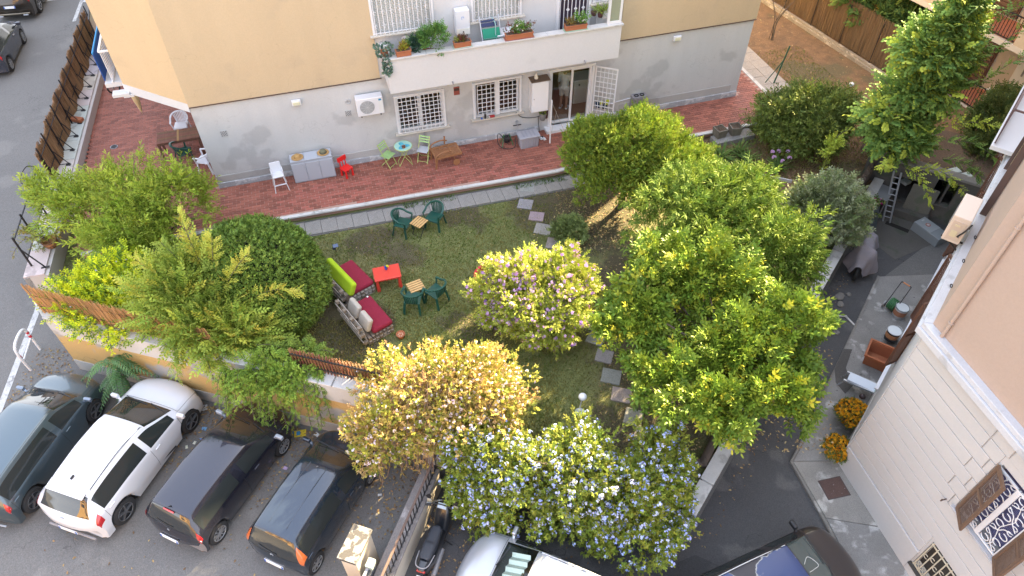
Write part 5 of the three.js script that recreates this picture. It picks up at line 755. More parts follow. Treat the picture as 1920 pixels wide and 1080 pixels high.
bush('pittosporum_tree', 'rounded tree half in sun half in shade by the patio door', 'tree', foot(1176, 300, 1.9), { grow: 1.04, geo: sTiny, pal: G.pitto, pal2: [[.26, .30, .04], [.22, .28, .04]], p2: .18, cl: 430, sp: 36, cr: .26, rough: .35, up: .45, out: .9, seed: 13, scale: 1.35, th: 1.1, tr: .09, limbs: 12,
  blobs: [[0, 2.0, 0, 1.7, 1.15, 1.2], [-1.1, 2.0, -.3, .9, 1.0, .9], [1.0, 2.0, .1, 1.1, 1.0, .9], [.4, 2.3, -.5, 1.2, .9, .8], [-.4, 1.5, .8, 1.1, .9, .6], [1.9, 1.6, .2, .7, .7, .7], [.9, 1.4, .8, .9, .7, .5], [1.7, 1.6, .9, .8, .8, .6]] });
bush('small_round_shrub', 'small pale green round shrub near the stepping stones', 'shrub', foot(1068, 437, .3), { geo: sSmall, pal: [[.20, .26, .085], [.24, .30, .10], [.15, .20, .06]], cl: 46, sp: 16, cr: .12, rough: .25, seed: 14, th: .1, tr: .02, limbs: 3, blobs: [[0, .38, 0, .42, .34, .4]] });
bush('pale_leaved_shrub', 'pale grey green rounded shrub by the board fence', 'shrub', foot(1546, 385, 1.1), { grow: .9, geo: sSmall, pal: G.pale, pal2: [[.30, .33, .2]], p2: .2, cl: 190, sp: 24, cr: .24, rough: .35, seed: 15, scale: 1.2, th: .6, blobs: [[0, 1.25, 0, 1.1, .85, .9], [.5, 1.0, .4, .8, .7, .6], [-.5, 1.1, .2, .8, .75, .7], [.1, .8, .8, .8, .6, .5]] });
bush('dark_leafy_shrub', 'wide dark green shrub at the right end of the terrace', 'shrub', foot(1512, 230, 1.0), { geo: sNarrow, pal: G.olive, pal2: [[.14, .19, .05]], p2: .2, cl: 240, sp: 22, cr: .28, rough: .5, up: .5, seed: 16, th: .4, trunks: [[0, 0], [.3, 0], [-.3, .1]], blobs: [[0, 1.15, 0, 1.4, .9, 1.0], [-.9, 1.1, -.1, .85, .7, .7], [.8, 1.2, -.2, .9, .8, .8], [.1, .9, .7, 1.1, .6, .6]], shoots: [[[-1.3, 1.2, 0], [-2.0, 1.3, .1], .1, 10], [[-.3, 1.8, -.3], [-.5, 2.4, -.5], 0, 10], [[.8, 1.8, -.3], [1.2, 2.3, -.5], 0, 10]] });
bush('vine_tree', 'tall tree smothered in heart leaved vine with long shoots in front of the balcony block', 'tree', foot(1716, 182, 3.0), { grow: .86, geo: sHeart, pal: G.vine, pal2: G.viney, p2: .2, cl: 330, sp: 15, cr: .32, rough: .7, up: .1, out: .9, seed: 17, th: 2.2, tr: .12, limbs: 14, trunks: [[0, 0], [.3, .2]],
  blobs: [[0, 3.4, 0, .95, 1.0, .9], [-.5, 2.6, .2, .95, .8, .8], [.1, 4.5, -.2, .9, .9, .8], [.35, 5.5, -.3, .8, .8, .7], [-.5, 1.9, .7, .8, .6, .6], [.2, 2.0, 1.0, .7, .5, .5], [.7, 3.7, .2, .6, .6, .6], [.7, 4.8, 0, .6, .6, .6], [.6, 6.2, -.5, .7, .6, .6], [-.4, 4.9, -.4, .6, .6, .5]],
  shoots: [[[1.2, 3.6, .6], [3.0, 4.9, .3], .2, 22], [[1.3, 4.4, .3], [2.9, 6.2, 0], .2, 22], [[1.3, 5.4, .1], [2.6, 7.4, -.2], .1, 22], [[.8, 2.6, 1.0], [2.9, 2.3, 1.3], .35, 24, G.viney], [[.8, 2.2, 1.2], [2.6, 1.6, 1.7], .3, 22], [[.7, 1.8, 1.6], [2.3, 1.0, 2.1], .3, 20], [[0, 1.6, 1.8], [1.5, 1.0, 2.5], .3, 18, G.viney], [[-.4, 1.5, 1.7], [.4, .8, 2.6], .3, 16, G.viney], [[.9, 6.9, -.5], [1.6, 8.3, -.8], 0, 18, G.viney], [[.2, 6.0, -.4], [-.2, 7.4, -.8], 0, 16], [[-.9, 3.2, .2], [-1.5, 3.8, .2], .1, 12], [[-1.0, 2.2, .6], [-1.7, 2.4, .8], .2, 12], [[1.3, 6.6, -.3], [2.4, 7.8, -.3], .1, 18], [[-.8, 1.3, 1.7], [-1.4, 1.9, 2.2], .3, 12, G.viney]] });
bush('climbing_vine', 'green climbing vine heaped over the top of the tall reed fence', 'vine', foot(1650, 35, 1.3), { geo: sHeart, pal: [[.11, .20, .05], [.15, .24, .055]], cl: 120, sp: 18, cr: .3, rough: .5, seed: 18, scale: .9, th: 1, limbs: 4, blobs: [[0, 1.5, 0, 1.2, .7, .8], [-.9, 1.9, -.6, .9, .6, .6], [.9, 1.4, .6, .8, .6, .6]] });
bush('wall_hedge', 'dark ivy hedge along the far end of the white house wall', 'hedge', foot(1872, 225, 1.3), { geo: sSmall, pal: G.hedge, pal2: [[.12, .16, .05]], p2: .15, cl: 230, sp: 20, cr: .28, rough: .4, seed: 19, th: .4, limbs: 6, scale: 1.2, blobs: [[0, 1.1, 0, .8, .9, .8], [.4, 1.1, -.7, .7, .8, .6], [-.5, .9, .7, .7, .8, .7], [-.9, .7, 1.5, .6, .7, .7]] });
bush('climbing_shoot', 'thin upright shoot of yellow green leaves beside the pale shrub', 'vine', foot(1550, 300, .9), { geo: sSmall, pal: G.viney, cl: 10, sp: 10, cr: .1, seed: 20, th: .1, tr: .015, limbs: 1, blobs: [[0, 1.3, 0, .14, .5, .14]], shoots: [[[0, .4, 0], [.05, 1.8, -.05], 0, 20], [[.05, 1.8, -.05], [.5, 2.0, -.1], .1, 8]] });
bush('court_creeper', 'sparse dark creeper at the house wall by the court end', 'plant', foot(1805, 345, .4), { geo: sSmall, pal: G.hedge, cl: 26, sp: 12, cr: .14, seed: 21, th: .1, tr: .015, limbs: 2, blobs: [[0, .5, 0, .35, .4, .35]] });
{ // withered plant on the street wall, a few yellowing twigs
  bush('straggly_plant', 'straggly yellowing plant in a pot on the street wall', 'plant', at(97, 462, 1.44), { geo: sSmall, pal: [[.30, .27, .07], [.22, .24, .06]], cl: 9, sp: 5, cr: .12, seed: 22, th: .3, tr: .012, limbs: 3, blobs: [[0, .5, 0, .4, .35, .35]], shoots: [[[0, .3, 0], [-.9, .5, 0], .2, 12], [[0, .3, 0], [-.7, .3, .7], .3, 10], [[.1, .3, .1], [.2, .8, .9], .3, 10]] });
  const p = thing('basket_pot', 'round woven basket pot on the marble capping of the street wall', 'pot', at(98, 460, 1.43)); obj('basket', lathe([[.001, 0], [.16, 0], [.2, .1], [.22, .22], [.2, .24], [.18, .2], [.17, .12], [.001, .12]], 20), tint(MT.reed, [1.1, .9, .8]), p); obj('hoop', [tor(.205, .012, 0, .1, 0, 1.57), tor(.222, .014, 0, .22, 0, 1.57)], MT.brownwood, p);
}
{ // young tree of heaven by the parked cars: long pinnate fronds
  const t = thing('tree_of_heaven', 'young tree with long feathery fronds between the wall and the parked cars', 'plant', at(250, 735, 0)), lf = leafGeo(.14, .045, .2, .2, 3);
  for (let k = 0; k < 30; k++) { const a = k * 2.4 + rr(-.3, .3), L = rr(.65, 1.05), h = rr(.5, 1.5), gs = [], n = 13, rise = rr(.1, .4);
    const P = s => V(Math.cos(a) * L * s, h + rise * Math.sin(s * 2.4) * .6 - .45 * s * s, Math.sin(a) * L * s);
    for (let i = 1; i <= n; i++) for (const sd of [-1, 1]) { const p = P(i / n), tan = P(Math.min(1, i / n + .02)).sub(P(i / n - .02)).normalize(), side = V(-tan.z, 0, tan.x).multiplyScalar(sd).addScaledVector(tan, .35).add(V(0, -.25, 0)).normalize(), z = V(0, 1, 0).addScaledVector(side, -side.y).normalize(), x = new THREE.Vector3().crossVectors(side, z), s = Math.sin(.5 + 2.4 * i / n) * .9 + .25; gs.push(lf.clone().applyMatrix4(new THREE.Matrix4().makeBasis(x.multiplyScalar(s), side.clone().multiplyScalar(s), z.multiplyScalar(s)).setPosition(p))); }
    gs.push(tube([V(0, h * .8, 0), P(.3), P(.65), P(1)], .007, 4, 8)); obj('frond', gs, leafMatC[k % 3], t); }
  obj('stem', rod([0, 0, 0], [.05, 1.1, 0], .03, .015, 7), BARK, t);
}
{ // strap-leaved clumps
  const strap = (u, v, n, L, label, group, fl) => { const t = thing('strap_leaf_plant', label, 'plant', at(u, v, YG), rr(0, 6), group), f = new Fol(), g = leafGeo(1, .055, .3, .55, 4); for (let i = 0; i < n; i++) { const a = rr(0, 6.28), e = rr(.5, 1.35); f.add(V(rr(-.1, .1), .02, rr(-.1, .1)), V(Math.cos(a) * Math.cos(e), Math.sin(e), Math.sin(a) * Math.cos(e)), [1, L * rr(.7, 1.2), L], tone([[.10, .18, .04], [.14, .22, .05], [.19, .25, .07]], .2), V(-Math.cos(a) * .3, 1, -Math.sin(a) * .3)); } f.build('leaves', g, LEAFM, t);
    if (fl) for (let k = 0; k < 6; k++) { const a = k * 1.05, p = V(Math.cos(a) * .3, rr(.5, .7), Math.sin(a) * .3); obj('flower_stalk', rod([0, 0, 0], p, .008, .006, 5), std([.12, .2, .06], .7), t); obj('flower', T(flowerGeo(9, .06, .05, 5), p.x, p.y, p.z), phy([.55, .33, .55], .7, { transmission: .3, side: THREE.DoubleSide }), t); } };
  strap(1455, 318, 60, .55, 'strap leaved plant with pinkish lilac flowers under the dark shrub', undefined, true);
  strap(1350, 300, 90, .6, 'clump of arching strap leaves at the terrace edge, nearer the sunlit tree', undefined); strap(1398, 308, 80, .55, 'clump of arching strap leaves at the terrace edge, nearer the stone planters', undefined);
  strap(1385, 290, 50, .5, 'lower strap leaved clump just below the two stone planters', undefined);
}
{ // bare canes in the dry garden
  const t = thing('bare_canes', 'few bare thin canes standing in the dry far garden', 'plant', at(1446, 74, YG)); for (let k = 0; k < 7; k++) obj('cane', tube([[rr(-.1, .1), 0, rr(-.1, .1)], [rr(-.2, .2), .8, rr(-.15, .15)], [rr(-.6, .6), rr(1.4, 1.9), rr(-.3, .3)]], .012, 5, 8), BARK, t);
}
// ---------------------------------------------------------------- cars: one lofted skin cut into panels and panes
const CARS = {}; // station rows: x / L, shoulder / H, top / H, half width / (W/2), roof half width / (W/2)
CARS.hatch = [[-.5, .34, .37, .84, .70], [-.498, .42, .46, .93, .80], [-.488, .50, .545, .965, .86], [-.478, .55, .60, .975, .83], [-.455, .60, .74, .985, .76], [-.425, .625, .88, .99, .71], [-.39, .635, .955, .995, .685], [-.30, .635, .985, 1, .68], [-.12, .625, 1, 1, .69], [.04, .61, .985, 1, .69], [.115, .605, .95, 1, .685], [.20, .60, .83, 1, .72], [.285, .59, .695, 1, .76], [.315, .58, .655, .995, .79], [.40, .54, .605, .98, .79], [.455, .48, .545, .955, .74], [.483, .40, .47, .91, .68], [.497, .31, .36, .85, .62], [.5, .25, .28, .80, .58]];
CARS.sport = [[-.5, .36, .39, .82, .66], [-.498, .44, .48, .92, .76], [-.487, .52, .56, .96, .83], [-.472, .565, .61, .975, .80], [-.435, .61, .73, .985, .72], [-.39, .635, .87, .99, .66], [-.35, .645, .935, .995, .64], [-.27, .645, .97, 1, .64], [-.12, .63, 1, 1, .66], [.0, .615, .985, 1, .66], [.07, .605, .945, 1, .66], [.16, .60, .82, 1, .71], [.255, .595, .70, 1, .77], [.29, .59, .665, .995, .80], [.39, .56, .63, .985, .81], [.45, .50, .57, .955, .76], [.482, .42, .49, .91, .68], [.497, .32, .37, .84, .60], [.5, .25, .28, .78, .56]];
CARS.van = [[-.5, .36, .39, .86, .72], [-.498, .44, .48, .94, .82], [-.49, .52, .56, .97, .86], [-.48, .58, .64, .98, .82], [-.465, .61, .80, .985, .77], [-.44, .625, .93, .99, .74], [-.41, .63, .975, .995, .73], [-.30, .63, .995, 1, .73], [-.12, .62, 1, 1, .73], [.06, .605, .98, 1, .72], [.12, .60, .945, 1, .72], [.215, .595, .80, 1, .75], [.30, .585, .66, 1, .79], [.325, .575, .63, .995, .81], [.41, .53, .575, .98, .80], [.46, .46, .51, .955, .74], [.485, .38, .44, .91, .68], [.497, .30, .34, .85, .62], [.5, .24, .27, .80, .58]];
function wheelOn(parent, x, z, side, R, rimMat, spokes, wide = .19) {
  const w = new THREE.Group(); w.name = 'wheel'; w.position.set(x, R, z); parent.add(w);
  const sd = side; // +1 right
  obj('tyre', T(lathe([[R * .66, -wide / 2], [R * .93, -wide / 2], [R, -wide * .32], [R, wide * .32], [R * .93, wide / 2], [R * .66, wide / 2]], 30), 0, 0, 0, Math.PI / 2), std([.022, .022, .023], .85), w);
  obj('rim_well', T(cy(R * .66, R * .66, wide * .7, 0, 0, 0, 24), 0, 0, -sd * wide * .1, Math.PI / 2), std([.03, .03, .032], .6), w);
  const g = [tor(R * .645, R * .035, 0, 0, sd * wide * .46, 0, 0, 0, 6, 28), T(cy(R * .14, R * .14, .03, 0, 0, 0, 14), 0, 0, sd * wide * .44, Math.PI / 2)];
  for (let k = 0; k < spokes; k++) { const a = k * 6.2832 / spokes; g.push(bar([Math.cos(a) * R * .1, Math.sin(a) * R * .1, sd * wide * .43], [Math.cos(a + .12) * R * .64, Math.sin(a + .12) * R * .64, sd * wide * .45], spokes > 6 ? R * .10 : R * .17, .022)); }
  obj('rim', g, rimMat, w);
}
function car(name, label, c, o) {
  const { L, W, H, wb, fo } = o, rows = CARS[o.kind], R = o.R ?? .31, t = thing(name, label, 'car', [c.x, 0, c.z], c.turn);
  const xf = L / 2 - fo, xr = xf - wb, n = rows.length;
  const cr = k => { const p = rows.map(r => r[k]); return s => { const f = clamp(s, 0, 1) * (n - 1), i = Math.min(n - 2, Math.floor(f)), u = f - i, p0 = p[Math.max(0, i - 1)], p1 = p[i], p2 = p[i + 1], p3 = p[Math.min(n - 1, i + 2)]; let m1 = (p2 - p0) / 2, m2 = (p3 - p1) / 2; if ((p1 - p0) * (p2 - p1) <= 0) m1 = 0; if ((p2 - p1) * (p3 - p2) <= 0) m2 = 0; const u2 = u * u, u3 = u2 * u; return (2 * u3 - 3 * u2 + 1) * p1 + (u3 - 2 * u2 + u) * m1 + (-2 * u3 + 3 * u2) * p2 + (u3 - u2) * m2; }; };
  const [fx, fb, ft, fw, fr] = [0, 1, 2, 3, 4].map(cr);
  const TK = [0, .2, .45, .74, .84, 1];
  function S(s, tt, sd, off = 0) { // sd: side sign; tt in 0..1 from sill to centre line
    const x = fx(s) * L, yb = Math.max(.17, .125 * H), belt = fb(s) * H, top = ft(s) * H, w = fw(s) * W / 2, wr = Math.min(fr(s) * W / 2, w * .97);
    let y0 = yb + (s < .06 || s > .94 ? .04 : 0); for (const xw of [xf, xr]) { const d = Math.abs(x - xw), RR = R + .055; if (d < RR) y0 = Math.max(y0, R + Math.sqrt(RR * RR - d * d)); }
    y0 = Math.min(y0, belt - .06); const ym = Math.max(lerp(yb, belt, .48), y0 + (belt - y0) * .3);
    const ys = [y0, ym, belt, belt + (top - belt) * .80, belt + (top - belt) * .955, top + .012 * H * (wr > .3 ? 1 : 0)], zs = [w * .945, w, w * .965, wr, wr * .84, 0];
    let i = 0; while (i < 4 && tt > TK[i + 1]) i++; const u = clamp((tt - TK[i]) / (TK[i + 1] - TK[i]), 0, 1);
    const cat = (a) => { const p0 = a[Math.max(0, i - 1)], p1 = a[i], p2 = a[i + 1], p3 = a[Math.min(5, i + 2)]; let m1 = i === 0 ? p2 - p1 : (p2 - p0) / (TK[i + 1] - TK[Math.max(0, i - 1)]) * (TK[i + 1] - TK[i]), m2 = i === 4 ? (a === zs ? p2 - p1 : 0) : (p3 - p1) / (TK[Math.min(5, i + 2)] - TK[i]) * (TK[i + 1] - TK[i]); if ((p1 - p0) * (p2 - p1) <= 0 && i) m1 = 0; if ((p2 - p1) * (p3 - p2) <= 0 && i < 4) m2 = 0; const lim = 1.6 * Math.abs(p2 - p1); m1 = clamp(m1, -lim, lim); m2 = clamp(m2, -lim, lim); const u2 = u * u, u3 = u2 * u; return (2 * u3 - 3 * u2 + 1) * p1 + (u3 - 2 * u2 + u) * m1 + (-2 * u3 + 3 * u2) * p2 + (u3 - u2) * m2; };
    const y = cat(ys), z = Math.max(0, cat(zs)), q = z / (W / 2), bow = sst(.62, 1, s) * (o.bowF ?? .30) * (s < .72 ? .55 : 1) + sst(.32, 0, s) * (o.bowR ?? .20);
    const xx = x - (s > .5 ? 1 : -1) * bow * Math.pow(q, 2.6);
    return V(xx, y, sd * z);
  }
  const Nrm = (s, tt, sd) => { const e = .004, a = S(Math.min(1, s + e), tt, sd).sub(S(Math.max(0, s - e), tt, sd)), b = S(s, Math.min(1, tt + e), sd).sub(S(s, Math.max(0, tt - e), sd)); const m = new THREE.Vector3().crossVectors(a, b).multiplyScalar(sd); if (tt > .995) return V(m.x, Math.abs(m.y) + 1e-6, 0).normalize(); return m.lengthSq() < 1e-12 ? V(0, 1, 0) : m.normalize(); };
  // grid of cells; each patch takes its cells, the rest is body
  const P = o.patches, sB = new Set([0, 1]), tB = new Set(TK); for (const p of P) { sB.add(p.s[0]); sB.add(p.s[1]); tB.add(p.t[0]); tB.add(p.t[1]); }
  const fine = (set, step) => { const a = [...set].sort((x, y) => x - y), out = []; for (let i = 0; i < a.length - 1; i++) { const m = Math.max(1, Math.ceil((a[i + 1] - a[i]) / step)); for (let k = 0; k < m; k++) out.push(lerp(a[i], a[i + 1], k / m)); } out.push(a[a.length - 1]); return out; };
  const sl = fine(sB, .0125), tl = fine(tB, .06), acc = new Map();
  for (const sd of [1, -1]) for (let i = 0; i < sl.length - 1; i++) for (let j = 0; j < tl.length - 1; j++) {
    const sm = (sl[i] + sl[i + 1]) / 2, tm = (tl[j] + tl[j + 1]) / 2; let key = 'body', pt = null; for (const p of P) if (sm > p.s[0] && sm < p.s[1] && tm > p.t[0] && tm < p.t[1] && (!p.side || p.side === sd)) { key = p.name + (p.both ? '' : sd > 0 ? '+' : '-') + (p.id ?? ''); pt = p; }
    if (!acc.has(key)) acc.set(key, { p: pt, pos: [], nor: [] }); const A = acc.get(key), off = pt?.off ?? 0;
    const q = [[i, j], [i + 1, j], [i + 1, j + 1], [i, j + 1]].map(([a, b]) => { const nn = Nrm(sl[a], tl[b], sd), v = S(sl[a], tl[b], sd).addScaledVector(nn, off); return [v, nn]; });
    for (const k of sd > 0 ? [0, 1, 2, 0, 2, 3] : [0, 2, 1, 0, 3, 2]) { A.pos.push(...q[k][0].toArray()); A.nor.push(...q[k][1].toArray()); } }
  const paint = o.paint;
  for (const [key, A] of acc) { const g = new THREE.BufferGeometry(); g.setAttribute('position', new THREE.Float32BufferAttribute(A.pos, 3)); g.setAttribute('normal', new THREE.Float32BufferAttribute(A.nor, 3)); const m = obj(A.p ? A.p.name : 'body', g, A.p?.mat ?? paint, t); if (A.p?.label) m.userData.label = A.p.label; }
  // ends and underside
  const cap = s => { const pts = []; for (let j = 0; j <= 14; j++) pts.push(S(s, j / 14, 1)); for (let j = 13; j >= 0; j--) pts.push(S(s, j / 14, -1)); const g = new THREE.BufferGeometry(), ar = [], ctr = pts.reduce((a, b) => a.add(b), V(0, 0, 0)).multiplyScalar(1 / pts.length); for (let k = 0; k < pts.length; k++) { const a = pts[k], b = pts[(k + 1) % pts.length]; ar.push(...ctr.toArray(), ...(s > .5 ? [...b.toArray(), ...a.toArray()] : [...a.toArray(), ...b.toArray()])); } g.setAttribute('position', new THREE.Float32BufferAttribute(ar, 3)); g.computeVertexNormals(); return g; };
  obj('end_panel', cap(0), o.bumper ?? paint, t); obj('end_panel', cap(1), o.bumper ?? MT.black, t);
  obj('underbody', [bx(L * .9, .22, W * .62, 0, .30, 0), bx(wb - 2 * R - .14, .2, W * .88, (xf + xr) / 2, .29, 0), ...[xf, xr].flatMap(x => [bx(R * 2.1, .5, W * .45, x, .5, 0)])], MT.black, t);
  // seams: thin black strips standing in for the gaps along door, bonnet and tailgate joints
  for (const q of o.seams ?? []) for (const sd of q.side ? [q.side] : [1, -1]) { const A = [], m = 26, w = .008; for (let k = 0; k < m; k++) { const e = [k / m, (k + 1) / m].map(u => [lerp(q.a[0], q.b[0], u), lerp(q.a[1], q.b[1], u)]); const c4 = e.map(([s, tt]) => { const p = S(s, tt, sd).addScaledVector(Nrm(s, tt, sd), .0025), d = S(lerp(s, q.b[0], .02) + (q.b[0] === s ? 0 : 0), lerp(tt, q.b[1], .02), sd), dd = q.b[0] === q.a[0] ? V(1, 0, 0) : new THREE.Vector3().crossVectors(S(s + .01, tt, sd).sub(S(s - .01, tt, sd)), Nrm(s, tt, sd)).normalize(); return [p.clone().addScaledVector(dd, w / 2), p.clone().addScaledVector(dd, -w / 2)]; }); A.push(...c4[0][0].toArray(), ...c4[0][1].toArray(), ...c4[1][1].toArray(), ...c4[0][0].toArray(), ...c4[1][1].toArray(), ...c4[1][0].toArray()); } const g = new THREE.BufferGeometry(); g.setAttribute('position', new THREE.Float32BufferAttribute(A, 3)); g.computeVertexNormals(); obj('seam', g, MT.black, t); }
  for (const [x] of [[xf], [xr]]) for (const sd of [1, -1]) wheelOn(t, x, sd * (W / 2 - .115), sd, R, o.rim, o.spokes ?? 10);
  // mirrors, handles, plate, wipers
  for (const sd of [1, -1]) { const p = S(.66, .46, sd); obj('mirror', [rb(.1, .13, .21, .035, p.x + .02, p.y + .09, sd * (Math.abs(p.z) + .11)), bar([p.x, p.y + .02, p.z - sd * .03], [p.x + .02, p.y + .07, p.z + sd * .06], .05)], o.mirror ?? paint, t);
    for (const s of o.handles ?? []) { const h = S(s, .40, sd); obj('door_handle', rb(.17, .028, .03, .012, h.x, h.y, h.z + sd * .012), o.handle ?? paint, t); } }
  const pl = S(.055, o.plateT ?? .25, 1), px = S(.03, .97, 1); const py = o.plateY ?? .55, prx = o.plateX ?? -L / 2 - .012;
  obj('number_plate', [rb(.015, .11, .5, .004, prx, py, 0, 0, 0, -.12)], std([.72, .73, .74], .4), t); obj('plate_band', [bx(.017, .1, .045, prx - .001, py, .225, 0, 0, -.12), bx(.017, .1, .045, prx - .001, py, -.225, 0, 0, -.12)], std([.02, .10, .42], .4), t);
  if (o.wiper !== false) { const a = S(.655, .80, 1), b = S(.685, .99, -1), c2 = S(.655, .8, -1); obj('wiper', [bar([a.x + .10, a.y + .005, .10], [a.x - .02, a.y + .02, a.z * .92], .02, .014), bar([a.x + .10, a.y + .005, -.62], [a.x + .03, a.y + .03, .05], .02, .014)], MT.black, t); }
  o.extra?.(t, { S, Nrm, L, W, H }); return t;
}
const paintM = (c, rough = .3, met = .35) => phy(c, rough, { metalness: met, clearcoat: 1, clearcoatRoughness: .03 });
const lampRed = phy([.42, .012, .015], .12, { clearcoat: 1, clearcoatRoughness: .05 }), lampClear = phy([.55, .58, .62], .1, { clearcoat: 1, metalness: .3 }), lampOrange = phy([.55, .13, .03], .12, { clearcoat: 1 });
const GL = phy([.018, .021, .022], .03, { clearcoat: 1, clearcoatRoughness: .02, specularIntensity: 1 });
const GLS = phy([.022, .026, .026], .07, { specularIntensity: .6 });
const pst = (o = {}) => { // the usual panels; s along the length (0 tail .. 1 nose), t from sill to roof centre
  const q = { b: .50, wsA: .565, wsB: .675, rgA: .185, rgB: .305, r0: .335, ...o };
  return [
    { name: 'roof', s: [q.r0, q.wsA - .005], t: [.80, 1], both: true }, { name: 'bonnet', s: [.705, .875], t: [.62, 1], both: true },
    { name: 'front_door', s: [q.b, .655], t: [.06, .47] }, ...(q.doors === 2 ? [] : [{ name: 'rear_door', s: [.29, q.b - .002], t: [.10, .47] }]),
    { name: 'windscreen', s: [q.wsA, q.wsB], t: [.765, 1], both: true, mat: q.wsMat ?? GL, off: -.003 }, { name: 'rear_window', s: [q.rgA, q.rgB], t: [.775, 1], both: true, mat: GL, off: -.003 },
    { name: 'side_window', id: 'f', s: [q.b + .008, .645], t: [.485, .715], mat: GLS, off: -.004 }, { name: 'side_window', id: 'r', s: [q.sr ?? .315, q.b - .012], t: [.485, .715], mat: GLS, off: -.004 },
    { name: 'headlight', s: [.872, .925], t: [.47, .66], mat: lampClear, off: .004 }, { name: 'rear_bumper', s: [0, .10], t: [0, .5], mat: q.bumper, both: true },
    ...(q.tail ?? [{ name: 'tail_light', s: [.115, .215], t: [.40, .60], mat: lampRed, off: .006 }]), ...(q.more ?? [])].filter(p => p.mat !== undefined || !('mat' in p) || p.name !== 'rear_bumper');
};
const seamsFor = (b, doors = 4) => [{ a: [b, .06], b: [b, .47] }, { a: [.655, .06], b: [.655, .47] }, { a: [.705, .62], b: [.705, 1] }, { a: [.705, .62], b: [.875, .62] }, { a: [.335, .80], b: [.56, .80] }, ...(doors === 4 ? [{ a: [.29, .2], b: [.29, .47] }] : []), { a: [.312, .80], b: [.312, 1] }];
// from where two tyres of the right side touch the ground
function stand(r, f, o) { const a = at(...r, 0), b = at(...f, 0), d = b.clone().sub(a).normalize(), turn = Math.atan2(-d.z, d.x), rt = V(Math.sin(turn), 0, Math.cos(turn)); const xr = o.L / 2 - o.fo - o.wb, m = a.clone().lerp(b, .5); const mid = xr + o.wb / 2; m.addScaledVector(rt, -(o.W / 2 - .04)).addScaledVector(d, -mid); return { x: m.x, z: m.z, turn }; }
const alloy = std([.52, .53, .55], .35, { metalness: .8 }), darkAlloy = std([.20, .205, .215], .4, { metalness: .7 });
{ // white crossover
  const o = { kind: 'sport', L: 4.19, W: 1.80, H: 1.53, wb: 2.59, fo: .80, R: .34, paint: phy([.62, .63, .66], .3, { clearcoat: 1, clearcoatRoughness: .04 }), rim: darkAlloy, spokes: 5, handles: [.535, .345], plateY: .47, bowR: .26, patches: pst({ tail: [{ name: 'tail_light', s: [.10, .24], t: [.34, .56], mat: lampRed, off: .006 }], sr: .30 }), seams: seamsFor(.50) };
  o.extra = (t, { S, Nrm, L, H, W }) => { const a = S(.365, 1, 1); obj('antenna', rb(.11, .06, .035, .014, a.x, a.y + .03, 0), MT.black, t); for (const sd of [1, -1]) obj('roof_strip', tube([S(.345, .815, sd), S(.45, .815, sd), S(.555, .815, sd)].map(p => p.add(V(0, .004, 0))), .009, 5, 14), MT.black, t);
    const e = S(.30, 1, 1), sp1 = S(.29, .86, 1); obj('roof_spoiler', rb(.16, .03, 1.0, .012, e.x - .02, e.y + .0, 0, 0, 0, .22), o.paint, t); obj('lower_trim', rb(.05, .08, 1.3, .02, -L / 2 + .04, .30, 0), MT.greymetal, t); const bd = S(.14, 1, 1); obj('badge', rb(.02, .05, .11, .008, bd.x - .006, bd.y + .0, 0), MT.galv, t); for (const sd of [1, -1]) { const w = S(.3, .02, sd); obj('sill_trim', bar([S(.33, .03, sd).x, S(.33, .03, sd).y, S(.33, .03, sd).z], [S(.6, .03, sd).x, S(.6, .03, sd).y, S(.6, .03, sd).z], .03, .05), MT.black, t); } };
  car('parked_car', 'white crossover car parked nose to the ochre wall, second from the left', stand([247, 969], [366, 804], o), o);
}
{ // dark grey hatch at the far left
  const o = { kind: 'hatch', L: 4.06, W: 1.75, H: 1.45, wb: 2.54, fo: .82, R: .32, paint: paintM([.082, .115, .135], .3, .6), rim: darkAlloy, spokes: 5, handles: [.53, .335], plateY: .5, mirror: phy([.16, .20, .26], .25, { clearcoat: 1, metalness: .4 }), patches: pst({ tail: [{ name: 'tail_light', s: [.10, .24], t: [.38, .60], mat: lampRed, off: .006 }], sr: .30 }), seams: seamsFor(.50) };
  o.extra = (t, { S, L }) => { obj('lower_trim', rb(.04, .03, 1.2, .01, -L / 2 - .005, .3, 0), MT.galv, t); for (const sd of [1, -1]) { const p = S(.17, .49, sd); obj('lamp_trim', bar(S(.12, .40, sd).toArray(), S(.22, .42, sd).toArray(), .02), MT.galv, t); } };
  car('parked_car', 'dark grey hatchback at the far left, cut by the photo edge', stand([80, 944], [187, 786], o), o);
}
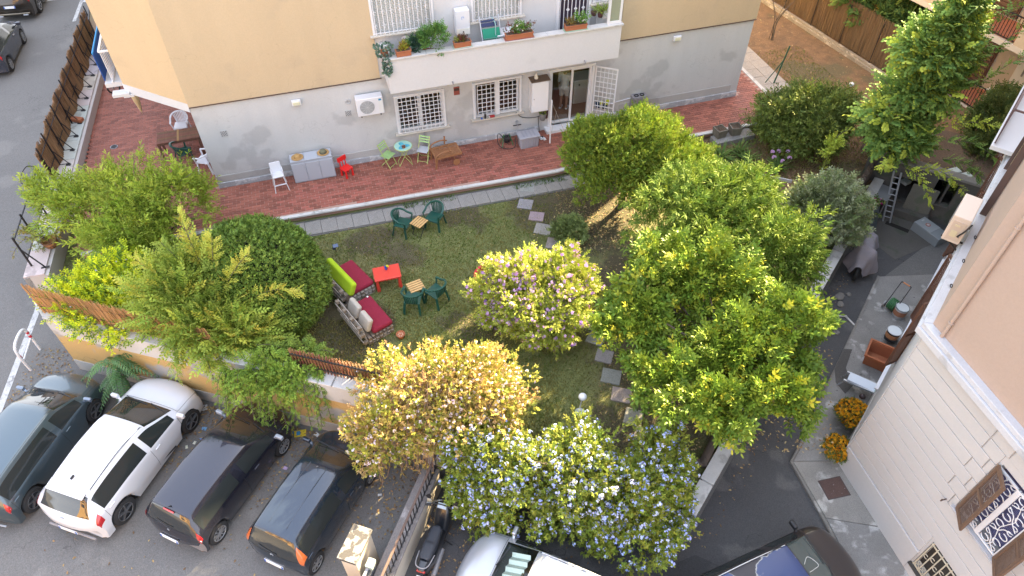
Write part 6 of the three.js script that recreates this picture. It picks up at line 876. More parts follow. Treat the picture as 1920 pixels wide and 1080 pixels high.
{ // black hatchback with grey bumper
  const gb = std([.17, .17, .185], .5), o = { kind: 'hatch', L: 3.80, W: 1.64, H: 1.42, wb: 2.47, fo: .74, R: .295, paint: paintM([.024, .025, .038], .26, .5), bumper: gb, rim: alloy, spokes: 10, handles: [.515], plateY: .60, plateX: -1.93, mirror: phy([.3, .33, .38], .25, { clearcoat: 1 }), patches: pst({ doors: 2, bumper: gb, b: .47, tail: [{ name: 'tail_light', s: [.085, .235], t: [.36, .62], mat: lampRed, off: .006 }] }), seams: seamsFor(.47, 2) };
  o.extra = (t, { S, L }) => { const a = S(.33, 1, 1), b = S(.30, 1, 1), e = S(.17, 1, 1); obj('antenna', rod([a.x, a.y, 0], [a.x - .05, a.y + .07, 0], .02, .006, 8), MT.black, t); obj('brake_light', rb(.02, .04, .3, .008, b.x - .012, b.y + .012, 0, 0, 0, -.7), lampRed, t); const d = obj('badge', plate([[0, .055], [.035, 0], [0, -.055], [-.035, 0]], .012, 0, [[[0, .028], [.016, 0], [0, -.028], [-.016, 0]]]), MT.galv, t); d.position.set(e.x - .012, e.y - .015, 0); d.rotation.y = -Math.PI / 2; obj('rear_wiper', bar([e.x - .01, e.y + .07, .1], [S(.2, .9, 1).x - .01, S(.2, .9, 1).y + .02, -.35], .016), MT.black, t);
    obj('reversing_light', rb(.02, .05, .07, .01, S(.135, .45, 1).x, S(.135, .45, 1).y, S(.135, .45, 1).z + .004), lampClear, t); };
  car('parked_car', 'small black hatchback with grey bumper and long roof, third from the left', stand([420, 1008], [536, 849], o), o);
}
{ // black city car with upright red lights
  const o = { kind: 'hatch', L: 3.46, W: 1.62, H: 1.46, wb: 2.34, fo: .69, R: .285, paint: paintM([.022, .034, .054], .24, .5), rim: alloy, spokes: 7, handles: [.525, .33], plateY: .50, patches: pst({ b: .49, rgA: .15, tail: [{ name: 'tail_light', s: [.11, .30], t: [.46, .74], mat: lampOrange, off: .008 }] }), seams: seamsFor(.49) };
  o.extra = (t, { S, L }) => { for (const z of [.22, -.22]) obj('roof_rib', tube([V(S(.36, 1, 1).x, S(.36, .93, 1).y + .001, z), V(S(.46, 1, 1).x, S(.46, .93, 1).y + .002, z), V(S(.54, 1, 1).x, S(.54, .93, 1).y + .001, z)], .012, 5, 14), o.paint, t); const a = S(.53, 1, 1); obj('antenna', rod([a.x, a.y, 0], [a.x - .06, a.y + .12, .04], .01, .005, 6), MT.galv, t); const e = S(.16, 1, 1); obj('badge', tor(.035, .008, e.x - .015, e.y - .02, 0, 0, 1.57, 0, 6, 18), MT.galv, t); obj('rear_wiper', bar([S(.17, .98, 1).x - .012, S(.17, .98, 1).y, .12], [S(.19, .9, 1).x - .012, S(.19, .9, 1).y, -.36], .016), MT.black, t); };
  car('parked_car', 'black city car with tall orange red tail lights, nearest the cream gate pillar', stand([599, 1065], [699, 903], o), o);
}
{ // silver family van at the bottom edge
  const clearWs = phy([.80, .88, .86], .02, { transmission: 1, thickness: 0 });
  const o = { kind: 'van', L: 4.35, W: 1.80, H: 1.62, wb: 2.70, fo: .88, R: .32, paint: phy([.42, .44, .48], .3, { metalness: .5, clearcoat: 1, clearcoatRoughness: .05 }), rim: alloy, spokes: 7, handles: [.53, .335], patches: pst({ wsMat: clearWs }), seams: seamsFor(.50), wiper: true };
  o.extra = (t, { S, L }) => { const sun1 = []; const n = 12; const A = []; for (let i = 0; i < n; i++) { const z0 = -.52 + i * 1.04 / n, z1 = z0 + 1.04 / n, d0 = i % 2 ? .03 : 0, d1 = i % 2 ? 0 : .03; const P = (z, d, u) => { const s = lerp(.590, .648, u), p = S(s, lerp(.99, .82, Math.abs(z) / .6), 1); return [p.x - .05 - d, p.y - .075 - d, z]; }; const a = P(z0, d0, 0), b = P(z1, d1, 0), c = P(z1, d1, 1), dd = P(z0, d0, 1); A.push(...a, ...b, ...c, ...a, ...c, ...dd); } const g = new THREE.BufferGeometry(); g.setAttribute('position', new THREE.Float32BufferAttribute(A, 3)); g.computeVertexNormals(); const m = obj('sunshade', g, std([.62, .64, .60], .35, { side: THREE.DoubleSide, metalness: .5 }), t);
    obj('dashboard', bx(.5, .1, 1.4, S(.66, 1, 1).x - .18, S(.66, .9, 1).y - .16, 0), MT.black, t); obj('interior_mirror', rb(.05, .06, .2, .02, S(.58, 1, 1).x + .02, S(.58, 1, 1).y - .12, 0), MT.black, t);
    for (const sd of [1, -1]) { const q = [.345, .45, .55].map(s => S(s, .815, sd).add(V(0, .035, 0))); obj('roof_rail', [tube(q, .014, 6, 16), ...[.35, .45, .545].map(s => { const p = S(s, .815, sd); return bx(.06, .05, .03, p.x, p.y + .012, p.z); })], MT.galv, t); }
    obj('cabin_floor', [bx(2.4, .06, 1.3, -.2, .7, 0), rb(.5, .6, .5, .08, .25, .95, .36), rb(.5, .6, .5, .08, .25, .95, -.36)], std([.06, .06, .065], .9), t); };
  car('parked_car', 'silver grey family van with roof rails and reflective sunshade below the plumbago', { x: .84, z: -5.28, turn: Math.atan2(.417, -.909) }, o);
}
{ // dark brown car with peeling roof lacquer
  const peel = colTex(512, 512, (u, v, i, j) => { const f = fbm(u * 5, v * 5, 5, 901, 4) + .9 * (1 - 2 * Math.hypot(u - .5, v - .5)); const edge = Math.exp(-Math.pow((f - .62) / .028, 2)) * sst(.3, .5, fbm(u * 3, v * 3, 3, 905, 3)); const inside = sst(.62, .66, f); let c = mix3([.022, .02, .028], [.035, .055, .14], inside); return mix3(c, [.36, .36, .35], edge); });
  const o = { kind: 'hatch', L: 4.1, W: 1.72, H: 1.46, wb: 2.5, fo: .82, R: .31, paint: paintM([.028, .021, .021], .35, .3), rim: alloy, spokes: 8, handles: [.53], mirror: MT.black, patches: pst({ wsMat: phy([.055, .075, .07], .03, { clearcoat: 1 }), more: [{ name: 'peeling_roof', label: 'roof with peeling sun damaged lacquer', s: [.335, .56], t: [.82, 1], both: true, off: .004, mat: phy([1, 1, 1], .4, { map: peel }) }] }), seams: seamsFor(.50) };
  peel.repeat.set(1 / 1.5, 1 / 1.3); peel.offset.set(.5, .5);
  o.extra = (t, { S, L }) => { for (const sd of [1, -1]) { const q = [.335, .45, .556].map(s => S(s, .80, sd).add(V(0, .008, 0))); obj('roof_strip', tube(q, .013, 5, 14), std([.62, .63, .64], .3, { metalness: .5 }), t); } const a = S(.572, .97, 1), b = S(.63, .93, 1); obj('phone_cable', tube([S(.572, .985, -1), S(.61, .95, -1), S(.63, .99, 1), S(.60, .97, 1), S(.572, .96, 1)].map(p => p.add(V(0.006, .008, 0))), .007, 5, 30), std([.6, .6, .55], .6), t); };
  car('parked_car', 'dark brown car with blotched peeling roof at the bottom right', { x: 5.57, z: -5.57, turn: Math.atan2(.397, .918) }, o);
}
{ // two cars across the street
  const o = { kind: 'van', L: 4.5, W: 1.86, H: 1.66, wb: 2.66, fo: .9, R: .36, paint: paintM([.035, .028, .022], .3, .4), rim: alloy, spokes: 5, plateY: .72, handles: [.53, .335], patches: pst(), seams: seamsFor(.50) };
  o.extra = (t, { L }) => { obj('bumper_trim', rb(.06, .06, 1.5, .02, -L / 2 - .01, .40, 0), std([.3, .26, .2], .35, { metalness: .7 }), t); for (const z of [.55, -.55]) obj('exhaust_tip', rb(.08, .06, .22, .02, -L / 2 - .02, .33, z), MT.galv, t); };
  car('street_car', 'dark sport utility car seen from behind at the top left corner', { x: -23.9, z: -34.4, turn: 100.7 * Math.PI / 180 }, o);
  const p = { kind: 'hatch', L: 3.9, W: 1.68, H: 1.45, wb: 2.45, fo: .78, R: .3, paint: paintM([.05, .055, .075], .25, .4), rim: alloy, spokes: 9, handles: [.53], patches: pst({ doors: 2 }), seams: seamsFor(.50, 2) };
  car('street_car', 'dark blue grey hatchback parked across the street at the left edge', { x: -22.65, z: -28.9, turn: 104 * Math.PI / 180 }, p);
}
// ---------------------------------------------------------------- lawn and terrace furniture
const faceTo = (u, v, u2, v2, y = YG) => { const a = at(u, v, y), b = at(u2, v2, y); return Math.atan2(b.x - a.x, b.z - a.z); };   // turn so that local +z looks from the first to the second point
const chairGreen = std([.010, .066, .050], .35), chairWhite = std([.72, .71, .74], .35);
function plasticChair(mat, label, pos, turn, group) { // moulded armchair
  const t = thing('plastic_armchair', label, 'chair', pos, turn, group);
  obj('seat', [rb(.46, .03, .44, .012, 0, .42, .02, -.04), rb(.44, .05, .03, .012, 0, .40, .235)], mat, t);
  for (const [x, z] of [[.23, .2], [-.23, .2], [.21, -.2], [-.21, -.2]]) obj('leg', bar([x * .93, .42, z * .9], [x * 1.12, 0, z * (z < 0 ? 1.35 : 1.1)], .06, .035), mat, t);
  const arc = (y, rx, rz, a0, a1, n = 12) => Array.from({ length: n + 1 }, (_, i) => { const a = lerp(a0, a1, i / n); return V(Math.sin(a) * rx, y(i / n), -Math.cos(a) * rz); });
  const top = arc(u => .80 - .15 * Math.pow(Math.abs(2 * u - 1), 2.2), .29, .30, -1.75, 1.75);
  const g = []; for (let i = 0; i < top.length - 1; i++) g.push(bar(top[i], top[i + 1], .055, .032)); obj('back_rim', g, mat, t);
  for (let k = -4; k <= 4; k++) { const a = k * .20, p = V(Math.sin(a) * .285, .78, -Math.cos(a) * .295); obj('back_slat', bar([Math.sin(a) * .22, .43, -.20], p, .032, .014), mat, t); }
  for (const s of [1, -1]) obj('arm', [bar([s * .285, .655, .06], [s * .27, .64, .24], .055, .03), bar([s * .27, .63, .23], [s * .235, .42, .2], .05, .03)], mat, t);
  return t;
}
const gg = 'green garden chairs on the lawn';
const pc = plasticChair(chairGreen, 'green plastic armchair on the lawn, left one of the pair nearer the house', at(757, 436, YG), faceTo(757, 436, 800, 447), gg);
copy(pc, at(817, 424, YG), faceTo(817, 424, 800, 446), 'green plastic armchair on the lawn, right one of the pair nearer the house');
copy(pc, at(777, 578, YG), faceTo(777, 578, 786, 545), 'green plastic armchair with its back to the parked cars, beside the red table');
copy(pc, at(820, 565, YG), faceTo(820, 565, 788, 545), 'green plastic armchair right of the small table, nearest the flowering round shrub');
copy(pc, at(350, 303, YT), 2.3, 'green plastic armchair beside the dark wooden table on the left terrace', 'chairs round the left terrace table');
const pw = plasticChair(chairWhite, 'white plastic armchair behind the dark wooden table at the left terrace', at(347, 252, YT), .2, 'chairs round the left terrace table');
copy(pw, at(392, 318, YT), -1.7, 'white plastic chair half hidden between the leafy shrub and the house corner', 'chairs round the left terrace table');
{ // folding slatted side tables
  const mk = (label, pos, turn) => { const t = thing('folding_table', label, 'side table', pos, turn, 'small folding tables'); for (let k = 0; k < 5; k++) obj('slat', rb(.44, .016, .066, .004, 0, .45, -.17 + k * .085), MT.slatwood, t); for (const s of [1, -1]) { obj('leg', [bar([-.19, .0, s * .16], [.17, .44, s * .16], .018, .012)], MT.black, t); obj('leg', [bar([.19, 0, s * .14], [-.17, .44, s * .14], .018, .012)], MT.black, t); } obj('brace', [bar([-.19, .01, -.16], [-.19, .01, .16], .014), bar([.19, .01, -.14], [.19, .01, .14], .014), bx(.03, .02, .4, .16, .435, 0), bx(.03, .02, .4, -.16, .435, 0)], MT.black, t); return t; };
  mk('small slatted wooden folding table between the two green chairs nearer the house', at(788, 436, YG), faceTo(788, 436, 812, 447)); mk('small slatted wooden folding table between the two green chairs nearer the wall', at(782, 556, YG), faceTo(782, 556, 792, 572));
}
{ // red children's table with a cup
  const red = std([.62, .055, .04], .35), p = at(729, 532, YG), tu = faceTo(707, 545, 756, 535) - Math.PI / 2, t = thing('childrens_table', 'red plastic children table on the lawn by the pallet sofas', 'table', p, tu);
  obj('tabletop', rb(.78, .045, .56, .02, 0, .47, 0), red, t); obj('apron', [rb(.66, .07, .03, .008, 0, .42, .22), rb(.66, .07, .03, .008, 0, .42, -.22), rb(.03, .07, .42, .008, .32, .42, 0), rb(.03, .07, .42, .008, -.32, .42, 0)], red, t);
  for (const [x, z] of [[.32, .21], [-.32, .21], [.32, -.21], [-.32, -.21]]) obj('leg', cy(.042, .058, .45, x, .225, z, 14), red, t);
  const c = thing('toy_cup', 'small blue cup with a yellow toy on the red table', 'cup', at(724, 505, YG + .495)); obj('cup', lathe([[.001, 0], [.035, 0], [.045, .11], [.04, .11], [.03, .012], [.001, .012]], 14), std([.02, .13, .55], .4), c); obj('toy', [sp(.035, .035, .12, -.02, 10, 8), sp(.03, .06, .09, -.03, 10, 8)], std([.62, .58, .02], .5), c);
}
function cushion(w, h, d, mat, tuft = 0, puff = .05) { // soft slab, tufted
  const g = new RoundedBoxGeometry(w, h, d, 6, h * .42), p = g.attributes.position; for (let i = 0; i < p.count; i++) { const x = p.getX(i) / w * 2, z = p.getZ(i) / d * 2, y = p.getY(i); let b = puff * (1 - x * x * .8) * (1 - z * z * .8); if (tuft) b -= .05 * (Math.exp(-Math.pow((Math.abs(x) - .45) / .12, 2)) * .6 + Math.exp(-Math.pow((z) / .12, 2)) * .8); p.setY(i, y + (y > 0 ? b : -b * .3)); } g.computeVertexNormals(); return g;
}
{ // pallet sofas
  const pallet = (t, w, d, y, mat, name = 'pallet') => { const P = new THREE.Group(); P.name = name; t.add(P); const n = 7; for (let k = 0; k < n; k++) obj('board', rb(w, .022, d / n * .72, .004, 0, y + .131, -d / 2 + d / n * (k + .5)), mat, P); for (const x of [-.44, 0, .44]) for (const z of [-.42, 0, .42]) obj('block', rb(.12, .09, .1, .005, x * w, y + .065, z * d), MT.palletdk, P); for (const x of [-.44, 0, .44]) obj('skid', rb(.1, .02, d, .004, x * w, y + .01, 0), mat, P); return P; };
  const wine = mineral([.23, .012, .035], [.19, .01, .03], { size: [.4, .4], n: 128, blot: 6, spk: .12, s: 301, bump: .002, rough: .95 }), lime = mineral([.38, .55, .015], [.33, .49, .012], { size: [.4, .4], n: 128, blot: 6, spk: .06, s: 305, bump: .002 }), lin = mineral([.46, .42, .36], [.40, .36, .31], { size: [.3, .3], n: 128, blot: 6, spk: .12, s: 309, bump: .002 });
  const upright = (t, w, hgt, z, y0, rot) => { const B = new THREE.Group(); B.name = 'pallet_back'; B.position.set(0, y0, z); B.rotation.x = rot; t.add(B); for (let k = 0; k < 5; k++) obj('board', rb(w, hgt / 5 * .62, .022, .004, 0, hgt / 5 * (k + .5), 0), MT.pallet, B); for (let k = 0; k < 3; k++) obj('board', rb(w, hgt / 3 * .33, .022, .004, 0, hgt / 3 * (k + .5), -.12), MT.pallet, B); for (const x of [-.46, -.15, .15, .46]) for (const yy of [.08, .5, .92]) obj('block', rb(.1, hgt * .13, .09, .005, x * w, hgt * yy, -.06), MT.palletdk, B); };
  const backTurn = (u, v, u2, v2) => { const d = at(u2, v2, 1.4).sub(at(u, v, 1.4)); return Math.atan2(-d.z, d.x) + Math.PI; };
  const tA = backTurn(602, 474, 660, 534), a = at(657, 519, YG + .42).setY(YG); const s1 = thing('pallet_sofa', 'pallet sofa with wine red seat pad and bright green bolster, half behind the dome shrub', 'sofa', a, tA, 'pallet sofas');
  pallet(s1, 1.25, .85, 0, MT.pallet); pallet(s1, 1.25, .85, .142, MT.pallet); upright(s1, 1.25, .72, -.50, .02, -.08);
  for (const [x, z] of [[-.56, -.46], [.56, -.46]]) obj('corner_block', rb(.14, .30, .14, .006, x, .35, z), MT.palletdk, s1);
  const c1 = thing('seat_cushion', 'wine red tufted seat cushion on the pallet sofa with the green bolster', 'cushion', a.clone().add(V(0, .37, 0)).addScaledVector(V(Math.sin(tA), 0, Math.cos(tA)), .02), tA); obj('pad', cushion(1.2, .15, .8, wine, 1), wine, c1);
  const c2 = thing('bolster_cushion', 'long bright green back cushion leaning on the pallet sofa', 'cushion', a.clone().add(V(0, .60, 0)).addScaledVector(V(Math.sin(tA), 0, Math.cos(tA)), -.30), tA); obj('pad', T(cushion(1.42, .17, .44, lime, 0, .06), 0, .03, 0, -1.15 + Math.PI), lime, c2);
  const b = at(691, 590, YG + .42).setY(YG), tB = backTurn(634, 562, 692, 632); const s2 = thing('pallet_sofa', 'pallet sofa with grey slatted back turned toward the wall and two pale pillows', 'sofa', b, tB, 'pallet sofas');
  pallet(s2, 1.3, .8, 0, MT.pallet); pallet(s2, 1.3, .8, .142, MT.palletdk); upright(s2, 1.3, .78, -.42, .10, -.12);
  const c3 = thing('seat_cushion', 'wine red tufted seat cushion on the pallet sofa with pale pillows', 'cushion', b.clone().add(V(0, .37, 0)).addScaledVector(V(Math.sin(tB), 0, Math.cos(tB)), .1), tB); obj('pad', cushion(1.24, .16, .62, wine, 1), wine, c3); obj('care_tag', rb(.05, .004, .05, .001, .56, .10, .2), MT.whitepaint, c3);
  for (const [x, l] of [[-.3, 'pale linen pillow nearer the green bolster on the grey backed pallet sofa'], [.3, 'pale linen pillow nearer the wall on the grey backed pallet sofa']]) { const q = thing('pillow', l, 'pillow', b.clone().add(V(Math.cos(tB) * x - Math.sin(tB) * .24, .60, -Math.sin(tB) * x - Math.cos(tB) * .24)), tB, 'pale pillows'); obj('pad', T(cushion(.5, .14, .42, lin, 0, .05), 0, 0, 0, -1.2 + Math.PI), lin, q); }
}
{ // lamps in the lawn
  const sp1 = thing('solar_spike_lamp', 'small blue topped solar spike lamp in the grass by the dome shrub', 'lamp', at(631, 474, YG)); obj('spike', rod([0, 0, 0], [0, .28, 0], .012), MT.black, sp1); obj('solar_panel', rb(.16, .02, .12, .006, .02, .30, 0, .35, .4), phy([.02, .05, .14], .2, { clearcoat: 1 }), sp1); obj('head', cy(.05, .03, .08, -.03, .22, .04, 10, .8), MT.black, sp1);
  const globe = (u, v, h, label, lean) => { const p = at(u, v, YG), t = thing('globe_lamp', label, 'lamp', p, 0, 'white globe garden lamps'); obj('stem', tube([[0, 0, 0], [lean * .3, h * .5, 0], [lean, h, 0]], .014, 6, 8), MT.whitepaint, t); obj('globe', sp(.105, lean, h + .09, 0, 20, 14), phy([.82, .82, .82], .25, { clearcoat: .5 }), t); obj('collar', cy(.05, .04, .04, lean, h + .0, 0, 12), MT.greymetal, t); };
  globe(1086, 771, .55, 'white globe lamp on a thin stem above the plumbago hedge', .04); globe(1583, 186, .55, 'white globe lamp leaning over the dry leaves in the far garden', .06);
  const dsc = thing('lamp_dish', 'pale round dish lying under the near globe lamp', 'dish', at(1087, 775, YG + .12)); obj('dish', lathe([[.001, 0], [.1, .005], [.14, .04], [.13, .045], [.09, .015], [.001, .012]], 20), std([.45, .47, .42], .4), dsc);
  const rp = thing('red_ring', 'red curved plastic basin edge behind the flowering round shrub', 'basin', at(918, 524, YG)); obj('rim', T(new THREE.TorusGeometry(.42, .05, 10, 40), 0, .2, 0, Math.PI / 2), std([.55, .03, .05], .4), rp); obj('wall', lathe([[.38, .02], [.42, .2], [.44, .2], [.40, 0], [.001, 0], [.001, .02]], 36), std([.5, .03, .05], .45), rp);
  const tp = thing('terracotta_saucer', 'small patterned terracotta pot in the grass above the dry shrub', 'pot', at(752, 632, YG)); obj('pot', lathe([[.001, 0], [.09, 0], [.12, .12], [.13, .14], [.115, .14], [.10, .1], [.001, .1]], 18), MT.terracotta, tp); obj('pattern', [0, 1, 2, 3, 4, 5].map(k => sp(.022, .06 * Math.cos(k * 1.047), .10, .06 * Math.sin(k * 1.047), 8, 6)), std([.55, .35, .25], .7), tp);
}
// terrace ---------------------------------------------------------------------
{ // high chair and cabinet
  const hc = thing('high_chair', 'white moulded high chair standing on the red tiles by the grey cabinet', 'chair', at(528, 352, YT), ANG + .1), wp = MT.whiteplast;
  obj('seat_shell', [T(cushion(.36, .05, .32, wp, 0, -.01), 0, .56, .02), rb(.35, .36, .035, .02, 0, .74, -.17, -.22), ...[1, -1].map(s => rb(.03, .16, .28, .014, s * .18, .64, -.02))], wp, hc); for (const [x, z] of [[.15, .13], [-.15, .13], [.15, -.13], [-.15, -.13]]) obj('leg', rod([x, .54, z], [x * 1.5, 0, z * 1.8], .018, .014, 8), MT.whitepaint, hc); obj('footrest', [bar([-.19, .26, .19], [.19, .26, .19], .04, .02)], wp, hc);
  const cab = thing('storage_cabinet', 'long grey garden storage cabinet with three doors against the wall', 'cabinet', UN(5.06 - .6, .46, YT), ANG); const gm = std([.36, .38, .42], .6), gd = std([.40, .42, .46], .55);
  const p0 = at(556, 353, YT), uu = (p0.x - A0.x) * EU.x + (p0.z - A0.z) * EU.z; cab.position.copy(UN(uu + .68, .33, YT));
  obj('carcass', rb(1.36, .84, .42, .015, 0, .43, 0), gm, cab); for (let k = 0; k < 3; k++) { const d = obj('door', rb(.435, .72, .025, .012, -.45 + k * .45, .42, .215), gd, cab); obj('handle', bx(.015, .1, .015, -.45 + k * .45 + .17, .6, .232), gm, d); } for (let k = 0; k < 3; k++) obj('top_panel', rb(.445, .03, .44, .01, -.45 + k * .45, .865, 0), gd, cab);
  const straw = mineral([.46, .28, .11], [.38, .22, .08], { size: [.2, .2], n: 128, blot: 8, spk: .18, s: 321, bump: .004 });
  const hat = (dx, dz, label, dark) => { const t = thing('straw_hat', label, 'hat', cab.position.clone().add(V(EU.x * dx + EN.x * dz, .885, EU.z * dx + EN.z * dz)), .4 * dx, 'straw hats on the cabinet'); obj('brim', lathe([[.001, .0], [.1, .0], [.19, .012], [.2, .02], [.19, .022], [.1, .014], [.001, .014]], 26), straw, t); obj('crown', lathe([[.11, .0], [.1, .08], [.08, .115], [.001, .12]], 22), dark ? std([.16, .15, .09], .9) : straw, t); if (dark) obj('hat_band', tor(.112, .012, 0, .03, 0, 1.57), std([.04, .05, .04], .8), t); };
  hat(-.42, .02, 'plain straw hat on the left of the grey cabinet top'); hat(.42, 0, 'straw hat with dark crown on the right of the grey cabinet top', true);
  const rc = thing('childrens_chair', 'bright red plastic children chair beside the grey cabinet', 'chair', at(652, 328, YT), ANG + .55), red = std([.68, .018, .016], .35);
  obj('seat', rb(.34, .045, .32, .02, 0, .30, 0), red, rc); for (const [x, z] of [[.13, .13], [-.13, .13], [.13, -.13], [-.13, -.13]]) obj('leg', cy(.028, .042, .3, x, .15, z, 12), red, rc); obj('back_panel', rb(.36, .17, .035, .016, 0, .60, -.17, -.1), red, rc); for (const x of [-.11, 0, .11]) obj('back_post', rod([x, .31, -.14], [x, .56, -.165], .02, .02, 10), red, rc);
}
{ // bistro set
  const gr = std([.33, .52, .20], .45), yl = std([.44, .50, .16], .45);
  const chair = (label, pos, turn, slat) => { const t = thing('bistro_chair', label, 'chair', pos, turn, 'pale green folding chairs'); for (let k = 0; k < 6; k++) obj('seat_slat', rb(.38, .014, .05, .004, 0, .45, -.15 + k * .062), slat, t); for (const s of [1, -1]) { obj('leg', bar([s * .18, 0, .2], [s * .18, .86, -.24], .022, .014), yl, t); obj('leg', bar([s * .16, 0, -.2], [s * .16, .45, .16], .022, .014), yl, t); } for (const y of [.66, .74, .82]) obj('back_slat', rb(.38, .05, .014, .004, 0, y, -.135 - (y - .62) * .5, -.45), gr, t); obj('brace', [bar([-.18, .06, .17], [.18, .06, .17], .014), bar([-.16, .06, -.17], [.16, .06, -.17], .014)], yl, t); return t; };
  chair('pale green folding chair with green slats, left of the mosaic table', at(730, 310, YT), ANG + .75, gr); chair('pale green folding chair with greyish slats, right of the mosaic table', at(796, 300, YT), ANG - .55, std([.50, .52, .56], .5));
  const tb = thing('mosaic_table', 'small round turquoise mosaic folding table by the wall', 'table', at(760, 305, YT), ANG); const mos = colTex(256, 256, (u, v) => { const r = Math.hypot(u - .5, v - .5), f = fbm(u * 9, v * 9, 9, 331, 3), a = Math.atan2(v - .5, u - .5); return r < .40 && Math.sin(a * 3 + 1) * .12 + .26 > r && r > .07 ? mix3([.03, .30, .42], [.12, .50, .60], f) : mix3([.30, .58, .50], [.44, .66, .56], f); });
  const top = cy(.30, .30, .022, 0, .70, 0, 32), uv = top.attributes.uv, pp = top.attributes.position; for (let i = 0; i < pp.count; i++) uv.setXY(i, .5 + pp.getX(i) / .6, .5 + pp.getZ(i) / .6); obj('tabletop', top, std([1, 1, 1], .4, { map: mos }), tb, true); obj('rim', tor(.30, .014, 0, .70, 0, 1.57, 0, 0, 6, 32), yl, tb);
  for (const s of [1, -1]) { obj('leg', rod([-.22, 0, s * .16], [.2, .69, s * .1], .011), yl, tb); obj('leg', rod([.22, 0, s * .18], [-.2, .69, s * .12], .011), yl, tb); } obj('brace', [rod([-.22, .01, -.16], [-.22, .01, .16], .009), rod([.22, .01, -.18], [.22, .01, .18], .009)], yl, tb);
  const pt = thing('clay_pot', 'small clay pot in the middle of the mosaic table', 'pot', at(757, 277, YT + .712)); obj('pot', lathe([[.001, 0], [.05, 0], [.07, .07], [.06, .07], [.045, .02], [.001, .02]], 14), MT.terracotta, pt); obj('soil', cy(.055, .055, .01, 0, .055, 0, 12), MT.soil, pt);
}
{ // wheeled wooden sun lounger folded up
  const t = thing('wooden_cart', 'reddish wooden slatted garden trolley with wheels and curved arms by the wall', 'trolley', at(838, 302, YT), ANG + .1), w = MT.honey;
  obj('frame', [bar([-.45, .42, .3], [.45, .42, .3], .05, .07), bar([-.45, .42, -.3], [.45, .42, -.3], .05, .07), bar([-.45, .42, -.3], [-.45, .42, .3], .05, .07), bar([.45, .42, -.3], [.45, .42, .3], .05, .07), bar([-.15, .43, -.3], [-.15, .43, .3], .05, .05), bar([.15, .43, -.3], [.15, .43, .3], .05, .05)], w, t);
  for (let k = 0; k < 9; k++) for (const x of [-.3, 0, .3]) obj('slat', rb(.27, .016, .035, .004, x, .455, -.25 + k * .0625), w, t);
  for (const s of [1, -1]) obj('armrest', tube([[-.5, .30, s * .32], [-.42, .56, s * .33], [-.1, .66, s * .33], [.15, .6, s * .33]], .024, 8, 16), w, t); for (const s of [1, -1]) obj('leg', bar([-.42, .42, s * .28], [-.48, 0, s * .28], .05), w, t);
  obj('handle', bar([.05, .5, -.3], [.07, .8, -.32], .045), w, t); for (const s of [1, -1]) obj('wheel', T(cy(.12, .12, .035, 0, 0, 0, 20), .25, .12, s * .33, Math.PI / 2), MT.honey, t); obj('axle', bar([.25, .12, -.32], [.25, .12, .32], .03), w, t);
}
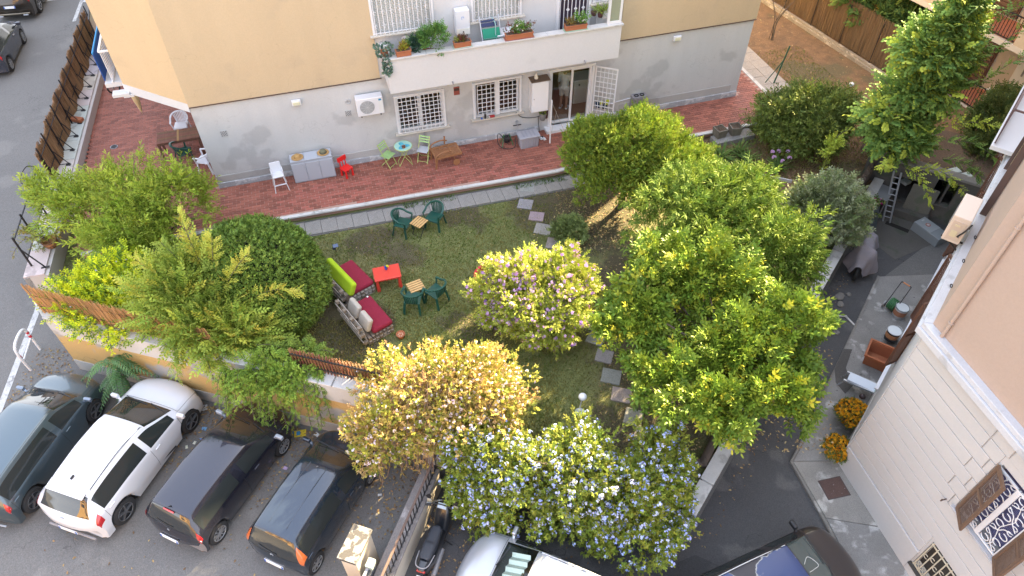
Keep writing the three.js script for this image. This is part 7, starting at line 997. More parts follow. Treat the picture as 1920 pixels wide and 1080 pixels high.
{ // by the patio door
  const hr = thing('hose_reel', 'coiled black hose on a small green reel against the wall', 'hose reel', at(950, 270, YT), ANG); obj('frame', [bar([-.2, 0, .15], [-.1, .42, 0], .02), bar([-.2, 0, -.15], [-.1, .42, 0], .02), bar([.2, 0, .15], [.1, .42, 0], .02), bar([.2, 0, -.15], [.1, .42, 0], .02)], std([.05, .2, .08], .5), hr); obj('hose', [0, 1, 2, 3, 4].map(k => tor(.12 + .012 * (k % 3), .017, -.08 + k * .04, .22, 0, 0, 1.57, 0, 6, 20)), MT.black, hr); obj('loose_hose', tube([[-.1, .3, .1], [-.3, .5, 0], [-.35, .2, .1], [-.2, .03, .25], [.2, .02, .3], [.3, .3, .1]], .014, 6, 30), MT.black, hr);
  const bxm = std([.30, .30, .335], .65), sb = thing('deck_box', 'grey ribbed plastic deck box beside the patio door', 'box', at(990, 271, YT), ANG); obj('body', T(new THREE.CylinderGeometry(.49, .45, .4, 4, 1), 0, .2, 0, 0, Math.PI / 4).scale(1, 1, .62), bxm, sb); for (let k = 0; k < 7; k++) obj('rib', rb(.05, .3, .02, .006, -.27 + k * .09, .21, .205), bxm, sb); obj('lid', rb(.76, .07, .48, .02, 0, .435, 0), std([.33, .33, .365], .6), sb); obj('lid_ridge', [-.2, -.07, .07, .2].map(x => rb(.05, .02, .36, .008, x, .472, 0)), bxm, sb);
  const shoe = (u, v, label) => { const s = thing('clog_shoe', label, 'shoe', at(u, v, YT), ANG + .2, 'white shoes by the deck box'); obj('sole', T(rb(.1, .03, .26, .014, 0, 0, 0), 0, .02, 0), std([.7, .71, .74], .6), s); obj('upper', T(new THREE.SphereGeometry(.058, 14, 8, 0, 6.283, 0, 1.6).scale(.9, .85, 1.35), 0, .03, .05), std([.62, .64, .68], .6), s); obj('insole', rb(.07, .006, .12, .002, 0, .038, -.06), MT.black, s); };
  shoe(1013, 259, 'white clog shoe, the one nearer the deck box'); shoe(1019, 260, 'white clog shoe, the one nearer the white pole');
  const hp = thing('hanging_pot', 'grey hanging pot with a small green plant left of the patio door', 'plant pot', onHouse(11.28, .55, .16), ANG); obj('pot', lathe([[.001, 0], [.09, 0], [.13, .28], [.115, .28], [.09, .02], [.001, .02]], 18), std([.2, .2, .2], .7), hp); obj('bracket', tube([[0, .28, -.12], [0, .5, -.14], [0, .28, .12]], .008), MT.iron, hp); const f = new Fol(); for (let i = 0; i < 40; i++) { const d = onS(); d.y = Math.abs(d.y); f.add(V(d.x * .06, .28, d.z * .06), d, .7, tone(G.fresh)); } f.build('leaves', leafGeo(.16, .06), LEAFM, hp);
  const pl = thing('awning_pole', 'thin white pole with string guys standing in front of the patio door', 'pole', at(1031, 268, YT), 0); obj('pole', cy(.028, .028, 1.75, 0, .875, 0, 12), MT.whitepaint, pl); const q = p => p.sub(at(1031, 268, YT)); obj('guy_rope', [rod(q(UN(11.55, .25, YT + 1.3)), q(UN(12.05, .5, YT + .03)), .006), rod(q(UN(11.55, .4, YT + .1)), q(UN(11.75, .3, YT + .9)), .006)], std([.45, .38, .3], .9), pl);
  const wa = thing('wall_item', 'dark red folded parasol bag standing at the left door jamb', 'bag', onHouse(11.42, .55, .1), ANG); obj('bag', lathe([[.001, 0], [.07, .02], [.08, .3], [.05, .6], [.02, .66], [.001, .66]], 12), std([.07, .03, .035], .8), wa); obj('strap', tor(.07, .01, 0, .2, 0, 1.57), MT.black, wa);
  const th = thing('garden_things', 'small heap of dark and yellow garden gloves hanging behind the open grille', 'gloves', onHouse(13.6, .62, .1), ANG); obj('dark_glove', [rb(.14, .26, .06, .025, -.2, .1, 0, 0, 0, .2), rb(.16, .22, .06, .025, .08, .02, .03, 0, 0, -.2)], std([.02, .05, .09], .8), th); obj('yellow_glove', [rb(.14, .2, .06, .025, .14, .18, .05, 0, 0, -.3), rb(.1, .14, .05, .02, -.08, .2, .04)], std([.50, .55, .05], .7), th);
  const ws = thing('sill_bottles', 'red and dark bottle set on the sill of the right ground floor window', 'bottle', onHouse(9.3, .98, .1), ANG); obj('dark_bottle', [T(cy(.035, .035, .14, 0, 0, 0, 12), -.12, .07, 0), cy(.012, .03, .06, -.12, .17, 0, 10)], MT.black, ws); obj('red_bottle', rb(.2, .09, .08, .03, .12, .05, .02), std([.35, .03, .03], .4), ws); obj('white_cap', cy(.03, .03, .04, .03, .05, .03, 10, 0, 0, 1.57), MT.whitepaint, ws); obj('blue_cap', cy(.03, .03, .05, -.25, .03, .02, 10), std([.02, .12, .5], .5), ws);
  // person inside behind the glass is built in the next file
}
{ // left terrace table
  const t = thing('slatted_table', 'dark brown slatted wooden table on the left terrace', 'table', at(347, 286, YT), ANG + .02), w = MT.brownwood;
  for (let k = 0; k < 9; k++) for (const s of [-1, 1]) obj('slat', rb(.66, .022, .066, .004, s * .36, .73, -.31 + k * .077), tint(w, [rr(1.3, 1.8), rr(1.3, 1.7), rr(1.3, 1.7)]), t); obj('centre_rail', rb(.07, .026, .7, .004, 0, .731, 0), tint(MT.slatwood, [.6, .55, .5]), t); obj('apron', [bar([-.68, .68, -.33], [.68, .68, -.33], .03, .08), bar([-.68, .68, .33], [.68, .68, .33], .03, .08), bar([-.68, .68, -.33], [-.68, .68, .33], .03, .08), bar([.68, .68, -.33], [.68, .68, .33], .03, .08)], w, t); for (const [x, z] of [[.65, .3], [-.65, .3], [.65, -.3], [-.65, -.3]]) obj('leg', bx(.07, .66, .07, x, .33, z), w, t);
}
{ // stone planters and the green stake at the right
  const mk = (u, v, label, tu) => { const t = thing('stone_planter', label, 'planter', at(u, v, YG), tu, 'square stone planters'), m = mineral([.20, .175, .14], [.13, .115, .09], { size: [.6, .6], n: 128, blot: 4, spk: .15, s: 341, bump: .006 }); obj('pot', [prismPot(.40, .30, .5)], m, t); obj('soil', bx(.32, .02, .32, 0, .44, 0), MT.soil, t); obj('dry_twigs', [0, 1, 2, 3].map(k => rod([rr(-.1, .1), .44, rr(-.1, .1)], [rr(-.25, .25), rr(.6, .95), rr(-.2, .2)], .005)), BARK, t); };
  function prismPot(a, b, h) { const g = []; for (const s of [0, 1, 2, 3]) { const q = new THREE.BufferGeometry(); g.push(T(plate([[-b / 2, 0], [b / 2, 0], [a / 2, h], [-a / 2, h]], .03, 0), 0, 0, 0, 0)); const m = g[g.length - 1]; m.translate(0, 0, -.03); m.rotateX((a - b) / 2 / h); m.translate(0, 0, b / 2); m.rotateY(s * Math.PI / 2); } g.push(bx(b - .02, .03, b - .02, 0, .02, 0)); return M(g); }
  mk(1346, 262, 'square weathered stone planter at the terrace step, left of the pair', ANG + .1); mk(1374, 257, 'square weathered stone planter at the terrace step, right of the pair', ANG - .1);
  const st = thing('green_stake', 'dark green fence stake with brace in the far dry garden', 'post', at(1450, 158, YG)); const top = at(1475, 73, YG); obj('stake', rod([0, 0, 0], [.28, 1.55, -.2], .03, .03, 8), std([.015, .09, .05], .5), st); obj('brace', rod([-.35, 0, -.05], [.18, 1.0, -.12], .018, .018, 8), std([.015, .08, .05], .5), st);
  const stp = structG('garden_step'); obj('step_slab', rb(1.6, .22, .5, .02, 0, 0, 0), MT.paver, stp); stp.position.copy(UN(17.9, 2.25, YG + .06)); stp.rotation.y = ANG + .05; const eg = thing('bed_edging', 'thin pale board edging beside the strap leaved plants', 'edging', at(1453, 336, YG), -.36); obj('board', rb(1.1, .12, .05, .008, 0, .05, 0), MT.marble, eg);
}
// ---------------------------------------------------------------- balcony planters and clutter
{
  const TOPY = 3.1 + 1.185, Z = 1.02;
  const box = (x, w, label, cols, o = {}) => { const t = thing('balcony_planter', label, 'planter', onHouse(x, TOPY, Z), ANG + rr(-.02, .02), o.group); const tm = o.mat ?? MT.terracotta;
    obj('trough', [rb(w, .17, .19, .012, 0, .085, 0), rb(w + .03, .03, .22, .008, 0, .16, 0)], tm, t); if (o.saucer) obj('saucer', rb(w + .08, .02, .24, .006, 0, .008, 0), o.saucer, t); obj('soil', bx(w - .04, .02, .16, 0, .172, 0), MT.soil, t);
    cols.forEach(([pal, x0, n, h, s, geo]) => { const f = new Fol(); for (let i = 0; i < n; i++) { const d = onS(); d.y = Math.abs(d.y) + .15; f.add(V(x0 + rr(-.5, .5) * (o.sw ?? w * .45), .17 + h * rnd(), rr(-.07, .07)), d, s * rr(.7, 1.2), tone(pal, .2)); } f.build('leaves', geo ?? sTiny, LEAFM, t); });
    if (o.fl) { const f = new Fol(); for (let i = 0; i < o.fl[1]; i++) f.add(V(o.fl[2] + rr(-.12, .12), .22 + rr(.05, .2), rr(-.05, .12)), onS(), 1, o.fl[0], V(0, 1, .3)); f.build('flowers', flowerGeo(5, .025, .02), FLOWM, t); } return t; };
  const red = [[.20, .05, .04], [.16, .08, .03], [.12, .12, .03]], grn = [[.12, .26, .04], [.16, .30, .06]], yl = [[.42, .40, .03], [.30, .30, .03], [.26, .14, .03]];
  { const t = thing('trailing_succulent', 'blue green succulent trailing over the left end of the balcony', 'plant', onHouse(5.95, TOPY, .86), ANG); const f = new Fol(); for (let i = 0; i < 150; i++) { const d = onS(), y = rr(-.55, .42), x = rr(-.28, .26) * (y < 0 ? .45 : 1); f.add(V(x, y, .06 + rr(-.1, .12) + (y < 0 ? .12 : 0)), V(d.x, Math.abs(d.y), Math.abs(d.z) + .4), rr(.8, 1.2), tone([[.18, .27, .21], [.24, .33, .25], [.14, .22, .17]], .15), V(0, .5, 1)); } const ros = []; for (let k = 0; k < 9; k++) ros.push(T(leafGeo(.075, .04, .2, -.3), 0, 0, 0, 0, 0, 0).rotateX(-.7 - .05 * k).rotateY(k * 2.4)); f.build('rosettes', M(ros).rotateX(0), GLOSSM, t); obj('pot', lathe([[.001, 0], [.1, 0], [.13, .15], [.11, .15], [.001, .13]], 14), MT.terracotta, t); obj('stem', [-.1, 0, .1].map(x => tube([[x, .1, .02], [x, .05, .18], [x, -.5, .2]], .01)), BARK, t); }
  box(6.5, .44, 'terracotta trough with yellow and red leaves at the left of the balcony', [[yl, 0, 60, .2, 1]]);
  { const t = bush('dark_conifer', 'small dark upright plant in the balcony corner between the trough plants', 'plant', onHouse(6.92, TOPY - .2, .85), { geo: sTiny, pal: [[.03, .08, .05], [.04, .10, .06]], cl: 14, sp: 10, cr: .06, seed: 51, th: .1, tr: .015, limbs: 1, blobs: [[0, .35, 0, .09, .3, .09]] }); }
  { const t = bush('balcony_bush', 'leafy green pot plant on the balcony below the left shuttered window', 'plant', onHouse(7.4, TOPY - .12, .86), { geo: sSmall, pal: [[.10, .22, .05], [.16, .30, .07]], cl: 46, sp: 10, cr: .1, rough: .5, seed: 52, th: .15, tr: .015, limbs: 4, scale: .9, blobs: [[0, .38, 0, .38, .34, .16], [.2, .55, 0, .22, .25, .12], [-.28, .25, 0, .25, .2, .14]] }); obj('pot', rb(.6, .18, .2, .012, 0, -.02, 0), MT.terracotta, t); }
  box(8.3, .52, 'terracotta trough with dark red leaves near the middle left of the balcony', [[red, 0, 70, .14, .9], [[[.26, .28, .05]], -.1, 26, .1, .8]], { saucer: std([.36, .45, .36], .7) });
  box(10.1, .86, 'long terracotta trough with green and purple leaves at the balcony middle', [[grn, 0, 40, .22, 1.1, sSmall], [red, .26, 34, .26, 1], [red, -.26, 26, .26, 1]], { saucer: std([.28, .10, .08], .7), fl: [[.78, .80, .72], 9, 0] });
  box(11.95, .70, 'terracotta trough with reddish and green plants before the grilled balcony door', [[[[.22, .12, .04], [.28, .18, .05], [.2, .2, .05]], -.18, 60, .2, .9], [grn, .2, 26, .26, 1.2, sSmall]], { saucer: std([.26, .42, .3], .7), fl: [[.80, .80, .70], 5, .22], sw: .25 });
  const inB = (u, v, label, cat, nm) => { };
  { const t = thing('clay_pot', 'brown clay pot on the left window ledge of the balcony', 'pot', onHouse(6.72, TOPY - .1, .35), ANG); obj('pot', lathe([[.001, 0], [.09, 0], [.12, .18], [.105, .18], [.001, .15]], 16), std([.10, .05, .035], .8), t); obj('saucer_top', lathe([[.11, .18], [.15, .26], [.13, .28], [.10, .2]], 16), std([.42, .36, .33], .7), t); }
  { const t = thing('folded_deckchairs', 'folded deckchairs with green and navy cloth leaning on the balcony back wall', 'deckchair', onHouse(9.35, 3.95 - .3, .45), ANG); obj('green_cloth', rb(.56, .34, .05, .01, .02, .62, .02, -.5), std([.01, .22, .13], .7), t); obj('navy_cloth', [rb(.5, .12, .05, .01, -.02, .86, -.08, -.5), rb(.46, .06, .05, .01, -.06, .96, -.13, -.5)], std([.02, .03, .09], .7), t); obj('frame', [-.3, .31].map(x => bar([x, .2, .25], [x, 1.1, -.2], .03)).concat([.5, .78, .92].map(y => bar([-.3, y, .25 - (y - .2) * .5], [.31, y, .25 - (y - .2) * .5], .025))), MT.galv, t); }
  { const t = thing('wash_basin', 'white laundry basin on the balcony behind the long planter', 'basin', onHouse(9.85, 3.75, .32), ANG); obj('basin', [rb(.62, .06, .5, .02, 0, .42, 0), rb(.5, .3, .4, .04, 0, .26, 0)], MT.whiteplast, t); obj('stand', [-.25, .25].map(x => bx(.05, .7, .4, x, .05 - .2, 0)), MT.whiteplast, t); obj('frame', [bar([-.36, .0, .2], [-.36, .85, .2], .025), bar([-.36, .85, .2], [-.36, .85, -.2], .025)], std([.3, .48, .46], .5), t); }
  { const t = thing('mop_bracket', 'dark and pale washing line bracket hanging below the right shuttered window', 'bracket', onHouse(10.5, 5.15, .14), ANG); obj('arm', [rb(.42, .05, .05, .01, 0, 0, .05, 0, 0, .3), rb(.3, .07, .06, .02, -.06, .06, .05, 0, 0, .3)], MT.black, t); obj('white_part', rb(.22, .07, .07, .02, -.08, .1, .07, 0, 0, .2), MT.whitepaint, t); }
  { const t = thing('balcony_shelf', 'pale low wall shelf inside the balcony right end carrying pots', 'shelf', onHouse(13.2, 3.1, .35), ANG); obj('shelf', bx(.34, .9, .5, 0, .75, 0), MT.marble, t);
    const p = thing('spiky_plant', 'spiky yellow green plant in dark pots behind the glazed side screen', 'plant', onHouse(13.1, 4.3, .4), ANG); for (const [x, z] of [[-.12, .12], [.02, -.12], [-.28, -.04]]) obj('pot', lathe([[.001, 0], [.07, 0], [.1, .13], [.09, .13], [.001, .11]], 14), std([.09, .04, .035], .8), p).position.set(x, 0, z); const f = new Fol(); for (let i = 0; i < 60; i++) { const d = onS(); d.y = Math.abs(d.y) + .3; f.add(V(rr(-.2, .1), .12, rr(-.15, .15)), d, rr(.7, 1.1), tone([[.30, .38, .06], [.22, .32, .06]], .2)); } f.build('leaves', leafGeo(.34, .03, .2, .35, 4), LEAFM, p); }
}
{ // furniture glimpsed through the patio door, and the person standing inside
  const k = thing('kitchen_cupboard', 'pale cupboard with dark knob seen through the right pane of the patio door', 'cupboard', onHouse(13.38, .02, -1.5), ANG); obj('carcass', rb(.8, .95, .55, .01, 0, .48, 0), std([.50, .50, .44], .5), k); obj('worktop', rb(.88, .05, .62, .01, 0, .98, 0), std([.62, .62, .6], .4), k); obj('knob', sp(.03, -.2, .8, .29, 10, 8), MT.black, k); obj('door', rb(.7, .8, .02, .004, 0, .45, .28), std([.46, .47, .41], .5), k);
  const lp = thing('paper_lamp', 'round white paper lamp shade seen through the top of the patio door', 'lamp', onHouse(12.6, 2.0, -1.0), ANG); obj('shade', T(new THREE.SphereGeometry(.24, 20, 14).scale(1, .85, 1), 0, .1, 0), std([.6, .59, .55], .8), lp); obj('cord', rod([0, .28, 0], [0, .9, 0], .008), MT.black, lp);
}
// ---------------------------------------------------------------- alley and car park things
{ // covered motor scooter: a draped sheet over a scooter shape
  const p = at(1612, 492, 0), q = at(1598, 540, 0), tu = Math.atan2(-(q.z - at(1632, 450, 0).z), q.x - at(1632, 450, 0).x);
  const t = thing('covered_scooter', 'scooter under a grey cover parked along the garden wall in the alley', 'scooter', p, tu), cv = mineral([.26, .245, .27], [.22, .205, .23], { size: [.5, .5], n: 128, blot: 5, spk: .06, s: 401, bump: .002, rough: .85 });
  cv.side = THREE.DoubleSide; const N = 56, K = 22, A = [], idx = []; // sections along the scooter: x forward = front wheel end
  const ridge = x => x > .55 ? lerp(1.08, .62, sst(.55, .98, x)) : x > .25 ? lerp(.86, 1.12, sst(.25, .55, x)) : x > -.5 ? .84 + .05 * Math.sin(x * 4) : lerp(.84, .55, sst(-.5, -1.0, x));
  const half = x => (.24 + .16 * Math.exp(-Math.pow((x - .5) / .16, 2))) * (1 - .45 * sst(.7, 1, Math.abs(x)));
  for (let i = 0; i <= N; i++) { const x = -.98 + 1.96 * i / N, r = ridge(x), h = half(x), low = .30 + .10 * Math.sin(x * 5 + 1); for (let k = 0; k <= K; k++) { const u = k / K * 2 - 1, a = Math.abs(u); const f = .022 * Math.sin(x * 26 + u * 5) * a + .03 * Math.sin(x * 11 - u * 3) * a + .02 * (vn(x * 6 + 9, u * 5 + 9, 99, 411) - .5); const y = a < .35 ? r - .5 * a * a * .6 : lerp(r - .04, low, Math.pow((a - .35) / .65, .9)), z = Math.sign(u) * (a < .35 ? a / .35 * h * .62 : lerp(h * .62, h * 1.25, Math.pow((a - .35) / .65, .7))) + f * Math.sign(u || 1); A.push(x, y + f * .4, z); } }
  for (let i = 0; i < N; i++) for (let k = 0; k < K; k++) { const a = i * (K + 1) + k, b = a + K + 1; idx.push(a, a + 1, b, a + 1, b + 1, b); } const g = new THREE.BufferGeometry(); g.setAttribute('position', new THREE.Float32BufferAttribute(A, 3)); g.setIndex(idx); g.computeVertexNormals(); obj('cover', g, cv, t);
  for (const x of [.72, -.62]) { const w = new THREE.Group(); w.name = 'wheel'; w.position.set(x + (x > 0 ? .12 : 0), .27, 0); t.add(w); obj('tyre', tor(.22, .055, 0, 0, 0, 0, 0, 0, 10, 26), std([.02, .02, .02], .85), w); obj('rim', [tor(.15, .02, 0, 0, 0, 0, 0, 0, 6, 20), ...[0, 1, 2].map(k => bar([-.15 * Math.cos(k * 1.05), -.15 * Math.sin(k * 1.05), 0], [.15 * Math.cos(k * 1.05), .15 * Math.sin(k * 1.05), 0], .03))], MT.greymetal, w); }
  obj('frame', [bar([-.6, .3, 0], [.5, .35, 0], .22, .2), bar([.5, .3, 0], [.62, .9, 0], .12), bar([-.6, .4, 0], [-.1, .6, 0], .2, .2)], MT.black, t);
  obj('stand', [rod([.1, .3, .1], [.12, .0, .2], .014), rod([.1, .3, -.1], [.12, 0, -.2], .014)], MT.iron, t);
}
{ // black maxi scooter by the gate wall
  const a = at(803, 1068, 0), b = at(840, 972, 0), d = b.clone().sub(a).normalize(), t = thing('motor_scooter', 'black scooter with clear windscreen parked by the low cream wall', 'scooter', a.clone().lerp(b, .5), Math.atan2(-d.z, d.x)), bk = phy([.012, .014, .018], .3, { clearcoat: .7, clearcoatRoughness: .1 }), seatM = mineral([.03, .033, .042], [.024, .027, .035], { size: [.2, .2], n: 64, blot: 6, spk: .1, s: 421, bump: .001, rough: .6 });
  for (const x of [.68, -.66]) { const w = new THREE.Group(); w.name = 'wheel'; w.position.set(x, .27, 0); t.add(w); obj('tyre', tor(.21, .06, 0, 0, 0, 0, 0, 0, 10, 28), std([.02, .02, .02], .85), w); obj('rim', [tor(.145, .02, 0, 0, 0, 0, 0, 0, 6, 20), cy(.05, .05, .1, 0, 0, 0, 12, Math.PI / 2), ...[0, 1, 2, 3, 4].map(k => bar([0, 0, 0], [.145 * Math.cos(k * 1.257), .145 * Math.sin(k * 1.257), 0], .026))], MT.greymetal, w); }
  const loft = (rows, mat, name) => { const A = [], ix = [], m = 12; rows.forEach(([x, y0, y1, h]) => { for (let k = 0; k <= m; k++) { const an = k / m * Math.PI, sx = Math.cos(an), sy = Math.sin(an); A.push(x, y0 + (y1 - y0) * Math.pow(sy, .6), Math.sign(sx) * Math.pow(Math.abs(sx), .6) * h); } }); for (let i = 0; i < rows.length - 1; i++) for (let k = 0; k < m; k++) { const p = i * (m + 1) + k, q = p + m + 1; ix.push(p, q, p + 1, p + 1, q, q + 1); } const g = new THREE.BufferGeometry(); g.setAttribute('position', new THREE.Float32BufferAttribute(A, 3)); g.setIndex(ix); g.computeVertexNormals(); obj(name, g, mat, t); };
  loft([[-.95, .55, .66, .06], [-.88, .48, .74, .13], [-.6, .38, .72, .18], [-.2, .3, .66, .19], [.02, .22, .52, .17], [.2, .2, .42, .16]], bk, 'rear_body');
  loft([[-.72, .68, .80, .10], [-.66, .68, .83, .15], [-.4, .66, .82, .16], [-.32, .66, .79, .16], [-.26, .64, .75, .155], [.05, .62, .74, .13], [.12, .6, .70, .07]], seatM, 'seat');
  loft([[.18, .22, .40, .17], [.28, .24, .60, .19], [.42, .3, .88, .21], [.56, .42, .98, .19], [.70, .50, .86, .13], [.82, .46, .66, .05]], bk, 'front_fairing'); loft([[.46, .40, .56, .06], [.6, .44, .56, .08], [.75, .42, .54, .08], [.9, .36, .46, .05]], bk, 'front_mudguard');
  obj('floorboard', rb(.36, .05, .36, .02, .2, .3, 0), MT.black, t);
  const ws = []; { const A = [], ix = []; const n = 10, m = 8; for (let i = 0; i <= n; i++) for (let k = 0; k <= m; k++) { const u = k / m * 2 - 1, v = i / n, w = (.21 - .06 * v * v); A.push(.60 - .20 * v + .05 * v * v - .09 * u * u, .93 + .40 * v, u * w); } for (let i = 0; i < n; i++) for (let k = 0; k < m; k++) { const p = i * (m + 1) + k, q = p + m + 1; ix.push(p, p + 1, q, p + 1, q + 1, q); } const g = new THREE.BufferGeometry(); g.setAttribute('position', new THREE.Float32BufferAttribute(A, 3)); g.setIndex(ix); g.computeVertexNormals(); obj('windscreen', g, phy([.62, .66, .62], .08, { transmission: .75, thickness: 0, side: THREE.DoubleSide }), t); }
  obj('handlebar', [tube([[.40, 1.0, .36], [.45, 1.03, .18], [.47, 1.03, 0], [.45, 1.03, -.18], [.40, 1.0, -.36]], .016, 8, 20)], MT.black, t); for (const s of [1, -1]) { obj('grip', rod([.405, 1.0, s * .25], [.38, .99, s * .38], .022, .02, 8), MT.black, t); obj('brake_lever', rod([.46, 1.0, s * .2], [.45, .98, s * .38], .008), MT.galv, t); obj('mirror', [rod([.46, 1.03, s * .2], [.5, 1.2, s * .3], .008), T(cy(.06, .05, .03, 0, 0, 0, 14, 0, 0, 1.3), .5, 1.22, s * .32)], MT.black, t); obj('hand_guard', rb(.05, .16, .12, .02, .50, 1.0, s * .32), std([.42, .38, .28], .5), t); }
  obj('dashboard', rb(.13, .04, .22, .015, .46, 1.0, 0, 0, 0, .5), phy([.3, .36, .42], .2, { clearcoat: 1 }), t); obj('tail_light', rb(.05, .07, .2, .02, -.93, .62, 0), lampRed, t); obj('number_plate', rb(.01, .17, .17, .004, -1.02, .44, 0, 0, 0, -.3), std([.72, .73, .76], .4), t); obj('plate_hanger', bar([-.9, .5, 0], [-1.0, .46, 0], .1, .03), MT.black, t);
  obj('silencer', rod([-.2, .26, .2], [-.85, .36, .24], .05, .06, 12), MT.greymetal, t); obj('grab_rail', tube([[-.55, .72, .18], [-.85, .78, .14], [-.92, .78, 0], [-.85, .78, -.14], [-.55, .72, -.18]], .014, 6, 16), MT.greymetal, t); obj('side_stand', rod([.0, .3, .16], [.06, 0, .32], .014), MT.iron, t); obj('red_tag', rb(.05, .06, .05, .01, .5, .92, .25), lampRed, t);
}
{ // ladder, sheets, table leaning at the garden wall
  const l = thing('ladder', 'pale aluminium ladder leaning against the wall at the court end', 'ladder', at(1655, 415, 0), 0), a = V(0, 0, 0), b = V(-.12, 1.75, -.5), w = V(.2, 0, .1); obj('stile', bar(a, b, .05, .03), MT.galv, l); obj('stile', bar(a.clone().add(w), b.clone().add(w), .05, .03), MT.galv, l); for (let k = 1; k < 9; k++) obj('rung', rod(a.clone().lerp(b, k / 9), a.clone().lerp(b, k / 9).add(w), .015, .015, 8), MT.galv, l);
  const s = thing('metal_sheet', 'blue grey metal sheet leaning on the garden wall behind the covered scooter', 'sheet', at(1626, 438, 0), 0.92); obj('sheet', rb(.95, 1.15, .02, .004, 0, .58, 0, -.22), std([.14, .18, .21], .5, { metalness: .4 }), s); obj('fold', rb(.95, .05, .05, .006, 0, 1.13, -.25), std([.16, .2, .23], .5), s);
  const s2 = thing('leaning_boards', 'pale narrow boards leaning on the garden wall beside the blue grey sheet', 'board', at(1603, 455, 0), .92); for (const [x, h] of [[-.12, 1.1], [.05, 1.0], [.2, .8]]) obj('board', rb(.09, h, .03, .005, x, h / 2, 0, -.24, 0, x * .3), tint(MT.paver, [1.4, 1.35, 1.3]), s2);
  const tb = thing('work_table', 'grey metal topped table standing by the ladder', 'table', at(1634, 400, 0), .92); obj('tabletop', rb(.8, .03, .6, .006, 0, .95, 0), std([.24, .25, .26], .5, { metalness: .3 }), tb); for (const [x, z] of [[.36, .26], [-.36, .26], [.36, -.26], [-.36, -.26]]) obj('leg', bx(.03, .95, .03, x, .47, z), MT.greymetal, tb);
  const pf = bush('wall_flower', 'small drooping plant with magenta blooms on the garden wall above the metal sheet', 'plant', at(1633, 397, .97), { geo: sSmall, pal: G.hedge, cl: 12, sp: 8, cr: .1, seed: 61, th: .1, tr: .01, limbs: 1, blobs: [[0, .2, 0, .25, .15, .2]], flowers: { geo: flowerGeo(5, .05, .03), p: .25, pal: [[.4, .03, .22]], off: .08 } });
  const fr = thing('broken_frame', 'pale broken square frame lying on the alley ground', 'frame', at(1575, 604, 0), .2); obj('side', rb(.62, .04, .05, .006, 0, .03, -.24, 0, -.3), MT.marble, fr); obj('side', rb(.05, .04, .5, .006, .3, .03, .05, 0, .2), MT.marble, fr); obj('side', rb(.05, .05, .5, .006, -.28, .035, .02, 0, -.1), tint(MT.paver, [1.3, 1.3, 1.2]), fr);
  const rock = (u, v, r, label) => { const t = thing('stone_lump', label, 'stone', at(u, v, 0), rr(0, 6), 'broken stones in the alley'), g = new THREE.IcosahedronGeometry(r, 2), p = g.attributes.position; for (let i = 0; i < p.count; i++) { const k = 1 + .5 * (vn(p.getX(i) * 9 + 20, p.getZ(i) * 9 + p.getY(i) * 7 + 20, 99, 431) - .5); p.setXYZ(i, p.getX(i) * k, (p.getY(i) * .45 + r * .25) * k, p.getZ(i) * k); } g.computeVertexNormals(); obj('lump', g, tint(MT.paver, [.8, .78, .75]), t); };
  rock(1573, 557, .15, 'largest rough stone on the alley ground near the covered scooter'); rock(1592, 553, .08, 'small rough stone right of the largest one, near the covered scooter'); rock(1575, 571, .11, 'rough stone just below the largest one, near the covered scooter'); rock(1556, 625, .10, 'elongated rough stone below the broken pale frame'); rock(1568, 624, .09, 'flat rough stone beside the elongated one, under the broken frame');
}
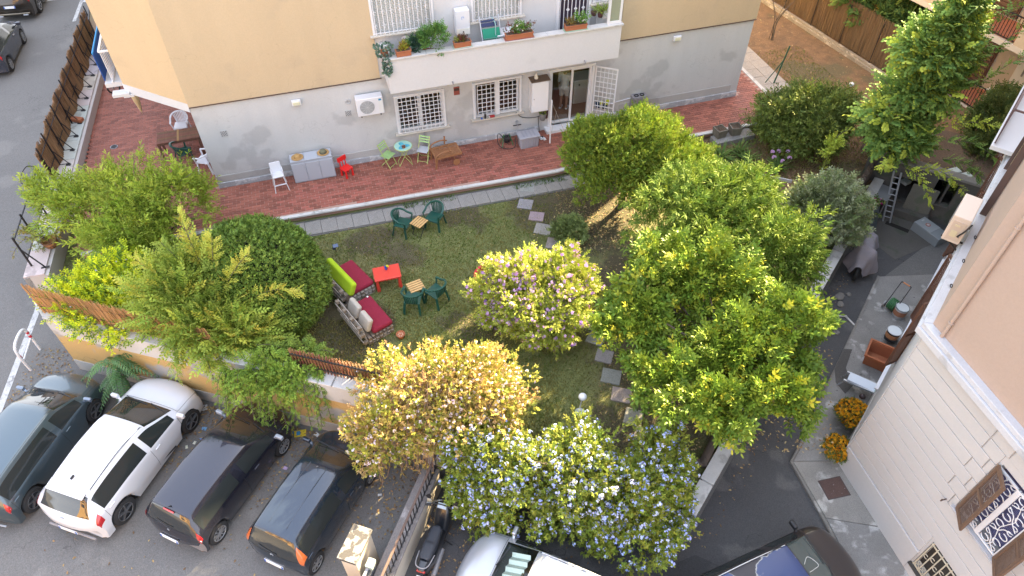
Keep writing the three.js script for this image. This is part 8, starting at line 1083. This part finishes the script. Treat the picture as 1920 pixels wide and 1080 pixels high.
{ // along the house wall
  const pail = (u, v, y, r, h, mats, label) => { const t = thing('paint_bucket', label, 'bucket', at(u, v, .12 + y), rr(0, 6), 'paint buckets by the white house'); obj('bucket', lathe([[.001, 0], [r * .92, 0], [r, h], [r * 1.04, h], [r * 1.04, h + .012], [r * .95, h + .012], [.001, h - .01]], 26), std(mats[0], .45), t); obj('label_band', lathe([[r * .955, h * .35], [r * .995, h * .85], [r * 1.01, h * .85], [r * .97, h * .35]], 26), std(mats[1], .5), t); obj('lid', cy(r * .97, r * .97, .018, 0, h + .012, 0, 26), std(mats[2], .4), t); obj('lid_rim', tor(r * .99, .012, 0, h + .016, 0, 1.57, 0, 0, 6, 26), std(mats[3] ?? mats[0], .4), t); obj('handle', tube([[r, h * .9, 0], [r * .6, h + .06, r * .9], [-r * .6, h + .06, r * .9], [-r, h * .9, 0]], .006), MT.galv, t); return t; };
  pail(1683, 592, 0, .19, .36, [[.55, .56, .58], [.35, .16, .09], [.50, .54, .56], [.08, .10, .11]], 'white paint bucket with a dark ringed lid, farther one by the hose trolley'); pail(1669, 634, 0, .19, .2, [[.55, .56, .58], [.5, .52, .55], [.6, .6, .62]], 'grey white paint bucket at the bottom of the stack of two beside the planter'); pail(1669, 634, .21, .185, .32, [[.02, .025, .035], [.42, .2, .09], [.60, .64, .66], [.45, .48, .5]], 'black paint bucket with an orange band, on top of the stack of two');
  const tr = thing('hose_trolley', 'green hose trolley with black handle by the paint buckets', 'hose trolley', at(1668, 580, .12), -.9); obj('drum', T(cy(.16, .16, .22, 0, 0, 0, 20, 0, 0, Math.PI / 2), 0, .24, 0), std([.03, .12, .05], .5), tr); obj('hose', [-.07, -.02, .03, .08].map(x => tor(.17, .02, x, .24, 0, 0, Math.PI / 2, 0, 6, 20)), std([.04, .16, .06], .6), tr); obj('handle', [bar([-.16, .1, .1], [-.15, .92, -.25], .02), bar([.16, .1, .1], [.15, .92, -.25], .02), bar([-.15, .92, -.25], [.15, .92, -.25], .022)], MT.black, tr); obj('grip', rod([-.1, .925, -.25], [.1, .925, -.25], .022, .022, 8), std([.5, .2, .08], .6), tr); for (const s of [1, -1]) obj('wheel', T(cy(.11, .11, .04, 0, 0, 0, 18, 0, 0, Math.PI / 2), s * .2, .11, .05), MT.greymetal, tr);
  const tp = thing('terracotta_planter', 'large empty square terracotta planter against the white house wall', 'planter', at(1641, 678, .12), TAa + .08); const tc = MT.terracotta; obj('wall', [T(plate([[-.24, 0], [.24, 0], [.30, .42], [-.30, .42]], .03), 0, 0, .26, .1), T(plate([[-.24, 0], [.24, 0], [.30, .42], [-.30, .42]], .03), 0, 0, -.29, -.1), bx(.03, .42, .58, -.27, .21, 0, 0, 0, .12), bx(.03, .42, .58, .27, .21, 0, 0, 0, -.12), bx(.5, .03, .54, 0, .05, 0)], tc, tp); obj('rim', [rb(.72, .06, .06, .012, 0, .42, .33), rb(.72, .06, .06, .012, 0, .42, -.33), rb(.06, .06, .6, .012, .33, .42, 0), rb(.06, .06, .6, .012, -.33, .42, 0)], tc, tp); obj('clay_shards', [0, 1, 2, 3, 4].map(k => bx(.1, .015, .12, rr(-.14, .14), .08, rr(-.15, .15), rr(-.3, .3), rr(0, 3), rr(-.3, .3))), tint(tc, [1.1, 1.2, 1.2]), tp);
  const st = thing('folded_stepladder', 'white and blue folded stepladder lying by the planter at the wall', 'stepladder', at(1616, 735, .12), TAa + Math.PI / 2 + .05); obj('tread_panel', rb(.95, .03, .30, .006, 0, .36, 0), std([.58, .64, .72], .5), st); obj('side_rail', [bar([-.55, .30, .16], [.5, .36, .16], .04, .06), bar([-.55, .30, -.16], [.5, .36, -.16], .04, .06)], MT.galv, st); obj('top_step', [rb(.22, .05, .34, .012, .56, .42, 0), rb(.08, .04, .3, .01, .42, .40, 0)], std([.5, .42, .40], .5), st); obj('green_strip', bx(.14, .006, .28, .30, .378, 0), std([.22, .45, .38], .5), st); obj('foot', [rod([-.5, .3, .14], [-.62, 0, .16], .018), rod([-.5, .3, -.14], [-.62, 0, -.16], .018), rod([.5, .36, .14], [.6, 0, .16], .018), rod([.5, .36, -.14], [.6, 0, -.16], .018)], MT.galv, st); const kn = thing('dark_ball', 'dark brown round pot lid on the end of the stepladder', 'pot lid', at(1617, 744, .52), 0); obj('lid', T(new THREE.SphereGeometry(.085, 18, 10, 0, 6.283, 0, 1.6), 0, 0, 0), std([.05, .03, .03], .5), kn); obj('knob', sp(.02, 0, .09, 0, 8, 6), MT.black, kn);
  const mum = (u, v, r, label, seedv, potc) => { const t = thing('chrysanthemum_pot', label, 'potted flowers', at(u, v, .12), rr(0, 6), 'yellow chrysanthemums by the house corner'); obj('pot', lathe([[.001, 0], [r * .42, 0], [r * .56, .24], [r * .60, .26], [r * .52, .26], [r * .48, .2], [.001, .2]], 24), std(potc, .6), t); obj('soil', cy(r * .48, r * .48, .02, 0, .21, 0, 16), MT.soil, t); obj('dark_filler', T(new THREE.SphereGeometry(r * .74, 16, 12).scale(1, .8, 1), 0, .42, 0), std([.03, .04, .012], 1), t); const f = new Fol(), l = new Fol(); for (let i = 0; i < 950; i++) { const d = onS(); if (d.y < -.35) continue; const w = 1 + .5 * wob(d, seedv, 3), q = V(d.x * r * w, .42 + d.y * r * .85 * w, d.z * r * w); f.add(q, d.clone().addScaledVector(onS(), .35), rr(.8, 1.25), tone(G.mum, .18), onS()); if (i % 2) l.add(q.multiplyScalar(.94), d.clone().addScaledVector(onS(), .8), rr(.7, 1), tone([[.10, .14, .03], [.13, .17, .035]]), d); } f.build('blooms', flowerGeo(1, .005, .04, 7), FLOWM, t); l.build('leaves', sTiny, LEAFM, t); return t; };  // a plain dark ball fills the middle of each flower head
  mum(1588, 790, .38, 'larger round yellow chrysanthemum pot against the house wall, farther from the corner', 71, [.12, .10, .08]); mum(1562, 856, .31, 'smaller yellow chrysanthemum in a cream pot nearer the brown cover', 75, [.55, .50, .40]);
  const rp = structG('pavement_patch'); obj('dark_patch', prism([at(1582, 654, .13), at(1598, 655, .13), at(1586, 690, .13), at(1600, 722, .13), at(1585, 738, .13), at(1567, 716, .13), at(1565, 692, .13)].map(xz), .118, .134, .004), tint(MT.asphalt, [.55, .53, .52]), rp);  // thin dark sheet lying on the pavement
}
{ // red and white hoop barrier by the street
  const t = thing('hoop_barrier', 'white tubular hoop barrier with red bands at the street corner', 'barrier', at(58, 690, 0), 0), a = at(58, 694, 0), b = at(76, 655, 0), o = a.clone(), r = p => p.clone().sub(at(58, 690, 0)), up = h => V(0, h, 0); const A = r(a), B = r(b);
  obj('hoop', tube([A, A.clone().add(up(.75)), A.clone().lerp(B, .2).add(up(.98)), A.clone().lerp(B, .8).add(up(1.0)), B.clone().add(up(.78)), B], .038, 10, 40), MT.whitepaint, t); obj('cross_bar', rod(A.clone().add(up(.42)), B.clone().add(up(.55)), .026, .026, 8), MT.whitepaint, t);
  const red = std([.5, .02, .03], .45); for (const [P, h] of [[B, .72], [B, .56], [A, .56]]) obj('red_band', rod(P.clone().add(up(h)), P.clone().add(up(h + .09)), .041, .041, 12), red, t);
}
// ---------------------------------------------------------------- litter, leaves, grass
{
  const lf = new Fol(), g = leafGeo(.075, .04, .3, .3), pal = [[.26, .17, .075], [.20, .125, .06], [.34, .25, .11], [.14, .09, .05]];
  const along = (n, f, y) => { for (let i = 0; i < n; i++) { const p = f(); lf.add(V(p[0], y + rr(.008, .03), p[1]), V(rr(-1, 1), rr(-.1, .15), rr(-1, 1)), rr(.5, 1.2), tone(pal, .25), V(0, 1, 0)); } };
  along(2600, () => { const u = Math.pow(rnd(), .8), x = lerp(-10.6, -2.3, rnd()), z0 = -11.9 + (x + 12.1) * .273 + .2; return [x, z0 + Math.pow(rnd(), 2.2) * 2.2]; }, 0);
  along(500, () => [rr(-13.6, -12.2), rr(-12.6, -9.5)], 0); along(260, () => [rr(-11, 2), rr(-8.5, -5)], 0); along(200, () => { const t = rnd(); return [lerp(4.1, 11.4, t) + rr(0, .3), lerp(-6.9, -17.2, t) + rr(0, .5)]; }, 0); along(300, () => [rr(-2, -.3), rr(-8.6, -5.8)], 0);
  lf.build('leaf_litter', g, std([1, 1, 1], .9, { side: THREE.DoubleSide }), scene); const m = scene.children[scene.children.length - 1]; m.name = numbered('leaf_litter'); tag(m, 'dry brown leaves scattered on the asphalt along the foot of the ochre wall', 'leaf litter');
  const gl = new Fol(); const add = (n, f, s = 1) => { for (let i = 0; i < n; i++) { const p = f(); gl.add(V(p[0], YG + rr(.006, .03), p[1]), V(rr(-1, 1), rr(-.1, .15), rr(-1, 1)), rr(.45, 1.15) * s, tone([[.34, .24, .11], [.28, .18, .08], [.42, .33, .16], [.20, .13, .07]], .25), V(0, 1, 0)); } };
  add(2600, () => { const p = UN(rr(14.5, 26), rr(-12, 6)); return [p.x, p.z]; }, 1.1); add(2200, () => { const p = at(rr(1120, 1560), rr(380, 850), YG); return [p.x, p.z]; }); add(1200, () => { const p = at(rr(1040, 1200), rr(350, 470), YG); return [p.x, p.z]; }); add(700, () => { const p = at(rr(600, 1120), rr(390, 700), YG); return [p.x, p.z]; }, .8);
  gl.build('garden_leaf_litter', g, std([1, 1, 1], .9, { side: THREE.DoubleSide }), scene); const m2 = scene.children[scene.children.length - 1]; m2.name = numbered('garden_leaf_litter'); tag(m2, 'fallen dry leaves strewn over the garden soil and lawn', 'leaf litter');
  // lawn blades: tufts of five
  const tuft = M([0, 1, 2, 3, 4].map(k => T(leafGeo(.055, .011, .2, .5, 2), 0, 0, 0, .3 + .25 * (k % 3), k * 1.3))), gf = new Fol();
  const put = (x, z, dens) => { const n1 = fbm(x * .6 + 40, z * .6 + 80, 997, 113, 4), n2 = fbm(x * 2.2 + 40, z * 2.2 + 80, 997, 115, 3); if (rnd() > dens * sst(.30, .52, n1 * .6 + n2 * .4)) return; gf.add(V(x, YG, z), V(rr(-.3, .3), 1, rr(-.3, .3)), rr(.5, 1.2), tone(n2 > .52 ? [[.32, .32, .11], [.39, .37, .14]] : [[.18, .26, .055], [.24, .30, .075], [.31, .33, .11]], .2), V(rr(-1, 1), 0, rr(-1, 1))); };
  for (let i = 0; i < 80000; i++) { const p = at(rr(540, 1240), rr(330, 840), YG), u = (p.x - A0.x) * EU.x + (p.z - A0.z) * EU.z, n = (p.x - A0.x) * EN.x + (p.z - A0.z) * EN.z; if (n < 3.08 + (u > 8 ? .1 : 0) || p.z > -9.9 + (p.x + 4.4) * .29) continue; put(p.x, p.z, p.x > 1.2 ? .4 * sst(4, 1.2, p.x) : 1); }
  for (let i = 0; i < 9000; i++) { const p = UN(rr(15.5, 22.5), rr(1.9, 5)); put(p.x, p.z, .7); } for (let i = 0; i < 5000; i++) { const p = UN(rr(21.8, 24), rr(-3, 3)); put(p.x, p.z, .5); }
  gf.build('grass', tuft, LEAFM, scene); const m3 = scene.children[scene.children.length - 1]; m3.name = numbered('grass'); tag(m3, 'short patchy lawn grass in the garden, dry in places', 'grass');
  // weeds in the strip between terrace and slabs
  const wf = new Fol(); for (let i = 0; i < 900; i++) { const u = rr(5.5, 12.3), p = UN(u, lerp(2.3, 2.72, (u + 3) / 15.5) + rr(-.14, .1), YG + .02); if (vn(u * 1.3, 3.3, 99, 441) > .38) wf.add(p, V(rr(-.6, .6), 1, rr(-.6, .6)), rr(.5, 1.1), tone([[.12, .20, .05], [.09, .16, .04]], .2), V(rr(-1, 1), .3, rr(-1, 1))); } wf.build('weeds', leafGeo(.12, .03), LEAFM, scene); const m4 = scene.children[scene.children.length - 1]; m4.name = numbered('weeds'); tag(m4, 'low green weeds growing along the foot of the terrace step', 'weeds');
}
{ // bits of rubbish
  const lit = (name, u, v, w, d, c, label) => { const t = thing(name, label, 'litter', at(u, v, .01), rr(0, 3)); const g = new THREE.PlaneGeometry(w, d, 6, 5), p = g.attributes.position; for (let i = 0; i < p.count; i++) p.setZ(i, .035 * (vn(p.getX(i) * 25 + 30, p.getY(i) * 25 + 30, 99, 451) - .2)); g.rotateX(-Math.PI / 2); g.computeVertexNormals(); obj('sheet', g, std(c, .6, { side: THREE.DoubleSide }), t); return t; };
  const y = lit('crisp_packet', 563, 813, .30, .2, [.65, .52, .04], 'yellow and blue crumpled packet on the leaves at the wall foot'); obj('print', T(new THREE.PlaneGeometry(.1, .12, 2, 2), -.04, .035, 0, -Math.PI / 2), std([.05, .25, .45], .6, { side: THREE.DoubleSide }), y);
  lit('blue_wrapper', 383, 804, .14, .1, [.16, .34, .55], 'pale blue plastic wrapper by the black hatchback front'); lit('paper_scrap', 365, 830, .09, .07, [.6, .6, .5], 'pale paper scrap on the asphalt between white and black car, upper of two'); lit('paper_scrap', 350, 838, .10, .06, [.55, .56, .45], 'pale paper scrap on the asphalt between white and black car, lower of two'); lit('blue_scrap', 377, 822, .06, .06, [.1, .25, .6], 'small bright blue scrap below the pale blue wrapper'); lit('pink_ticket', 535, 878, .12, .08, [.42, .30, .46], 'pinkish paper ticket between the two black cars'); lit('white_tissue', 594, 815, .14, .1, [.66, .68, .7], 'white crumpled tissue at the wall foot right of the yellow packet'); lit('plastic_bag', 378, 766, .3, .18, [.5, .5, .52], 'grey white plastic bag by the front wheel of the white car'); lit('white_tissue', 712, 928, .09, .06, [.66, .66, .66], 'small white tissue near the low railing wall');
}
// ---------------------------------------------------------------- person standing indoors behind the patio door
{
  const p = UN(12.52, -1.05, YT + .03), t = thing('person', 'person in white top and pale shorts standing indoors behind the patio door', 'person', V(p.x, YT + .03, p.z), ANG + 2.5);
  const H = [0, 1.0]; // joints in metres, facing +z
  const J = { pel: [0, .93, 0], chest: [0, 1.27, .0], neck: [0, 1.44, .0], head: [0, 1.58, .02], shL: [.18, 1.39, 0], shR: [-.18, 1.39, 0], elL: [.24, 1.12, .02], elR: [-.25, 1.13, .06], wrL: [.22, .88, .10], wrR: [-.12, 1.02, .24], hipL: [.09, .90, 0], hipR: [-.09, .90, 0], knL: [.10, .50, .02], knR: [-.10, .51, .06], anL: [.10, .09, -.03], anR: [-.11, .09, .0], toL: [.11, .035, .13], toR: [-.13, .035, .16] };
  const B = [['pel', 'chest', .13, .135], ['chest', 'neck', .12, .055], ['neck', 'head', .052, .055], ['shL', 'shR', .065, .065], ['shL', 'elL', .05, .04], ['elL', 'wrL', .039, .026], ['shR', 'elR', .05, .04], ['elR', 'wrR', .039, .026], ['hipL', 'hipR', .105, .105], ['hipL', 'knL', .085, .056], ['knL', 'anL', .054, .036], ['hipR', 'knR', .085, .056], ['knR', 'anR', .054, .036], ['anL', 'toL', .04, .028], ['anR', 'toR', .04, .028]].map(([a, b, r1, r2]) => [J[a], J[b], r1, r2]);
  B.push([[0, 1.60, .0], [0, 1.66, -.01], .092, .085], [[0, 1.55, .05], [0, 1.53, .06], .055, .04], [[0, 1.60, .095], [0, 1.575, .112], .012, .016], [[.085, 1.60, 0], [.09, 1.58, -.01], .018, .014], [[-.085, 1.60, 0], [-.09, 1.58, -.01], .018, .014]);
  const hand = (w, d, sx) => { const a = w, m = [a[0] + d[0] * .07, a[1] + d[1] * .07, a[2] + d[2] * .07]; B.push([a, m, .024, .034]); for (let k = 0; k < 4; k++) { const o = (k - 1.5) * .019, L = [.075, .085, .08, .062][k], s = [m[0] + o * sx[0] + d[0] * .02, m[1] + o * sx[1] + d[1] * .02, m[2] + o * sx[2] + d[2] * .02], e1 = [s[0] + d[0] * L * .6, s[1] + d[1] * L * .6, s[2] + d[2] * L * .6], e2 = [e1[0] + d[0] * L * .3 + sx[1] * .01, e1[1] + d[1] * L * .4, e1[2] + d[2] * L * .3 - .015]; B.push([s, e1, .011, .010], [e1, e2, .010, .008]); } const s = [a[0] + d[0] * .03 - sx[0] * .03, a[1] + d[1] * .03 - sx[1] * .03, a[2] + d[2] * .03 - sx[2] * .03 + .01]; B.push([s, [s[0] + d[0] * .05 - sx[0] * .025, s[1] + d[1] * .05, s[2] + d[2] * .05 + .02], .013, .010]); };
  hand(J.wrL, [0, -.97, .25], [0, 0, 1]); hand(J.wrR, [.55, -.2, .8], [.8, 0, -.55]);
  const sdf = (list, x, y, z, k) => { let f = 0; for (const [a, b, r1, r2] of list) { const bx0 = b[0] - a[0], by = b[1] - a[1], bz = b[2] - a[2], px = x - a[0], py = y - a[1], pz = z - a[2], u = clamp((px * bx0 + py * by + pz * bz) / (bx0 * bx0 + by * by + bz * bz + 1e-9), 0, 1), dx = px - bx0 * u, dy = py - by * u, dz = pz - bz * u, d = Math.sqrt(dx * dx + dy * dy + dz * dz) - lerp(r1, r2, u); if (d < .12) f += Math.exp(-d / k); } return f > 0 ? -k * Math.log(f) : .12; };
  const mesh = (list, k, n, c, S, cut) => { const mc = new MarchingCubes(n, MT.white, false, false, 900000); mc.isolation = 0; for (let i = 0; i < n; i++) for (let j = 0; j < n; j++) for (let l = 0; l < n; l++) { const x = c[0] + (l / n * 2 - 1) * S, y = c[1] + (j / n * 2 - 1) * S, z = c[2] + (i / n * 2 - 1) * S; let d = sdf(list, x, y, z, k); if (cut) d = Math.max(d, cut(x, y, z)); mc.field[l + j * n + i * n * n] = -d; } mc.update(); const g = new THREE.BufferGeometry(), P = mc.positionArray.slice(0, mc.count * 3), N = mc.normalArray.slice(0, mc.count * 3); for (let q = 0; q < P.length; q += 3) { P[q] = c[0] + P[q] * S; P[q + 1] = c[1] + P[q + 1] * S; P[q + 2] = c[2] + P[q + 2] * S; } g.setAttribute('position', new THREE.BufferAttribute(P, 3)); g.setAttribute('normal', new THREE.BufferAttribute(N, 3)); return g; };
  obj('body', mesh(B, .012, 136, [0, .87, .05], .92), std([.36, .20, .13], .6), t);
  const fat = (ids, e) => ids.map(i => [B[i][0], B[i][1], B[i][2] + e, B[i][3] + e]);
  obj('shirt', mesh(fat([0, 1, 3, 4, 6], .016), .02, 72, [0, 1.18, 0], .42, (x, y, z) => Math.max(.88 - y, y - 1.46, Math.abs(x) - .235)), std([.62, .62, .60], .8), t);
  obj('shorts', mesh(fat([8, 9, 11], .02), .02, 72, [0, .78, 0], .36, (x, y, z) => Math.max(.56 - y, y - .98)), std([.52, .50, .46], .85), t);
  obj('hair', mesh([[[0, 1.63, -.03], [0, 1.67, -.015], .098, .09], [[0, 1.58, -.06], [0, 1.54, -.06], .07, .05]], .02, 48, [0, 1.62, -.02], .16, (x, y, z) => z - .055 + (1.64 - y) * .5), std([.04, .025, .018], .7), t);
  for (const s of [1, -1]) { obj('eye', sp(.011, s * .033, 1.607, .088, 10, 8), std([.03, .02, .02], .3), t); obj('shoe', [T(rb(.095, .07, .26, .03, 0, 0, 0), s > 0 ? .105 : -.12, .04, s > 0 ? .04 : .07)], std([.66, .66, .66], .6), t); } obj('mouth', rb(.045, .01, .012, .004, 0, 1.545, .098), std([.25, .08, .07], .6), t);
}
renderer.render(scene, camera);
